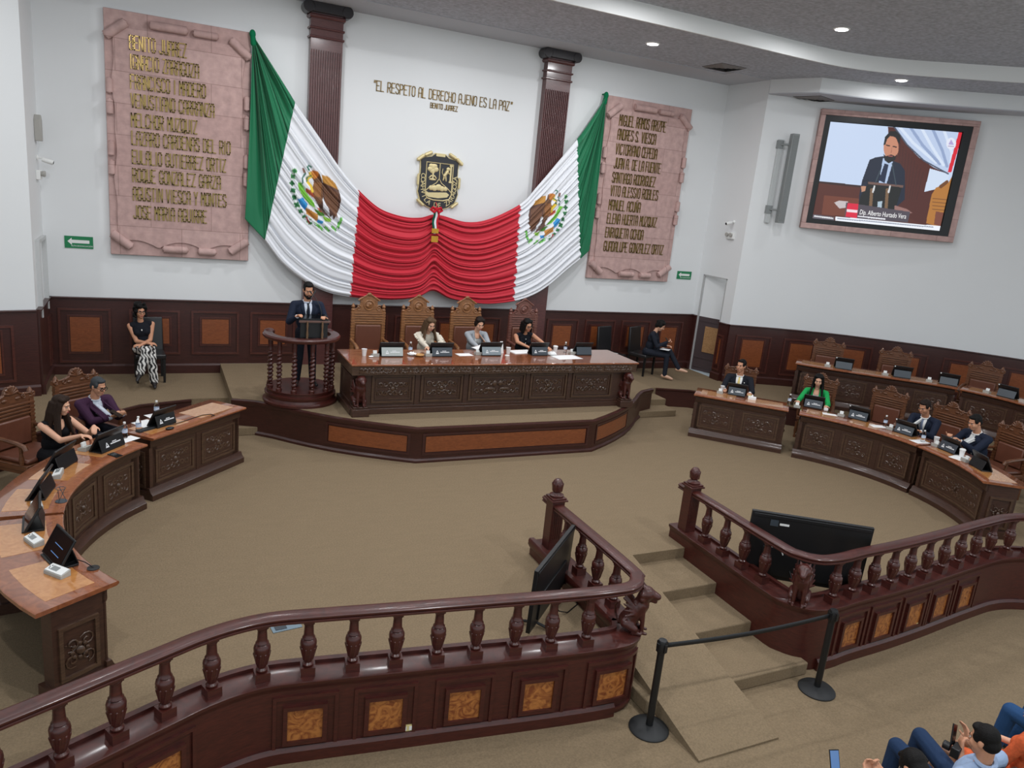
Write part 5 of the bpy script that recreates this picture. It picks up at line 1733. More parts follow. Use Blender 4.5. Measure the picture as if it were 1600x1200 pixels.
gate_bal = [LP.L - .50, LP.L - .83, LP.L - 1.16, LP.L - 1.49]
balustrade('left dark balustrade in the foreground, curving to the bottom left corner', LP, LP.L - .2, 1, cs, -1,
           [LP.near(x, -8.9) for x in (-1.30, -1.985, -2.65, -3.31, -3.95)] + [LP.near(-5.0, -9.02), LP.near(-5.65, -9.33)], LP.near(-3.12, -8.9), '', front_bal + gate_bal)
cs2 = RP.near(1.0, -9.06)
front_bal = [RP.near(x, y) for x, y in ((1.36, -9.17), (1.68, -9.14), (1.99, -9.12), (2.31, -9.11), (2.63, -9.08), (2.96, -9.05), (3.3, -9.01), (3.65, -8.98), (3.99, -8.94), (4.34, -8.91), (4.69, -8.92), (5.02, -9.0), (5.33, -9.13))]
balustrade('right dark balustrade beyond the aisle, running out of the right edge', RP, .2, -1, cs2, 1,
           [RP.near(x, -9.05) for x in (1.66, 2.21, 2.77, 3.30, 3.86)], RP.near(2.93, -9.05), '', [.55, .88, 1.2, 1.52] + front_bal)

# ------------------------------------------------------------------ queue barrier
def stanchion(x, y, label, belt_to=None):
    t = thing('barrier_post', label, 'barrier post', (x, y, PUB), 0, 'black retractable belt posts')
    g = G(); g.lathe([(.178, 0), (.18, .012), (.165, .028), (.08, .042), (.035, .05)], 36); g.build('round_base', RUBBER, t)
    g = G(); g.lathe([(.032, .04), (.032, .80)], 20); g.build('pole', BLACK, t)
    g = G(); g.lathe([(.038, .78), (.042, .80), (.042, .885), (.036, .90), (.0, .902)], 20)
    for k in range(4): g.box(.036, .052, -.016, .016, .80, .875, RZ(k * PI / 2 + .1))
    g.build('belt_head', BLACK, t)
    if belt_to:
        a = Vector((0, 0, .84)); b = Vector((belt_to[0] - x, belt_to[1] - y, .84))
        d = (b - a).normalized(); a = a + d * .05; b = b - d * .05
        g = G(); P = []
        for i in range(21):
            p = a.lerp(b, i / 20); sag = -.035 * math.sin(PI * i / 20)
            P.append([(p.x, p.y, p.z - .024 + sag), (p.x, p.y, p.z + .024 + sag)])
        g.grid(P); o = g.build('belt', RUBBER, t)
        so = o.modifiers.new('t', 'SOLIDIFY'); so.thickness = .003; so.offset = 0
    return t
stanchion(-1.03, -9.47, 'black belt barrier post beside the ramp, left of the pair', (0.965, -9.53))
stanchion(0.965, -9.53, 'black belt barrier post in front of the right balustrade')

# ------------------------------------------------------------------ prompter screens standing on the chamber floor
def floor_screen(ax, ay, bx, by, h, tilt, label, fittings=True):
    """seen from behind: the face looks to the dais (local +y)"""
    L = math.hypot(bx - ax, by - ay)
    t = thing('floor_screen', label, 'screen', ((ax + bx) / 2, (ay + by) / 2, 0.0), math.atan2(by - ay, bx - ax))
    M = TR(0, 0, .06) @ RX(tilt)
    hz = h - .06
    g = G(); g.box(-L / 2, L / 2, -.02, .02, 0, hz, M); g.build('panel', BLACK, t, bevel=0.004)
    g = G(); g.box(-L / 2 + .18, L / 2 - .18, -.036, -.018, .05, hz * .5, M); g.box(-L / 2 + .02, L / 2 - .02, -.028, -.018, hz - .06, hz - .02, M); g.build('rear_housing', BLACK, t, bevel=0.012)
    if fittings:
      g = G(); g.cbox((-L / 2 + .25, -.024, hz * .86), (.085, .012, .07), M); g.build('connector_cover', GREYPLATE, t)
    if fittings:
      g = G(); g.cbox((-L / 2 + .36, -.022, hz * .85), (.10, .006, .024), M); g.build('rating_label', WHITE, t)
    if fittings:
      g = G(); g.tube([M @ Vector(p) for p in ((-L / 2 + .22, -.06, hz * .5), (-L / 2 + .28, -.09, hz * .55), (-L / 2 + .36, -.07, hz * .52), (-L / 2 + .4, -.06, hz * .42))], .007, 6); g.build('white_plug_lead', WHITE, t)
    for sx in (-1, 1):
        g = G(); g.tube([(sx * L * .3, -.20, .012), (sx * L * .3, -.02, .05), (sx * L * .3, .0, .09), (sx * L * .3, .03, .05), (sx * L * .3, .20, .012)], .014, 6); g.build('foot', BLACK, t)
    g = G(); g.tube([(-L * .1, -.05, .2), (-L * .05, -.14, .06), (.05, -.2, .008), (.25, -.24, .008), (.45, -.16, .008)], .006, 6); g.build('power_cable', BLACK, t)
    return t
floor_screen(1.0, -8.22, 2.05, -8.95, .86, .06, 'large black floor screen seen from behind over the right balustrade')
floor_screen(-1.90, -8.63, -1.06, -7.83, .70, .03, 'black floor screen seen almost edge-on behind the left balustrade', False)
# floor socket plate
g = G(); g.box(-.13, .13, -.06, .06, 0, .006); 
o = tag(thing('floor_outlet', 'bluish metal outlet plate let into the carpet behind the left balustrade', 'outlet', (-3.93, -7.83, 0.0), .12))
g.build('cover_plate', plain('bluish_plate', lin(120, 138, 150), 0.4, metal=0.3), o)
g = G(); g.box(-.10, .0, -.035, .035, .006, .010); g.build('socket_flap', GREYPLATE, o)

# ------------------------------------------------------------------ things on the desks
TZ = 0.80; PZ = DAIS + 0.80; BZ = 1.26
def ang_at(x, y, sgn=1):
    """turn so that local -y looks at the chamber from a front row desk"""
    if (x * sgn) + y > 0.35 and abs(x) < 5.1 and y > -5.0:
        return face_to(-.707 * sgn, -.707)
    dx, dy = x * sgn - AC[0], y - AC[1]
    l = math.hypot(dx, dy)
    return face_to(-sgn * dx / l, -dy / l)
def monitor(label, x, y, z, rz, plate, text=True, dot=False, lit=False, w=.30):
    t = thing('desk_screen', label, 'desk screen', (x, y, z), rz, 'tilted desk screens with name plates')
    g = G()
    g.add([(-w / 2, -.075, .0), (w / 2, -.075, 0), (w / 2, .09, 0), (-w / 2, .09, 0), (-w / 2, -.075, .02), (w / 2, -.075, .02), (w / 2, .09, .012), (-w / 2, .09, .012)], [(3, 2, 1, 0), (4, 5, 6, 7), (0, 1, 5, 4), (1, 2, 6, 5), (2, 3, 7, 6), (3, 0, 4, 7)])
    g.build('base', BLACK, t, bevel=.003)
    ws = w + .05
    M = TR(0, .07, .015) @ RX(.52)
    g = G(); g.box(-ws / 2, ws / 2, -.012, .006, 0, .245, M); sc = g.build('screen_case', BLACK, t, bevel=.004)
    g = G(); g.box(-ws / 2 + .012, ws / 2 - .012, .006, .008, .012, .233, M); g.build('screen_glass', GLOSSBLACK, sc)
    if lit:
        g = G()
        for k in range(2): g.box(-.10, .06, .008, .009, .06 + k * .07, .066 + k * .07, M)
        g.build('lit_lines', SCREENBLUE, sc)
    M2 = TR(0, -.075, .016) @ RX(-.30)
    g = G(); g.box(-w / 2, w / 2, -.004, .004, 0, .135, M2); pn = g.build('name_plate', plate, t, bevel=.002)
    if text:
        g = G()
        for a, b in (((-.10, .045), (-.065, .045)), ((-.10, .045), (-.0825, .085)), ((-.0825, .085), (-.065, .045)), ((-.108, .036), (-.057, .036))):
            d = Vector((b[0] - a[0], 0, b[1] - a[1])); L = d.length
            g.box(0, L, -.0058, -.004, -.004, .004, M2 @ TR(a[0], 0, a[1]) @ RY(-math.atan2(d.z, d.x)))
        g.build('emblem', TEXTWHITE, pn, smooth=False)
        g = G()
        rd = random.Random(int(abs(x * 100) + abs(y * 10)))
        for zz, x0, x1, hh in ((.072, -.0, .06, .010), (.052, -.03, .115, .013)):
            xx = x0
            while xx < x1:
                ww = .006 + rd.random() * .006
                g.box(xx, xx + ww, -.0058, -.004, zz, zz + hh, M2); xx += ww + .0025
        g.build('name_lettering', TEXTWHITE, pn, smooth=False)
    if dot:
        g = G(); g.ell(M @ Vector((-ws / 2 + .02, -.014, .235)), (.012, .006, .012)); g.build('camera_dot', WHITE, sc)
    return t
def mic_unit(label, x, y, z, rz, near=False):
    t = thing('voting_terminal', label, 'desk terminal', (x, y, z), rz, 'small grey and white desk terminals')
    s = .11 if not near else .19
    d = .10 if not near else .085
    g = G(); g.add([(-s / 2, -d / 2, 0), (s / 2, -d / 2, 0), (s / 2, d / 2, 0), (-s / 2, d / 2, 0), (-s / 2, -d / 2, .055), (s / 2, -d / 2, .055), (s / 2, d / 2, .03), (-s / 2, d / 2, .03)], [(3, 2, 1, 0), (4, 5, 6, 7), (0, 1, 5, 4), (1, 2, 6, 5), (2, 3, 7, 6), (3, 0, 4, 7)])
    g.build('terminal_base', GREYPL, t, bevel=.004)
    sl = math.atan2(-.025, d)
    M = TR(0, 0, .0435) @ RX(sl)
    if near:
        g = G(); g.box(-s / 2 + .006, s / 2 - .006, -d / 2 + .006, d / 2 - .006, 0, .004, M); g.build('keypad', WHITE, t)
        g = G(); g.box(-.02, .05, -.02, .02, .004, .006, M); g.build('display', MIDGREY, t)
        g = G()
        for k in range(3): g.box(.06 + .01 * (k % 2), .068 + .01 * (k % 2), -.02 + k * .015, -.012 + k * .015, .004, .007, M)
        g.build('button', GREYPLATE, t)
    else:
        g = G(); g.box(-.03, .03, -.012, .012, .0, .05, TR(0, .01, .04) @ RX(-.2)); g.build('white_card', WHITE, t, bevel=.003)
    return t
def bottle(label, x, y, z, s=1.0):
    t = thing('water_bottle', label, 'bottle', (x, y, z), random.random(), 'plastic water bottles')
    g = G(); g.lathe([(.026 * s, 0), (.031 * s, .006), (.031 * s, .05), (.028 * s, .06), (.031 * s, .07), (.031 * s, .125 * s), (.024 * s, .15 * s), (.012 * s, .168 * s), (.012 * s, .178 * s)], 16); g.build('bottle_body', PET, t)
    g = G(); g.lathe([(.0318 * s, .065), (.0318 * s, .105)], 16, caps=False); g.build('paper_label', plain('pale_blue_label', lin(196, 208, 228), 0.5) if 'pale_blue_label' not in MATS else MATS['pale_blue_label'], t)
    g = G(); g.lathe([(.014 * s, .172 * s), (.014 * s, .192 * s)], 14); g.build('cap', WHITE, t)
    return t
def cup(label, x, y, z, lid=False):
    t = thing('paper_cup', label, 'cup', (x, y, z), 0, 'white paper cups')
    g = G(); g.lathe([(.028, 0), (.029, .004), (.040, .105), (.042, .108), (.038, .108), (.027, .008), (0, .007)], 20, caps=False); g.build('cup_body', PAPER, t)
    if lid:
        g = G(); g.lathe([(.044, .104), (.044, .114), (.034, .124), (0, .125)], 20); g.build('lid', WHITE, t)
    return t
def paper(label, x, y, z, rz, w=.21, d=.28, n=1, curl=.0):
    g = G()
    P = []
    for i in range(9):
        r = []
        for j in range(9):
            a = -w / 2 + w * i / 8; b = -d / 2 + d * j / 8
            r.append((a, b, .003 * n + curl * (i / 8) ** 2 * (0.5 + 0.5 * j / 8) + .0004))
        P.append(r)
    g.grid(P[::1])
    o = g.build('paper_sheet', PAPER, None)
    so = o.modifiers.new('t', 'SOLIDIFY'); so.thickness = .003 * n; so.offset = -1
    o.location = (x, y, z); o.rotation_euler = (0, 0, rz)
    return tag(o, label, 'paper', 'white papers on the desks')
def napkin(label, x, y, z, s=.09, mat=PAPER):
    g = G(); rd = random.Random(int(x * 991))
    g.ell((0, 0, s * .33), (s, s * .8, s * .35), None, 0, 14, 9)
    g.v = [(v[0] * (1 + rd.uniform(-.2, .2)), v[1] * (1 + rd.uniform(-.2, .2)), max(0.0, v[2] * (1 + rd.uniform(-.35, .35)))) for v in g.v]
    o = g.build('crumpled_napkin', mat, None, smooth=False)
    o.location = (x, y, z); return tag(o, label, 'napkin')
# presidium, left to right
cup('white paper cup at the left end of the long dais desk', -2.04, -2.88, PZ)
napkin('small crumpled napkin beside the leftmost cup of the dais desk', -1.96, -2.98, PZ, .035)
mic_unit('desk terminal at the left end of the dais desk, by the leftmost cup', -1.88, -2.92, PZ, 0)
monitor('dais screen with a pale blank-looking plate, in front of the empty chair', -1.62, -2.90, PZ, 0, PALEPLATE, w=.34)
bottle('water bottle left of the woman in the cream blouse', -1.26, -2.74, PZ)
napkin('white napkin in front of the bottle on the dais desk', -1.27, -2.86, PZ, .07)
g = G(); g.lathe([(.04, 0), (.055, .004), (.085, .03), (.08, .032), (.05, .008), (0, .006)], 20, caps=False)
o = g.build('golden_bowl', plain('amber_glaze', lin(186, 140, 84), 0.3, coat=0.4), None); o.location = (-1.17, -2.93, PZ); tag(o, 'shallow amber bowl on the dais desk before the woman in cream', 'bowl')
mic_unit('desk terminal left of the woman in the cream blouse', -1.02, -2.92, PZ, 0)
monitor('dais screen with dark plate in front of the woman in the cream blouse', -0.80, -2.90, PZ, 0, GREYPLATE, w=.34)
paper('white paper on the dais desk between the cream blouse and the grey blazer', -0.36, -2.82, PZ, .1, .26, .18)
mic_unit('desk terminal left of the woman in the grey blazer', -0.12, -2.82, PZ, 0)
monitor('dais screen with pale lettering plate in front of the woman in the grey blazer', 0.09, -2.84, PZ, 0, plain('mid_grey_plate', lin(128, 140, 146), 0.4), w=.34)
g = G(); g.add([(-.05, -.03, 0), (.05, -.03, 0), (.05, .03, 0), (-.05, .03, 0), (-.02, 0, .20), (.03, 0, .20)], [(3, 2, 1, 0), (0, 1, 5, 4), (2, 3, 4, 5), (1, 2, 5), (3, 0, 4)])
o = g.build('folded_card', PAPER, None, smooth=False); o.location = (.35, -2.68, PZ); tag(o, 'tall folded white card standing right of the grey-blazer screen', 'card')
g = G(); g.lathe([(.04, 0), (.042, .008), (.03, .014), (0, .015)], 18)
o = g.build('cup_lid', WHITE, None); o.location = (.38, -2.90, PZ); tag(o, 'loose white cup lid on the dais desk beside the cup', 'lid')
cup('white paper cup between the grey blazer and the black top on the dais desk', 0.47, -2.74, PZ)
paper('stack of documents before the woman in the black top on the dais', 0.78, -2.62, PZ, .15, .42, .26, 3)
monitor('dais screen with dark plate in front of the woman in the black top', 0.99, -2.84, PZ, 0, GREYPLATE, w=.30)
napkin('crumpled white napkin by the cup at the right of the dais desk', 1.25, -2.85, PZ, .085)
cup('white paper cup beside the crumpled napkin at the right of the dais desk', 1.42, -2.66, PZ, True)
bottle('water bottle at the right of the dais desk', 1.62, -2.66, PZ)
paper('newspaper sheet lying by the napkin at the right of the dais desk', 1.45, -3.02, PZ, .1, .5, .3)
mic_unit('desk terminal at the right end of the dais desk', 1.70, -2.78, PZ, 0)
monitor('dais screen with a blank grey plate at the right end of the dais desk', 1.88, -2.82, PZ, 0, GREYPLATE, text=False, w=.30)
# right front row
def R(x, y): return ang_at(x, y, 1)
cup('white cup by the left end of the straight right-hand desk', 4.58, -3.50, TZ)
mic_unit('desk terminal beside the cup left of the man with the yellow tie', 4.43, -3.62, TZ, R(4.43, -3.62))
monitor('desk screen in front of the man with the yellow tie', 4.70, -3.76, TZ, R(4.7, -3.76), GREYPLATE)
napkin('pale yellow packet right of the yellow-tie screen', 4.90, -3.90, TZ, .05, plain('pale_yellow_packet', lin(222, 206, 150), 0.6))
g = G(); g.box(-.07, .07, -.04, .04, 0, .05); g.cap((0, 0, .05), (0, .01, .075), .025, .012)
o = g.build('tissue_box', PAPER, None, bevel=.004); o.location = (4.80, -4.06, TZ); o.rotation_euler = (0, 0, -.78); tag(o, 'small white tissue box at the right of the man with the yellow tie', 'tissue box')
bottle('pinkish water bottle left of the woman in green', 5.34, -4.42, TZ)
mic_unit('desk terminal left of the woman in green', 5.33, -4.62, TZ, R(5.33, -4.62))
monitor('desk screen in front of the woman in green', 5.68, -4.66, TZ, R(5.68, -4.66), GREYPLATE)
g = G(); g.box(-.035, .035, -.02, .02, 0, .045); o = g.build('small_carton', PAPER, None, bevel=.004); o.location = (5.78, -4.86, TZ); o.rotation_euler = (0, 0, -.6); tag(o, 'small white carton by the right elbow of the woman in green', 'carton')
paper('white paper right of the woman in green', 5.64, -5.08, TZ, -.7, .24, .12)
mic_unit('desk terminal left of the screen before the empty chair', 5.78, -5.20, TZ, R(5.78, -5.2))
monitor('desk screen before the empty chair next to the woman in green', 5.97, -5.40, TZ, R(5.97, -5.4), GREYPLATE, dot=True)
paper('white paper under the bottle left of the man with the striped tie', 5.98, -5.80, TZ, -.4, .24, .16)
bottle('water bottle left of the man with the striped tie', 6.11, -5.82, TZ + .004)
mic_unit('desk terminal left of the man with the striped tie', 6.05, -5.98, TZ, R(6.05, -5.98))
monitor('desk screen in front of the man with the striped tie', 6.10, -6.22, TZ, R(6.1, -6.22), GREYPLATE, dot=True)
paper('white paper under the bottle between the two men in navy', 5.98, -6.58, TZ, -.1, .26, .18)
bottle('water bottle between the two men in navy', 6.02, -6.60, TZ + .004)
mic_unit('desk terminal between the two men in navy', 6.04, -6.82, TZ, R(6.04, -6.82))
cup('white cup behind the terminal between the two men in navy', 6.20, -6.70, TZ)
monitor('desk screen in front of the man with the open white collar', 6.03, -7.06, TZ, R(6.03, -7.06), GREYPLATE)
paper('white paper before the man with the open white collar', 5.90, -7.30, TZ, .2, .30, .18)
cup('lidded white cup on the paper of the man with the open collar', 5.98, -7.28, TZ + .004, True)
mic_unit('desk terminal between the last two screens at the right end', 5.82, -7.46, TZ, R(5.82, -7.46))
monitor('black-backed desk screen at the right end of the right-hand row', 5.76, -7.72, TZ, R(5.76, -7.72), BLACK, text=False)
# left front row
def Lq(x, y): return ang_at(x, y, -1)
monitor('desk screen before the man in the purple jacket', -4.88, -4.26, TZ, Lq(-4.88, -4.26), BLACK)
paper('white papers left of the purple-jacket screen', -5.06, -4.20, TZ, .6, .22, .28)
bottle('water bottle behind the screen of the man in the purple jacket', -4.94, -3.86, TZ + .004)
paper('white paper under the bottle behind the purple-jacket screen', -4.98, -3.90, TZ, .5, .14, .2)
g = G(); g.add([(-.12, -.05, 0), (.12, -.05, 0), (.10, .06, 0), (-.10, .06, 0), (-.1, -.04, .03), (.1, -.04, .03), (.08, .05, .015), (-.08, .05, .015)], [(3, 2, 1, 0), (4, 5, 6, 7), (0, 1, 5, 4), (1, 2, 6, 5), (2, 3, 7, 6), (3, 0, 4, 7)])
o = g.build('microphone_base', BLACK, None, bevel=.006); o.location = (-5.07, -4.44, TZ); o.rotation_euler = (0, 0, .7); tag(o, 'flat black microphone base at the joint of the two left desks', 'microphone base')
g = G(); g.ell((0, 0, .017), (.055, .03, .017)); o = g.build('computer_mouse', BLACK, None); o.location = (-4.80, -4.46, TZ); o.rotation_euler = (0, 0, .5); tag(o, 'black computer mouse by the purple-jacket screen', 'mouse')
g = G(); P = [(-4.88, -4.33), (-4.74, -4.27), (-4.62, -4.15), (-4.50, -4.02), (-4.40, -3.93), (-4.30, -3.90), (-4.26, -3.96), (-4.30, -4.0)]
g.tube([(x + 4.5, y + 4.1, .006) for x, y in P], .005, 6); o = g.build('black_cable', BLACK, None); o.location = (-4.5, -4.1, TZ); tag(o, 'thin black cable looping over the bare end of the left straight desk', 'cable')
monitor('desk screen in front of the woman in the black sleeveless dress', -5.44, -5.04, TZ, Lq(-5.44, -5.04), BLACK, w=.36)
bottle('water bottle beside the man in purple, by the desk joint', -5.14, -4.50, TZ)
bottle('water bottle standing on the white card right of the black-dress woman', -5.28, -4.71, TZ + .004)
paper('white card under the bottle right of the woman in the black dress', -5.25, -4.76, TZ, .75, .22, .15)
g = G(); g.box(-.04, .04, -.075, .075, 0, .009); o = g.build('mobile_phone', GLOSSBLACK, None, bevel=.003); o.location = (-5.36, -5.28, TZ); o.rotation_euler = (0, 0, .7); tag(o, 'dark phone lying in front of the black-dress woman\'s screen', 'phone')
mic_unit('desk terminal by the hands of the woman in the black dress', -5.66, -5.06, TZ, Lq(-5.66, -5.06))
for (x, y, lab, lit) in ((-5.84, -5.52, 'unlit desk screen third from the dais on the left desks', False), (-5.94, -6.24, 'unlit desk screen fourth from the dais, just above the desk joint', False),
                    (-5.92, -6.92, 'unlit desk screen just below the desk joint on the left', False), (-5.66, -7.66, 'desk screen with bluish lit lines at the near end of the left desks', True)):
    monitor(lab, x, y, TZ, Lq(x, y), BLACK, text=False, lit=lit, w=.34)
for (x, y, lab) in ((-5.85, -5.80, 'white desk terminal below the third left screen'), (-5.94, -6.58, 'white desk terminal just above the left desk joint'), (-5.88, -7.30, 'white desk terminal between the two nearest left screens'), (-5.66, -7.90, 'white desk terminal nearest the camera on the left desk')):
    mic_unit(lab, x, y, TZ, Lq(x, y) + .25, True)
g = G()
for k in range(3):
    a = k * 2 * PI / 3
    g.tube([(.04 * math.cos(a), .04 * math.sin(a), .004), (.035 * math.cos(a + 2), .035 * math.sin(a + 2), .13)], .003, 5)
g.tube([(.04 * math.cos(a), .04 * math.sin(a), .13) for a in np.linspace(0, 2 * PI, 14)[:-1]], .003, 5, closed=True)
g.lathe([(.05, 0), (.05, .006)], 16); o = g.build('wire_holder', GREYPLATE, None); o.location = (-5.76, -6.46, TZ); tag(o, 'thin wire holder on the left desk beside a dark screen', 'holder')
o = thing('cable_grommet', 'round black cable grommet with a short lead near the end of the left desk', 'cable grommet', (-5.42, -7.86, TZ))
g = G(); g.lathe([(.045, 0), (.045, .006), (.035, .008)], 18); g.build('grommet_ring', BLACK, o)
g = G(); g.tube([(0, 0, .008), (-.06, .06, .03), (-.12, .12, .03), (-.18, .10, .015), (-.20, .06, .01)], .004, 6); g.build('lead', BLACK, o)
# back row
for i, (x, y) in enumerate(((7.39, -3.69), (8.21, -4.35), (8.66, -5.04), (8.98, -5.94))):
    s = pl_.near(x, y); n = pl_.normal(s)
    X_, Y_ = pl_.at(s, -.22)
    nm = ('nearest the door', 'second from the door', 'third from the door', 'at the right edge of the picture')[i]
    monitor('blank grey desk screen on the back row, ' + nm, X_, Y_, BZ, face_to(n.x, n.y), GREYPLATE, text=False, dot=True)
    X_, Y_ = pl_.at(s - .30, -.20)
    mic_unit('white desk terminal on the back row, ' + nm, X_, Y_, BZ, face_to(n.x, n.y))
paper('sheet of paper on the seat of the empty black chair', 3.95, -0.62, PLAT + .485, .4, .26, .2)

# ------------------------------------------------------------------ people
from mathutils.bvhtree import BVHTree
HAIRM = {}
def hairmat(name, rgb, rough=0.45):
    if name not in HAIRM:
        HAIRM[name] = plain('hair_' + name, lin(*[c * .72 for c in rgb]), 0.62, var=0.35, scale=70, bump=0.3, bscale=140, spec=0.18)
    return HAIRM[name]
EYEW = plain('eye_white', lin(176, 166, 160), 0.4)
EYED = plain('eye_dark', lin(36, 24, 20), 0.2)
def ik(S, Wp, a, b, hint):
    d = Wp - S; L = min(d.length, (a + b) * 0.995)
    dn = d.normalized()
    x = (a * a - b * b + L * L) / (2 * L)
    h = math.sqrt(max(1e-6, a * a - x * x))
    hv = hint - dn * hint.dot(dn)
    hv.normalize()
    return S + dn * x + hv * h, S + dn * L
def hand(g, Wp, f, nrm, thumb, curl=0.35, s=1.0):
    f = f.normalized(); nrm = (nrm - f * nrm.dot(f)).normalized()
    side = f.cross(nrm).normalized()
    for i in range(4):
        o = (i - 1.5) * .019 * s
        k = Wp + f * .082 * s + side * o
        g.cap(Wp + side * o * .6 + f * .01, k, .015 * s, .012 * s, n=8)
        L = (.066, .078, .074, .058)[i if thumb > 0 else 3 - i] * s
        dv = f.copy(); p = k
        for q, fr in enumerate((.45, .32, .23)):
            dv = (dv * math.cos(curl * (0.8 + .25 * q + .08 * i)) + nrm * math.sin(curl * (0.8 + .25 * q + .08 * i))).normalized()
            n_ = p + dv * L * fr
            g.cap(p, n_, (.0098 - .0008 * q) * s, (.009 - .0008 * q) * s, n=8)
            p = n_
            nrm2 = (nrm - dv * nrm.dot(dv)).normalized()
            if q < 2: nrm = nrm2 if nrm2.length > 0 else nrm
        nrm = (nrm - f * nrm.dot(f)).normalized()
    t0 = Wp + f * .022 * s - side * thumb * .026 * s
    t1 = t0 + (f * .6 - side * thumb * .75 + nrm * .25).normalized() * .042 * s
    t2 = t1 + (f * .9 - side * thumb * .2 + nrm * .35).normalized() * .034 * s
    g.cap(t0, t1, .014 * s, .0115 * s, n=8); g.cap(t1, t2, .011 * s, .009 * s, n=8)
def person(label, loc, rz, o):
    """front is local -y; o holds the pose and the clothes"""
    t = thing('person', label, 'person', loc, rz)
    s = o.get('s', 1.0)
    fem = o.get('fem', False)
    V = Vector
    zh = o['zh']
    lean, side = o.get('lean', 0.0), o.get('side', 0.0)
    P = V((0, 0, zh))
    B = (Matrix.Rotation(lean, 3, 'X') @ Matrix.Rotation(side, 3, 'Y') @ Matrix.Rotation(o.get('twist', 0.0), 3, 'Z'))
    sp = lambda x, y, z: P + B @ V((x * s, y * s, z * s))
    sw = (.175 if fem else .20)
    neck = sp(0, .0, .50)
    hm = B @ Matrix.Rotation(o.get('pitch', 0.0), 3, 'X')
    hm = Matrix.Rotation(o.get('yaw', 0.0), 3, 'Z') @ Matrix.Rotation(lean * .5 + o.get('pitch', 0.0), 3, 'X') @ Matrix.Rotation(o.get('roll', 0.0), 3, 'Y')
    hs = s * (1.02 if fem else 1.03)
    hc = neck + (B @ V((0, -.012, .06)) * s) + hm @ V((0, -.018, .105)) * hs
    hp = lambda x, y, z: hc + hm @ V((x, y, z)) * hs
    he = lambda g, c, r, mi=0: g.ell(hp(*c), tuple(q * hs for q in r), None, mi, 14, 10, hm)
    # joints
    J = {}
    for sd, k in ((-1, 'R'), (1, 'L')):
        S = sp(sd * sw, .0, .42)
        Wt = V(o['hand' + k])
        hint = V((sd * .42, .45, -.85)) if ('elbow' + k) not in o or not o.get('flare') else V(o['elbow' + k])
        E, Wp = ik(S, Wt, .285 * s, .255 * s, hint)
        J[k] = (S, E, Wp)
    # ---- skin body
    g = G()
    he(g, (0, .012, .035), (.073, .090, .086)); he(g, (0, -.02, -.03), (.060 if fem else .064, .070, .074)); he(g, (0, -.046, -.083), (.032 if fem else .04, .038, .03))
    for sd in (-1, 1): he(g, (sd * .035, -.062, -.025), (.026, .022, .03))
    g.cap(hp(0, -.084, .012), hp(0, -.104, -.022), .008 * hs, .0125 * hs)
    he(g, (0, -.074, .028), (.046, .014, .010)); he(g, (0, -.083, -.058), (.024, .012, .016))
    for sd in (-1, 1): he(g, (sd * .073, .012, -.006), (.010, .020, .030))
    g.cap(neck - B @ V((0, 0, .03)), hp(0, .022, -.06), (.050 if fem else .060) * s, (.046 if fem else .056) * s)
    for c_, r_ in (((0, 0, .0), (.15, .10, .12)), ((0, 0, .18), (.125 if fem else .14, .09, .15)), ((0, 0, .33), (.145 if fem else .16, .10, .14))):
        g.ell(sp(*c_), tuple(q * s for q in r_), None, 0, 14, 10, B)
    if fem and o.get('bust', True):
        for sd in (-1, 1): g.ell(sp(sd * .07, -.075, .31), (.06 * s, .05 * s, .06 * s), None, 0, 12, 8, B)
    ar = .93 if fem else 1.0
    for k, sd in (('R', -1), ('L', 1)):
        S, E, Wp = J[k]
        g.cap(sp(sd * .05, .0, .435), S, .05 * s, .048 * ar * s); g.cap(S, E, .050 * ar * s, .040 * ar * s); g.cap(E, Wp, .040 * ar * s, .026 * ar * s)
        f = (Wp - E).normalized() if ('fdir' + k) not in o else V(o['fdir' + k]).normalized()
        nr = V(o.get('palm' + k, (0, 0, -1)))
        hand(g, Wp, f, nr, -sd if True else sd, o.get('curl' + k, .35), (.92 if fem else 1.0) * s)
    legs = {}
    for k, sd in (('R', -1), ('L', 1)):
        Hp = sp(sd * .085, 0, -.02) if o.get('stand') else P + V((sd * .09, -.02, -.01))
        Kn, An = V(o['knee' + k]), V(o['foot' + k])
        legs[k] = (Hp, Kn, An)
        g.cap(Hp, Kn, .075 * s, .05 * s); g.cap(Kn, An, .05 * s, .034 * s)
        if not o.get('nofeet'):
            td = V(o.get('toe' + k, (0, -1, -.25))).normalized()
            g.cap(An, An + td * .14 * s, .034 * s, .022 * s)
    sk = skin(*o['skin'])
    body = remesh(g, 'body', sk, .0075, 3, t)
    # ---- face
    for sd in (-1, 1):
        g = G(); he(g, (sd * .030, -.079, .008), (.0125, .008, .0055), 0); he(g, (sd * .030, -.0865, .007), (.0062, .004, .0058), 1)
        g.build('eye', [EYEW, EYED], t)
        g = G(); g.cap(hp(sd * .014, -.090, .026), hp(sd * .046, -.078, .028), .0042 * hs, .003 * hs, n=6); g.build('eyebrow', hairmat(*o['hair'][1:3]) if o.get('brow') is None else o['brow'], t)
    g = G(); he(g, (0, -.0935, -.053), (.020, .006, .0042)); he(g, (0, -.092, -.061), (.017, .006, .0045)); g.build('lips', plain('lips_' + ('red' if fem else 'pale'), lin(*((166, 78, 76) if fem else (158, 98, 84))), .4) if ('lips_' + ('red' if fem else 'pale')) not in MATS else MATS['lips_' + ('red' if fem else 'pale')], t)
    # ---- hair
    kind, hn, hrgb = o['hair'][:3]
    g = G()
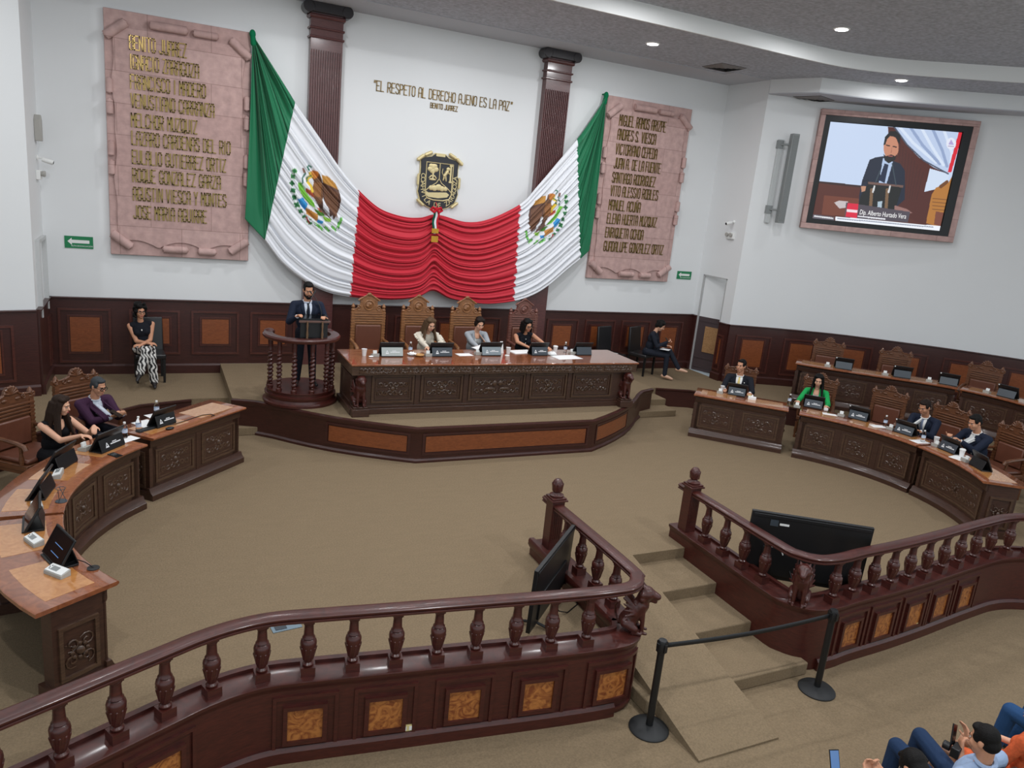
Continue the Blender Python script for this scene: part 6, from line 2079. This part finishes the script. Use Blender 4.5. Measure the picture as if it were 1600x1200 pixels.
    if kind == 'short':
        he(g, (0, .024, .050), (.080, .090, .083)); he(g, (0, .05, -.005), (.072, .066, .066)); he(g, (0, -.038, .095), (.056, .036, .026))
        for sd in (-1, 1): he(g, (sd * .062, -.01, .035), (.016, .04, .04))
    else:
        he(g, (0, .022, .050), (.084, .094, .084)); he(g, (0, .055, -.02), (.078, .062, .09))
        for sd in (-1, 1):
            he(g, (sd * .045, -.018, .088), (.042, .045, .030))
            he(g, (sd * .070, .0, .02), (.02, .05, .06))
    rd = random.Random(len(label))
    if kind == 'long':
        Lh = o.get('hairlen', .30)
        for sd in (-1, 1):
            for q in range(7):
                yo = -.028 + q * .020
                a = hp(sd * (.066 + .006 * (q % 2)), yo, .03); b = hp(sd * .084, yo - .004, -.09)
                c = b + V((sd * .02, -.02 + q * .008, -Lh * s * (.75 + .25 * rd.random()) + .06))
                c += (B @ V((sd * .01, -.05 if q < 3 else .04, 0)))
                g.cap(a, b, .022, .024); g.cap(b, c, .024, .014)
        for q in range(7):
            xo = -.06 + q * .02
            a = hp(xo, .09, .02); b = hp(xo * 1.15, .098, -.10); c = b + V((xo * .2, .03, -Lh * s * .8))
            g.cap(a, b, .026, .026); g.cap(b, c, .026, .016)
    if kind == 'bob':
        for sd in (-1, 1):
            for q in range(7):
                yo = -.03 + q * .02
                g.cap(hp(sd * .070, yo, .03), hp(sd * .084, yo - .006, -.12 - .01 * rd.random()), .022, .020)
        for q in range(6):
            g.cap(hp(-.05 + q * .02, .095, .02), hp(-.055 + q * .022, .095, -.12), .026, .022)
    if kind == 'curly':
        for q in range(90):
            a = rd.uniform(0, 2 * PI); z = rd.uniform(-.12, .12)
            x, y = .088 * math.cos(a), .02 + .095 * math.sin(a)
            if y < -.03 and z < .06: continue
            he(g, (x * (1 - .4 * max(0, z - .05) / .1), y, z + .02), (.026, .026, .026))
    if kind == 'tied':
        he(g, (0, .105, .03), (.04, .04, .04))
    remesh(g, 'hair', hairmat(hn, hrgb), .007, 3, t)
    if o.get('beard'):
        g = G()
        he(g, (0, -.056, -.086), (.044, .046, .036)); he(g, (0, -.088, -.078), (.022, .018, .016))
        for sd in (-1, 1):
            he(g, (sd * .049, -.026, -.050), (.019, .038, .046)); g.cap(hp(0, -.099, -.042), hp(sd * .034, -.084, -.054), .0065 * hs, .006 * hs)
        remesh(g, 'beard', hairmat(hn, hrgb), .006, 2, t)
    if o.get('glasses'):
        g = G()
        for sd in (-1, 1):
            g.tube([hp(sd * .031 + .024 * math.cos(a), -.100 + .004 * abs(math.cos(a)), .006 + .018 * math.sin(a)) for a in np.linspace(0, 2 * PI, 17)[:-1]], .0028 * (1.5 if o['glasses'] == 'thick' else 1), 6, closed=True)
            g.tube([hp(sd * .054, -.096, .012), hp(sd * .076, -.05, .010), hp(sd * .078, .01, .004)], .0026, 6)
        g.tube([hp(-.007, -.102, .01), hp(.007, -.102, .01)], .0025, 6)
        g.build('glasses', BLACK, t)
    # ---- clothes
    top = o['top']
    sleeve = o.get('sleeve', 'long')
    bulk = o.get('bulk', 1.0)
    g = G()
    for c_, r_ in (((0, 0, -.02), (.172, .122, .12)), ((0, -.002, .16), (.142 if fem else .165, .106 if fem else .118, .17)), ((0, 0, .32), (.162 if fem else .188, .116 if fem else .126, .15)), ((0, .01, .41), (.13, .085, .07))):
        g.ell(sp(*c_), tuple(q * s * bulk for q in r_), None, 0, 16, 10, B)
    if fem and o.get('bust', True):
        for sd in (-1, 1): g.ell(sp(sd * .07, -.082, .31), (.066 * s, .054 * s, .066 * s), None, 0, 12, 8, B)
    for k, sd in (('R', -1), ('L', 1)):
        S, E, Wp = J[k]
        rs = .060 * (0.92 if fem else 1.06) * s * bulk
        g.cap(sp(sd * .045, .008, .445), S + B @ V((-sd * (.02 if sleeve != 'none' else .03), 0, .004)), .052 * s, rs if sleeve != 'none' else .054 * s)
        if sleeve in ('long', 'half'):
            g.cap(S, E, rs, .052 * (0.92 if fem else 1.05) * s * bulk)
        if sleeve == 'long':
            g.cap(E, E.lerp(Wp, .93), .052 * (0.92 if fem else 1.05) * s * bulk, .039 * s * bulk)
        if sleeve == 'half': g.cap(E, E.lerp(Wp, .12), .05 * s, .048 * s)
    for hp_ in o.get('ruffles', []):
        pass
    tp = remesh(g, o.get('topname', 'shirt'), cloth(*top), .009, 3, t)
    me = tp.data
    bvh = BVHTree.FromPolygons([v.co.copy() for v in me.vertices], [tuple(p.vertices) for p in me.polygons])
    fwd = B @ V((0, -1, 0))
    def decal(nm, rows, mat, off=.004, th=.005, ncol=6):
        """rows: (height up the spine, left x, right x); laid on the front of the chest"""
        g = G(); Pm = []
        rr = []
        for i in range(len(rows) - 1):
            for q in range(5):
                k = q / 5
                rr.append([rows[i][j] * (1 - k) + rows[i + 1][j] * k for j in range(3)])
        rr.append(list(rows[-1]))
        for z, a, b in rr:
            row = []
            for j in range(ncol + 1):
                x = a + (b - a) * j / ncol
                org = sp(x, -.5, z)
                h = bvh.ray_cast(org, -fwd)
                p = h[0] if h[0] is not None and h[3] < .56 * s + .1 else sp(x, -.06, z)
                row.append(p + fwd * off)
            Pm.append(row)
        g.grid(Pm)
        ob = g.build(nm, mat, t)
        so = ob.modifiers.new('t', 'SOLIDIFY'); so.thickness = th; so.offset = 0
        return ob
    style = o.get('style')
    if style == 'suit':
        shm = cloth(*o['shirt'])
        w0 = .062
        decal('shirt_front', [(.475, -.05, .05), (.44, -w0, w0), (.36, -.054, .054), (.22, -.026, .026), (.12, -.006, .006)], shm, .004)
        g = G(); nb = neck - B @ V((0, 0, .012)) * s
        g.tube([nb + B @ V((.066 * math.cos(a), .066 * math.sin(a) * .95, -.014 * (math.sin(a) < -.3) - .002)) * s for a in np.linspace(0, 2 * PI, 19)[:-1]], .012 * s, 6, closed=True)
        g.build('shirt_collar', shm, t)
        if o.get('tie'):
            decal('tie', [(.468, -.018, .018), (.45, -.014, .014), (.36, -.022, .022), (.14, -.03, .03)], cloth(*o['tie']), .011, .006, 3)
        for sd in (-1, 1):
            a = [(.47, sd * .060, sd * .088), (.40, sd * .062, sd * .115), (.36, sd * .056, sd * .10), (.22, sd * .028, sd * .055), (.12, sd * .006, sd * .018)]
            a = [(z, min(p, q), max(p, q)) for z, p, q in a]
            decal('lapel', a, cloth(*top), .006, .007, 3)
        for k in ('R', 'L'):
            S, E, Wp = J[k]
            g = G(); g.cap(E.lerp(Wp, .90), E.lerp(Wp, .97), .034 * s, .033 * s); g.build('shirt_cuff', shm, t)
        if o.get('pin'):
            g = G(); h = bvh.ray_cast(sp(.10, -.5, .37), -fwd)
            g.ell((h[0] if h[0] is not None else sp(.1, -.12, .37)) + fwd * .008, (.011, .006, .011)); g.build('lapel_pin', WHITE, t)
    if style == 'blazer':
        decal('blouse_front', [(.44, -.05, .05), (.36, -.055, .055), (.22, -.03, .03), (.14, -.012, .012)], cloth(*o['shirt']), .004)
        decal('neckline', [(.475, -.048, .048), (.44, -.055, .055), (.385, -.042, .042)], sk, .007, .004)
        for sd in (-1, 1):
            a = [(.47, sd * .055, sd * .09), (.36, sd * .056, sd * .10), (.22, sd * .03, sd * .06), (.14, sd * .012, sd * .02)]
            decal('lapel', [(z, min(p, q), max(p, q)) for z, p, q in a], cloth(*top), .007, .007, 3)
    if style == 'scoop':
        decal('neckline', [(.475, -.06, .06), (.44, -.068, .068), (.40, -.05, .05), (.375, -.015, .015)], sk, .004, .004)
    if style == 'buttons':
        g = G()
        for z in (.40, .32, .24, .16):
            h = bvh.ray_cast(sp(0, -.5, z), -fwd)
            if h[0] is not None: g.ell(h[0] + fwd * .004, (.009, .006, .009))
        g.build('buttons', WHITE, t)
    if o.get('collar'):
        g = G(); nb = neck
        g.tube([nb + B @ V((.066 * math.cos(a), .062 * math.sin(a) + .004, .012 + .016 * math.sin(a))) * s for a in np.linspace(0, 2 * PI, 19)[:-1]], .017 * s, 6, closed=True)
        g.build('shirt_collar', cloth(*top), t)
    if style == 'pendant':
        g = G(); h = bvh.ray_cast(sp(0.0, -.5, .36), -fwd); c = h[0] if h[0] is not None else sp(0, -.12, .36)
        g.ell(c + fwd * .008, (.010, .006, .014)); g.build('pendant', WHITE, t)
    if o.get('ruffle'):
        g = G(); rd = random.Random(4)
        for k, sd in (('R', -1), ('L', 1)):
            S, E, Wp = J[k]
            for q in range(34):
                a = rd.uniform(0, 6.28); kk = rd.random()
                c = S.lerp(E, kk)
                g.ell(c + B @ V((.06 * math.cos(a), .06 * math.sin(a), .01)), (.022, .018, .014), None, 0, 7, 5)
        g.build('sleeve_ruffles', cloth(*top), t)
    # trousers / skirt / shoes
    if o.get('trousers'):
        g = G()
        g.ell(P + V((0, .0, -.01)), (.172 * s * bulk, .128 * s * bulk, .105 * s), None, 0, 14, 10)
        for k in ('R', 'L'):
            Hp, Kn, An = legs[k]
            lw = o.get('legw', 1.0)
            g.cap(Hp, Kn, .088 * s, .064 * s * lw); g.cap(Kn, Kn.lerp(An, .96), .064 * s * lw, .052 * s * lw)
        tr = remesh(g, 'trousers', cloth(*o['trousers']) if o['trousers'][0] != 'zebra' else ATTRM, .010, 3, t)
        if o['trousers'][0] == 'zebra':
            co = np.array([v.co[:] for v in tr.data.vertices])
            w = np.sin(co[:, 0] * 120 + co[:, 2] * 26 + 1.8 * np.sin(co[:, 2] * 23 + co[:, 0] * 18) + 1.2 * np.sin(co[:, 2] * 47 + co[:, 1] * 30 + 2)) + .35 * np.sin(co[:, 2] * 61)
            cl = np.where((w > 0.0)[:, None], np.array(lin(220, 218, 214)), np.array(lin(24, 23, 26)))
            color_layer(tr.data, cl)
    if o.get('skirt'):
        g = G()
        g.ell(P + V((0, -.02, 0)), (.18 * s, .14 * s, .11 * s), None, 0, 14, 10)
        for k in ('R', 'L'):
            Hp, Kn, An = legs[k]
            g.cap(Hp, Hp.lerp(Kn, .72), .098 * s, .085 * s)
        g.cap(legs['R'][0].lerp(legs['R'][1], .5), legs['L'][0].lerp(legs['L'][1], .5), .08 * s, .08 * s)
        remesh(g, 'skirt', cloth(*o['skirt']), .012, 3, t)
    if not o.get('nofeet'):
        for k in ('R', 'L'):
            An = legs[k][2]; td = V(o.get('toe' + k, (0, -1, -.25))).normalized()
            g = G()
            g.cap(An + V((0, 0, -.015)) - td * .03, An + td * .09 * s, .042 * s, .040 * s, n=12); g.cap(An + td * .08 * s, An + td * .185 * s, .040 * s, .026 * s, n=12)
            g.cap(An + V((0, 0, -.02)) - td * .05, An + td * .01, .034 * s, .036 * s)
            remesh(g, 'shoe', o.get('shoem', BLACKLEATHER), .008, 2, t)
    return t
TAN = ('tan', (200, 146, 116)); LIGHT = ('light', (216, 166, 138)); MEDIUM = ('medium', (188, 134, 104))
NAVY = ('navy_suit', (30, 37, 54))
def sit(zf=0.0, spread=.10, fwd=.46, seat=.49):
    return dict(kneeR=(-spread - .02, -fwd, seat + .04), kneeL=(spread + .02, -fwd, seat + .04), footR=(-spread, -fwd - .02, .085), footL=(spread, -fwd - .02, .085))
# the man at the pulpit
person('bearded man in a navy suit standing at the round pulpit', (-2.83, -2.36, DAIS + .216), 0.0, dict(
    zh=.86, s=.97, stand=True, lean=.06, pitch=.24, handR=(-.20, -.34, 1.14), handL=(.20, -.33, 1.12), elbowR=(-.8, .4, -.5), elbowL=(.8, .4, -.5), curlR=.5, curlL=.5,
    kneeR=(-.10, -.03, .46), kneeL=(.10, -.02, .46), footR=(-.12, .02, .07), footL=(.12, .0, .07), toeR=(-.2, -1, -.2), toeL=(.2, -1, -.2),
    skin=TAN, hair=('short', 'black', (26, 23, 22)), beard=True, top=NAVY, topname='jacket', style='suit', shirt=('pale_blue_shirt', (206, 214, 228)), tie=('dark_tie', (24, 32, 46)), trousers=('dark_trousers', (24, 26, 36)), legw=1.05))
# woman in zebra trousers
person('woman in a black sleeveless top and zebra-striped trousers sitting by the left wall', (-5.10, -0.56, PLAT), 0.05, dict(
    zh=.56, s=.94, bulk=1.1, fem=True, lean=.06, side=-.10, pitch=.05, yaw=.25, handR=(.06, -.27, .70), handL=(-.05, -.30, .68), elbowR=(-.9, .2, -.5), elbowL=(.9, .2, -.5),
    fdirR=(1, -.1, -.1), fdirL=(-1, -.2, -.05), palmR=(0, .3, -1), palmL=(0, .3, -1),
    kneeR=(.02, -.42, .60), kneeL=(.08, -.40, .50), footR=(-.09, -.52, .26), footL=(.12, -.42, .085), toeR=(-.3, -1, -.5),
    skin=TAN, hair=('curly', 'black', (26, 23, 22)), glasses='thin', top=('black_top', (22, 24, 32)), sleeve='none', style='pendant', trousers=('zebra', (0, 0, 0)), legw=1.35))
# woman in the dark suit by the right wall
person('woman in a dark suit sitting by the right wall, looking down at a phone', (4.86, -0.68, PLAT), 0.72, dict(
    zh=.56, s=.95, fem=True, lean=.22, pitch=.50, handR=(-.05, -.40, .82), handL=(.10, -.38, .72), curlR=.8, palmR=(.3, .3, .6), palmL=(0, 0, -1),
    kneeR=(-.05, -.44, .53), kneeL=(.06, -.46, .62), footR=(-.06, -.45, .085), footL=(.05, -.72, .26), toeL=(.0, -1, -.15),
    skin=LIGHT, hair=('tied', 'black', (26, 23, 22)), top=('dark_suit', (32, 36, 46)), topname='jacket', trousers=('dark_suit', (32, 36, 46)), shoem=plain('nude_leather', lin(206, 166, 140), .4)))
g = G(); g.box(-.035, .035, -.07, .07, 0, .009); o_ = g.build('mobile_phone', GLOSSBLACK, None, bevel=.003); o_.location = (5.08, -1.02, PLAT + .86); o_.rotation_euler = (.8, 0, .7); tag(o_, 'black phone in the hand of the woman in the dark suit', 'phone')
paper('white paper on the lap of the woman in the dark suit', 5.10, -0.98, PLAT + .66, .7, .28, .2)
# presidium
SITP = dict(kneeR=(-.12, -.44, .53), kneeL=(.12, -.44, .53), footR=(-.1, -.42, .085), footL=(.1, -.42, .085))
person('blonde woman in a cream ruffled blouse writing at the dais desk', (-0.70, -1.74, DAIS), 0.0, dict(
    zh=.57, s=.95, fem=True, lean=.40, pitch=.20, yaw=.1, handR=(-.16, -.66, .83), handL=(.18, -.64, .83), elbowR=(-.9, .1, -.3), elbowL=(.9, .1, -.3), **SITP,
    skin=LIGHT, hair=('long', 'blonde', (120, 92, 66)), hairlen=.26, brow=hairmat('brown', (60, 42, 32)), top=('cream_blouse', (218, 210, 194)), topname='blouse', ruffle=True, trousers=('dark_trousers', (24, 26, 36))))
person('woman in a light grey blazer reading papers at the dais desk', (0.23, -1.72, DAIS), 0.0, dict(
    zh=.57, s=.96, fem=True, lean=.34, pitch=.22, handR=(-.18, -.64, .84), handL=(.06, -.66, .84), elbowR=(-.9, .1, -.4), elbowL=(.9, .1, -.4), **SITP,
    skin=LIGHT, hair=('tied', 'darkbrown', (46, 32, 26)), top=('grey_blazer', (160, 166, 172)), topname='blazer', style='blazer', shirt=('white_blouse', (226, 228, 228)), trousers=('dark_trousers', (24, 26, 36))))
paper('folded grey papers in the hands of the woman in the grey blazer', 0.04, -2.50, PZ + .04, .2, .24, .16, 2, .06)
person('woman in a black sleeveless buttoned top with glasses at the dais desk', (1.20, -1.74, DAIS), 0.0, dict(
    zh=.57, s=.95, fem=True, lean=.36, side=-.06, pitch=.14, yaw=.15, roll=-.1, flare=True, handR=(-.16, -.60, .83), handL=(.22, -.64, .83), elbowR=(-1, .3, .0), elbowL=(.9, .1, -.4), fdirR=(.7, -.5, -.1), **SITP,
    skin=TAN, hair=('bob', 'black', (26, 23, 22)), glasses='thin', top=('black_top', (22, 24, 32)), topname='sleeveless_top', sleeve='none', style='buttons', trousers=('dark_trousers', (24, 26, 36))))
# right front row
def on_arc(deg, r, sgn=1):
    a = math.radians(deg)
    return (sgn * (AC[0] + r * math.cos(a)), AC[1] + r * math.sin(a), 0.0), face_to(-sgn * math.cos(a), -math.sin(a))
SD = dict(kneeR=(-.13, -.42, .53), kneeL=(.13, -.42, .53), footR=(-.12, -.40, .085), footL=(.12, -.40, .085))
person('man in a dark suit with a pale yellow tie at the straight right-hand desk', (5.17, -3.27, 0), face_to(-.707, -.707), dict(
    zh=.57, s=1.0, lean=.06, pitch=-.02, yaw=-.45, handR=(-.22, -.48, .83), handL=(.24, -.48, .83), elbowR=(-.9, .2, -.4), elbowL=(.9, .2, -.4), **SD,
    skin=TAN, hair=('short', 'black', (26, 23, 22)), top=('charcoal_suit', (28, 30, 38)), topname='jacket', style='suit', shirt=('white_shirt', (230, 230, 228)), tie=('yellow_tie', (222, 200, 130)), pin=True, trousers=('dark_trousers', (24, 26, 36))))
lc, ra = on_arc(40.0, 3.78)
person('woman with long black hair in a bright green blazer', lc, ra, dict(
    zh=.57, s=.96, fem=True, lean=.14, pitch=.16, handR=(-.26, -.50, .83), handL=(.22, -.50, .83), elbowR=(-1, .2, -.2), elbowL=(1, .2, -.2), **SD,
    skin=LIGHT, hair=('long', 'black', (26, 23, 22)), hairlen=.34, top=('green_blazer', (34, 160, 84)), topname='blazer', style='blazer', shirt=('white_blouse', (226, 228, 228)), trousers=('dark_trousers', (24, 26, 36))))
lc, ra = on_arc(10.0, 3.70)
person('man in a navy suit with a striped blue-grey tie bending over the desk', lc, ra, dict(
    zh=.57, s=1.0, lean=.36, pitch=.20, yaw=-.1, handR=(-.06, -.58, .84), handL=(.16, -.56, .84), elbowR=(-.9, .2, -.3), elbowL=(.9, .2, -.3), **SD,
    skin=MEDIUM, hair=('short', 'darkbrown', (46, 32, 26)), top=NAVY, topname='jacket', style='suit', shirt=('white_shirt', (230, 230, 228)), tie=('striped_tie', (112, 122, 146)), trousers=('dark_trousers', (24, 26, 36))))
lc, ra = on_arc(-4.2, 3.70)
person('man in navy with an open white collar at the right end of the row', lc, ra, dict(
    zh=.57, s=1.0, lean=.34, pitch=.20, yaw=-.15, handR=(-.14, -.54, .92), handL=(.05, -.54, .90), elbowR=(-.9, .2, -.4), elbowL=(.9, .3, -.4), curlR=.7, curlL=.6, **SD,
    skin=TAN, hair=('short', 'black', (26, 23, 22)), top=NAVY, topname='jacket', style='suit', shirt=('white_shirt', (230, 230, 228)), trousers=('dark_trousers', (24, 26, 36))))
# left front row
person('grey-haired man in a purple jacket at the left desk', (-5.73, -3.40, 0), face_to(.60, -.80), dict(
    zh=.52, s=.94, lean=.30, pitch=.12, yaw=.15, handR=(-.02, -.48, .78), handL=(.12, -.50, .78), elbowR=(-.9, .3, -.5), elbowL=(.9, .3, -.4), palmR=(.5, 0, .8), palmL=(-.5, 0, .8), curlR=.6, curlL=.6, **SD, bulk=1.05,
    skin=TAN, hair=('short', 'silver', (84, 88, 92)), brow=hairmat('black', (26, 23, 22)), glasses='thick', top=('purple_jacket', (62, 36, 60)), topname='jacket', style='suit', shirt=('pale_patterned_shirt', (186, 194, 206), .8, .35, 40), pin=True, trousers=('dark_trousers', (24, 26, 36))))
g = G(); g.box(-.036, .036, -.075, .075, 0, .009); o_ = g.build('mobile_phone', GLOSSBLACK, None, bevel=.003); o_.location = (-5.40, -3.86, .84); o_.rotation_euler = (.4, 0, .9); tag(o_, 'black phone held by the man in the purple jacket', 'phone')
lc, ra = on_arc(41.0, 3.66, -1)
person('woman with long brown hair in a black sleeveless dress', lc, face_to(.62, -.78), dict(
    zh=.51, s=.95, fem=True, lean=.26, pitch=.10, yaw=.5, handR=(.02, -.52, .83), handL=(.22, -.46, .88), fdirR=(.5, -1, 0), fdirL=(-.5, -.7, -.2), **SD,
    skin=LIGHT, hair=('long', 'brown', (60, 42, 32)), hairlen=.36, top=('black_dress', (20, 20, 24)), topname='dress_top', sleeve='none', style='scoop', skirt=('black_dress', (20, 20, 24))))
# the public in the bottom right corner
def stack_chair(x, y, rz, label):
    t = thing('stacking_chair', label, 'chair', (x, y, PUB), rz, 'black chairs of the public')
    g = G(); g.box(-.22, .22, -.22, .2, .42, .47); g.build('seat', BLACKLEATHER, t, bevel=.02)
    g = G(); g.box(-.21, .21, .21, .25, .55, .86); g.build('backrest', BLACKLEATHER, t, bevel=.02)
    for sx in (-1, 1):
        g = G(); g.tube([(sx * .2, -.2, 0), (sx * .2, -.18, .43)], .012, 8); g.build('leg', BLACK, t)
        g = G(); g.tube([(sx * .2, .24, 0), (sx * .2, .2, .43), (sx * .2, .235, .84)], .012, 8); g.build('leg', BLACK, t)
for x, y, lab in ((.40, -11.30, 'black chair under the man in the light blue shirt'), (.97, -11.42, 'black chair under the person in orange'), (1.86, -11.42, 'black chair under the second person in jeans'), (-.52, -11.82, 'black chair under the dark-haired person at the bottom edge')):
    stack_chair(x, y, PI, lab)
AUD = dict(footR=(-.14, -.62, .085), footL=(.14, -.62, .085))
person('man in a light blue shirt and jeans in the public, photographing with a phone', (.40, -11.30, PUB), PI, dict(
    zh=.50, s=.94, lean=-.36, side=.20, pitch=.42, yaw=.1, handL=(-.02, -.06, .80), handR=(-.20, -.12, .80), curlL=.7, curlR=.25, palmL=(-.6, .3, .2), fdirL=(-.3, -.4, 1), fdirR=(-.2, -.6, .8), palmR=(.6, -.4, 0),
    kneeR=(-.23, -.49, .55), kneeL=(.08, -.47, .55), footR=(-.2, -.52, .085), footL=(.08, -.5, .085), skin=TAN, hair=('short', 'black', (26, 23, 22)), top=('light_blue_shirt', (150, 170, 200)), collar=True, sleeve='half', trousers=('blue_jeans', (34, 54, 84)), legw=1.1))
g = G(); g.box(-.038, .038, -.005, .005, -.075, .075); o_ = g.build('mobile_phone', GLOSSBLACK, None, bevel=.003); o_.location = (.42, -11.16, PUB + .89); o_.rotation_euler = (-.3, .5, .1); tag(o_, 'dark phone raised by the man in the light blue shirt', 'phone')
g = G(); g.box(-.055, .055, -.03, .03, -.04, .04); g.lathe([(.032, 0), (.032, .05), (.028, .055)], 16, TR(0, .04, 0) @ RX(-PI / 2)); o_ = g.build('photo_camera', BLACK, None, bevel=.008); o_.location = (.40, -11.22, PUB + .80); o_.rotation_euler = (0, 0, .3); tag(o_, 'black camera on the lap of the man in the light blue shirt', 'camera')
person('person in an orange patterned dress with bare knees beside the man in light blue', (.97, -11.42, PUB), PI, dict(
    zh=.55, s=.94, fem=True, lean=-.05, handR=(-.10, -.30, .68), handL=(.12, -.30, .66), kneeR=(-.02, -.46, .55), kneeL=(.24, -.44, .54), **AUD,
    skin=LIGHT, hair=('bob', 'darkbrown', (46, 32, 26)), top=('orange_print', (206, 96, 56), .8, .5, 30), topname='dress_top', sleeve='half', skirt=('orange_print', (206, 96, 56), .8, .5, 30)))
person('person in blue jeans at the right edge of the public', (1.88, -11.42, PUB), PI, dict(
    zh=.55, s=1.0, lean=-.05, handR=(-.14, -.34, .66), handL=(.16, -.34, .66), kneeR=(-.18, -.54, .56), kneeL=(.14, -.56, .56), **AUD,
    skin=MEDIUM, hair=('short', 'black', (26, 23, 22)), top=('white_tee', (200, 200, 200)), sleeve='half', trousers=('bright_jeans', (40, 74, 116)), legw=1.1))
person('dark-haired person in beige trousers hunched over a lit phone at the bottom edge', (-.52, -11.80, PUB), PI - .2, dict(
    zh=.55, s=.95, lean=.55, pitch=.5, handR=(.02, -.56, .84), handL=(.16, -.56, .84), palmR=(.4, 0, .8), palmL=(-.4, 0, .8), curlR=.6, curlL=.6, kneeR=(-.16, -.58, .56), kneeL=(.14, -.60, .56), **AUD,
    skin=TAN, hair=('short', 'black', (26, 23, 22)), top=('dark_tee', (40, 40, 44)), sleeve='half', trousers=('beige_trousers', (150, 142, 126)), legw=1.1))
t_ = thing('mobile_phone', 'phone with a lit blue screen at the bottom edge of the picture', 'phone', (-.66, -11.02, .30), PI - .3)
g = G(); g.box(-.036, .036, -.004, .004, -.072, .072, RX(.5)); g.build('phone_body', BLACK, t_)
g = G(); g.box(-.032, .032, .004, .0055, -.066, .066, RX(.5)); g.build('phone_screen', SCREENBLUE, t_)
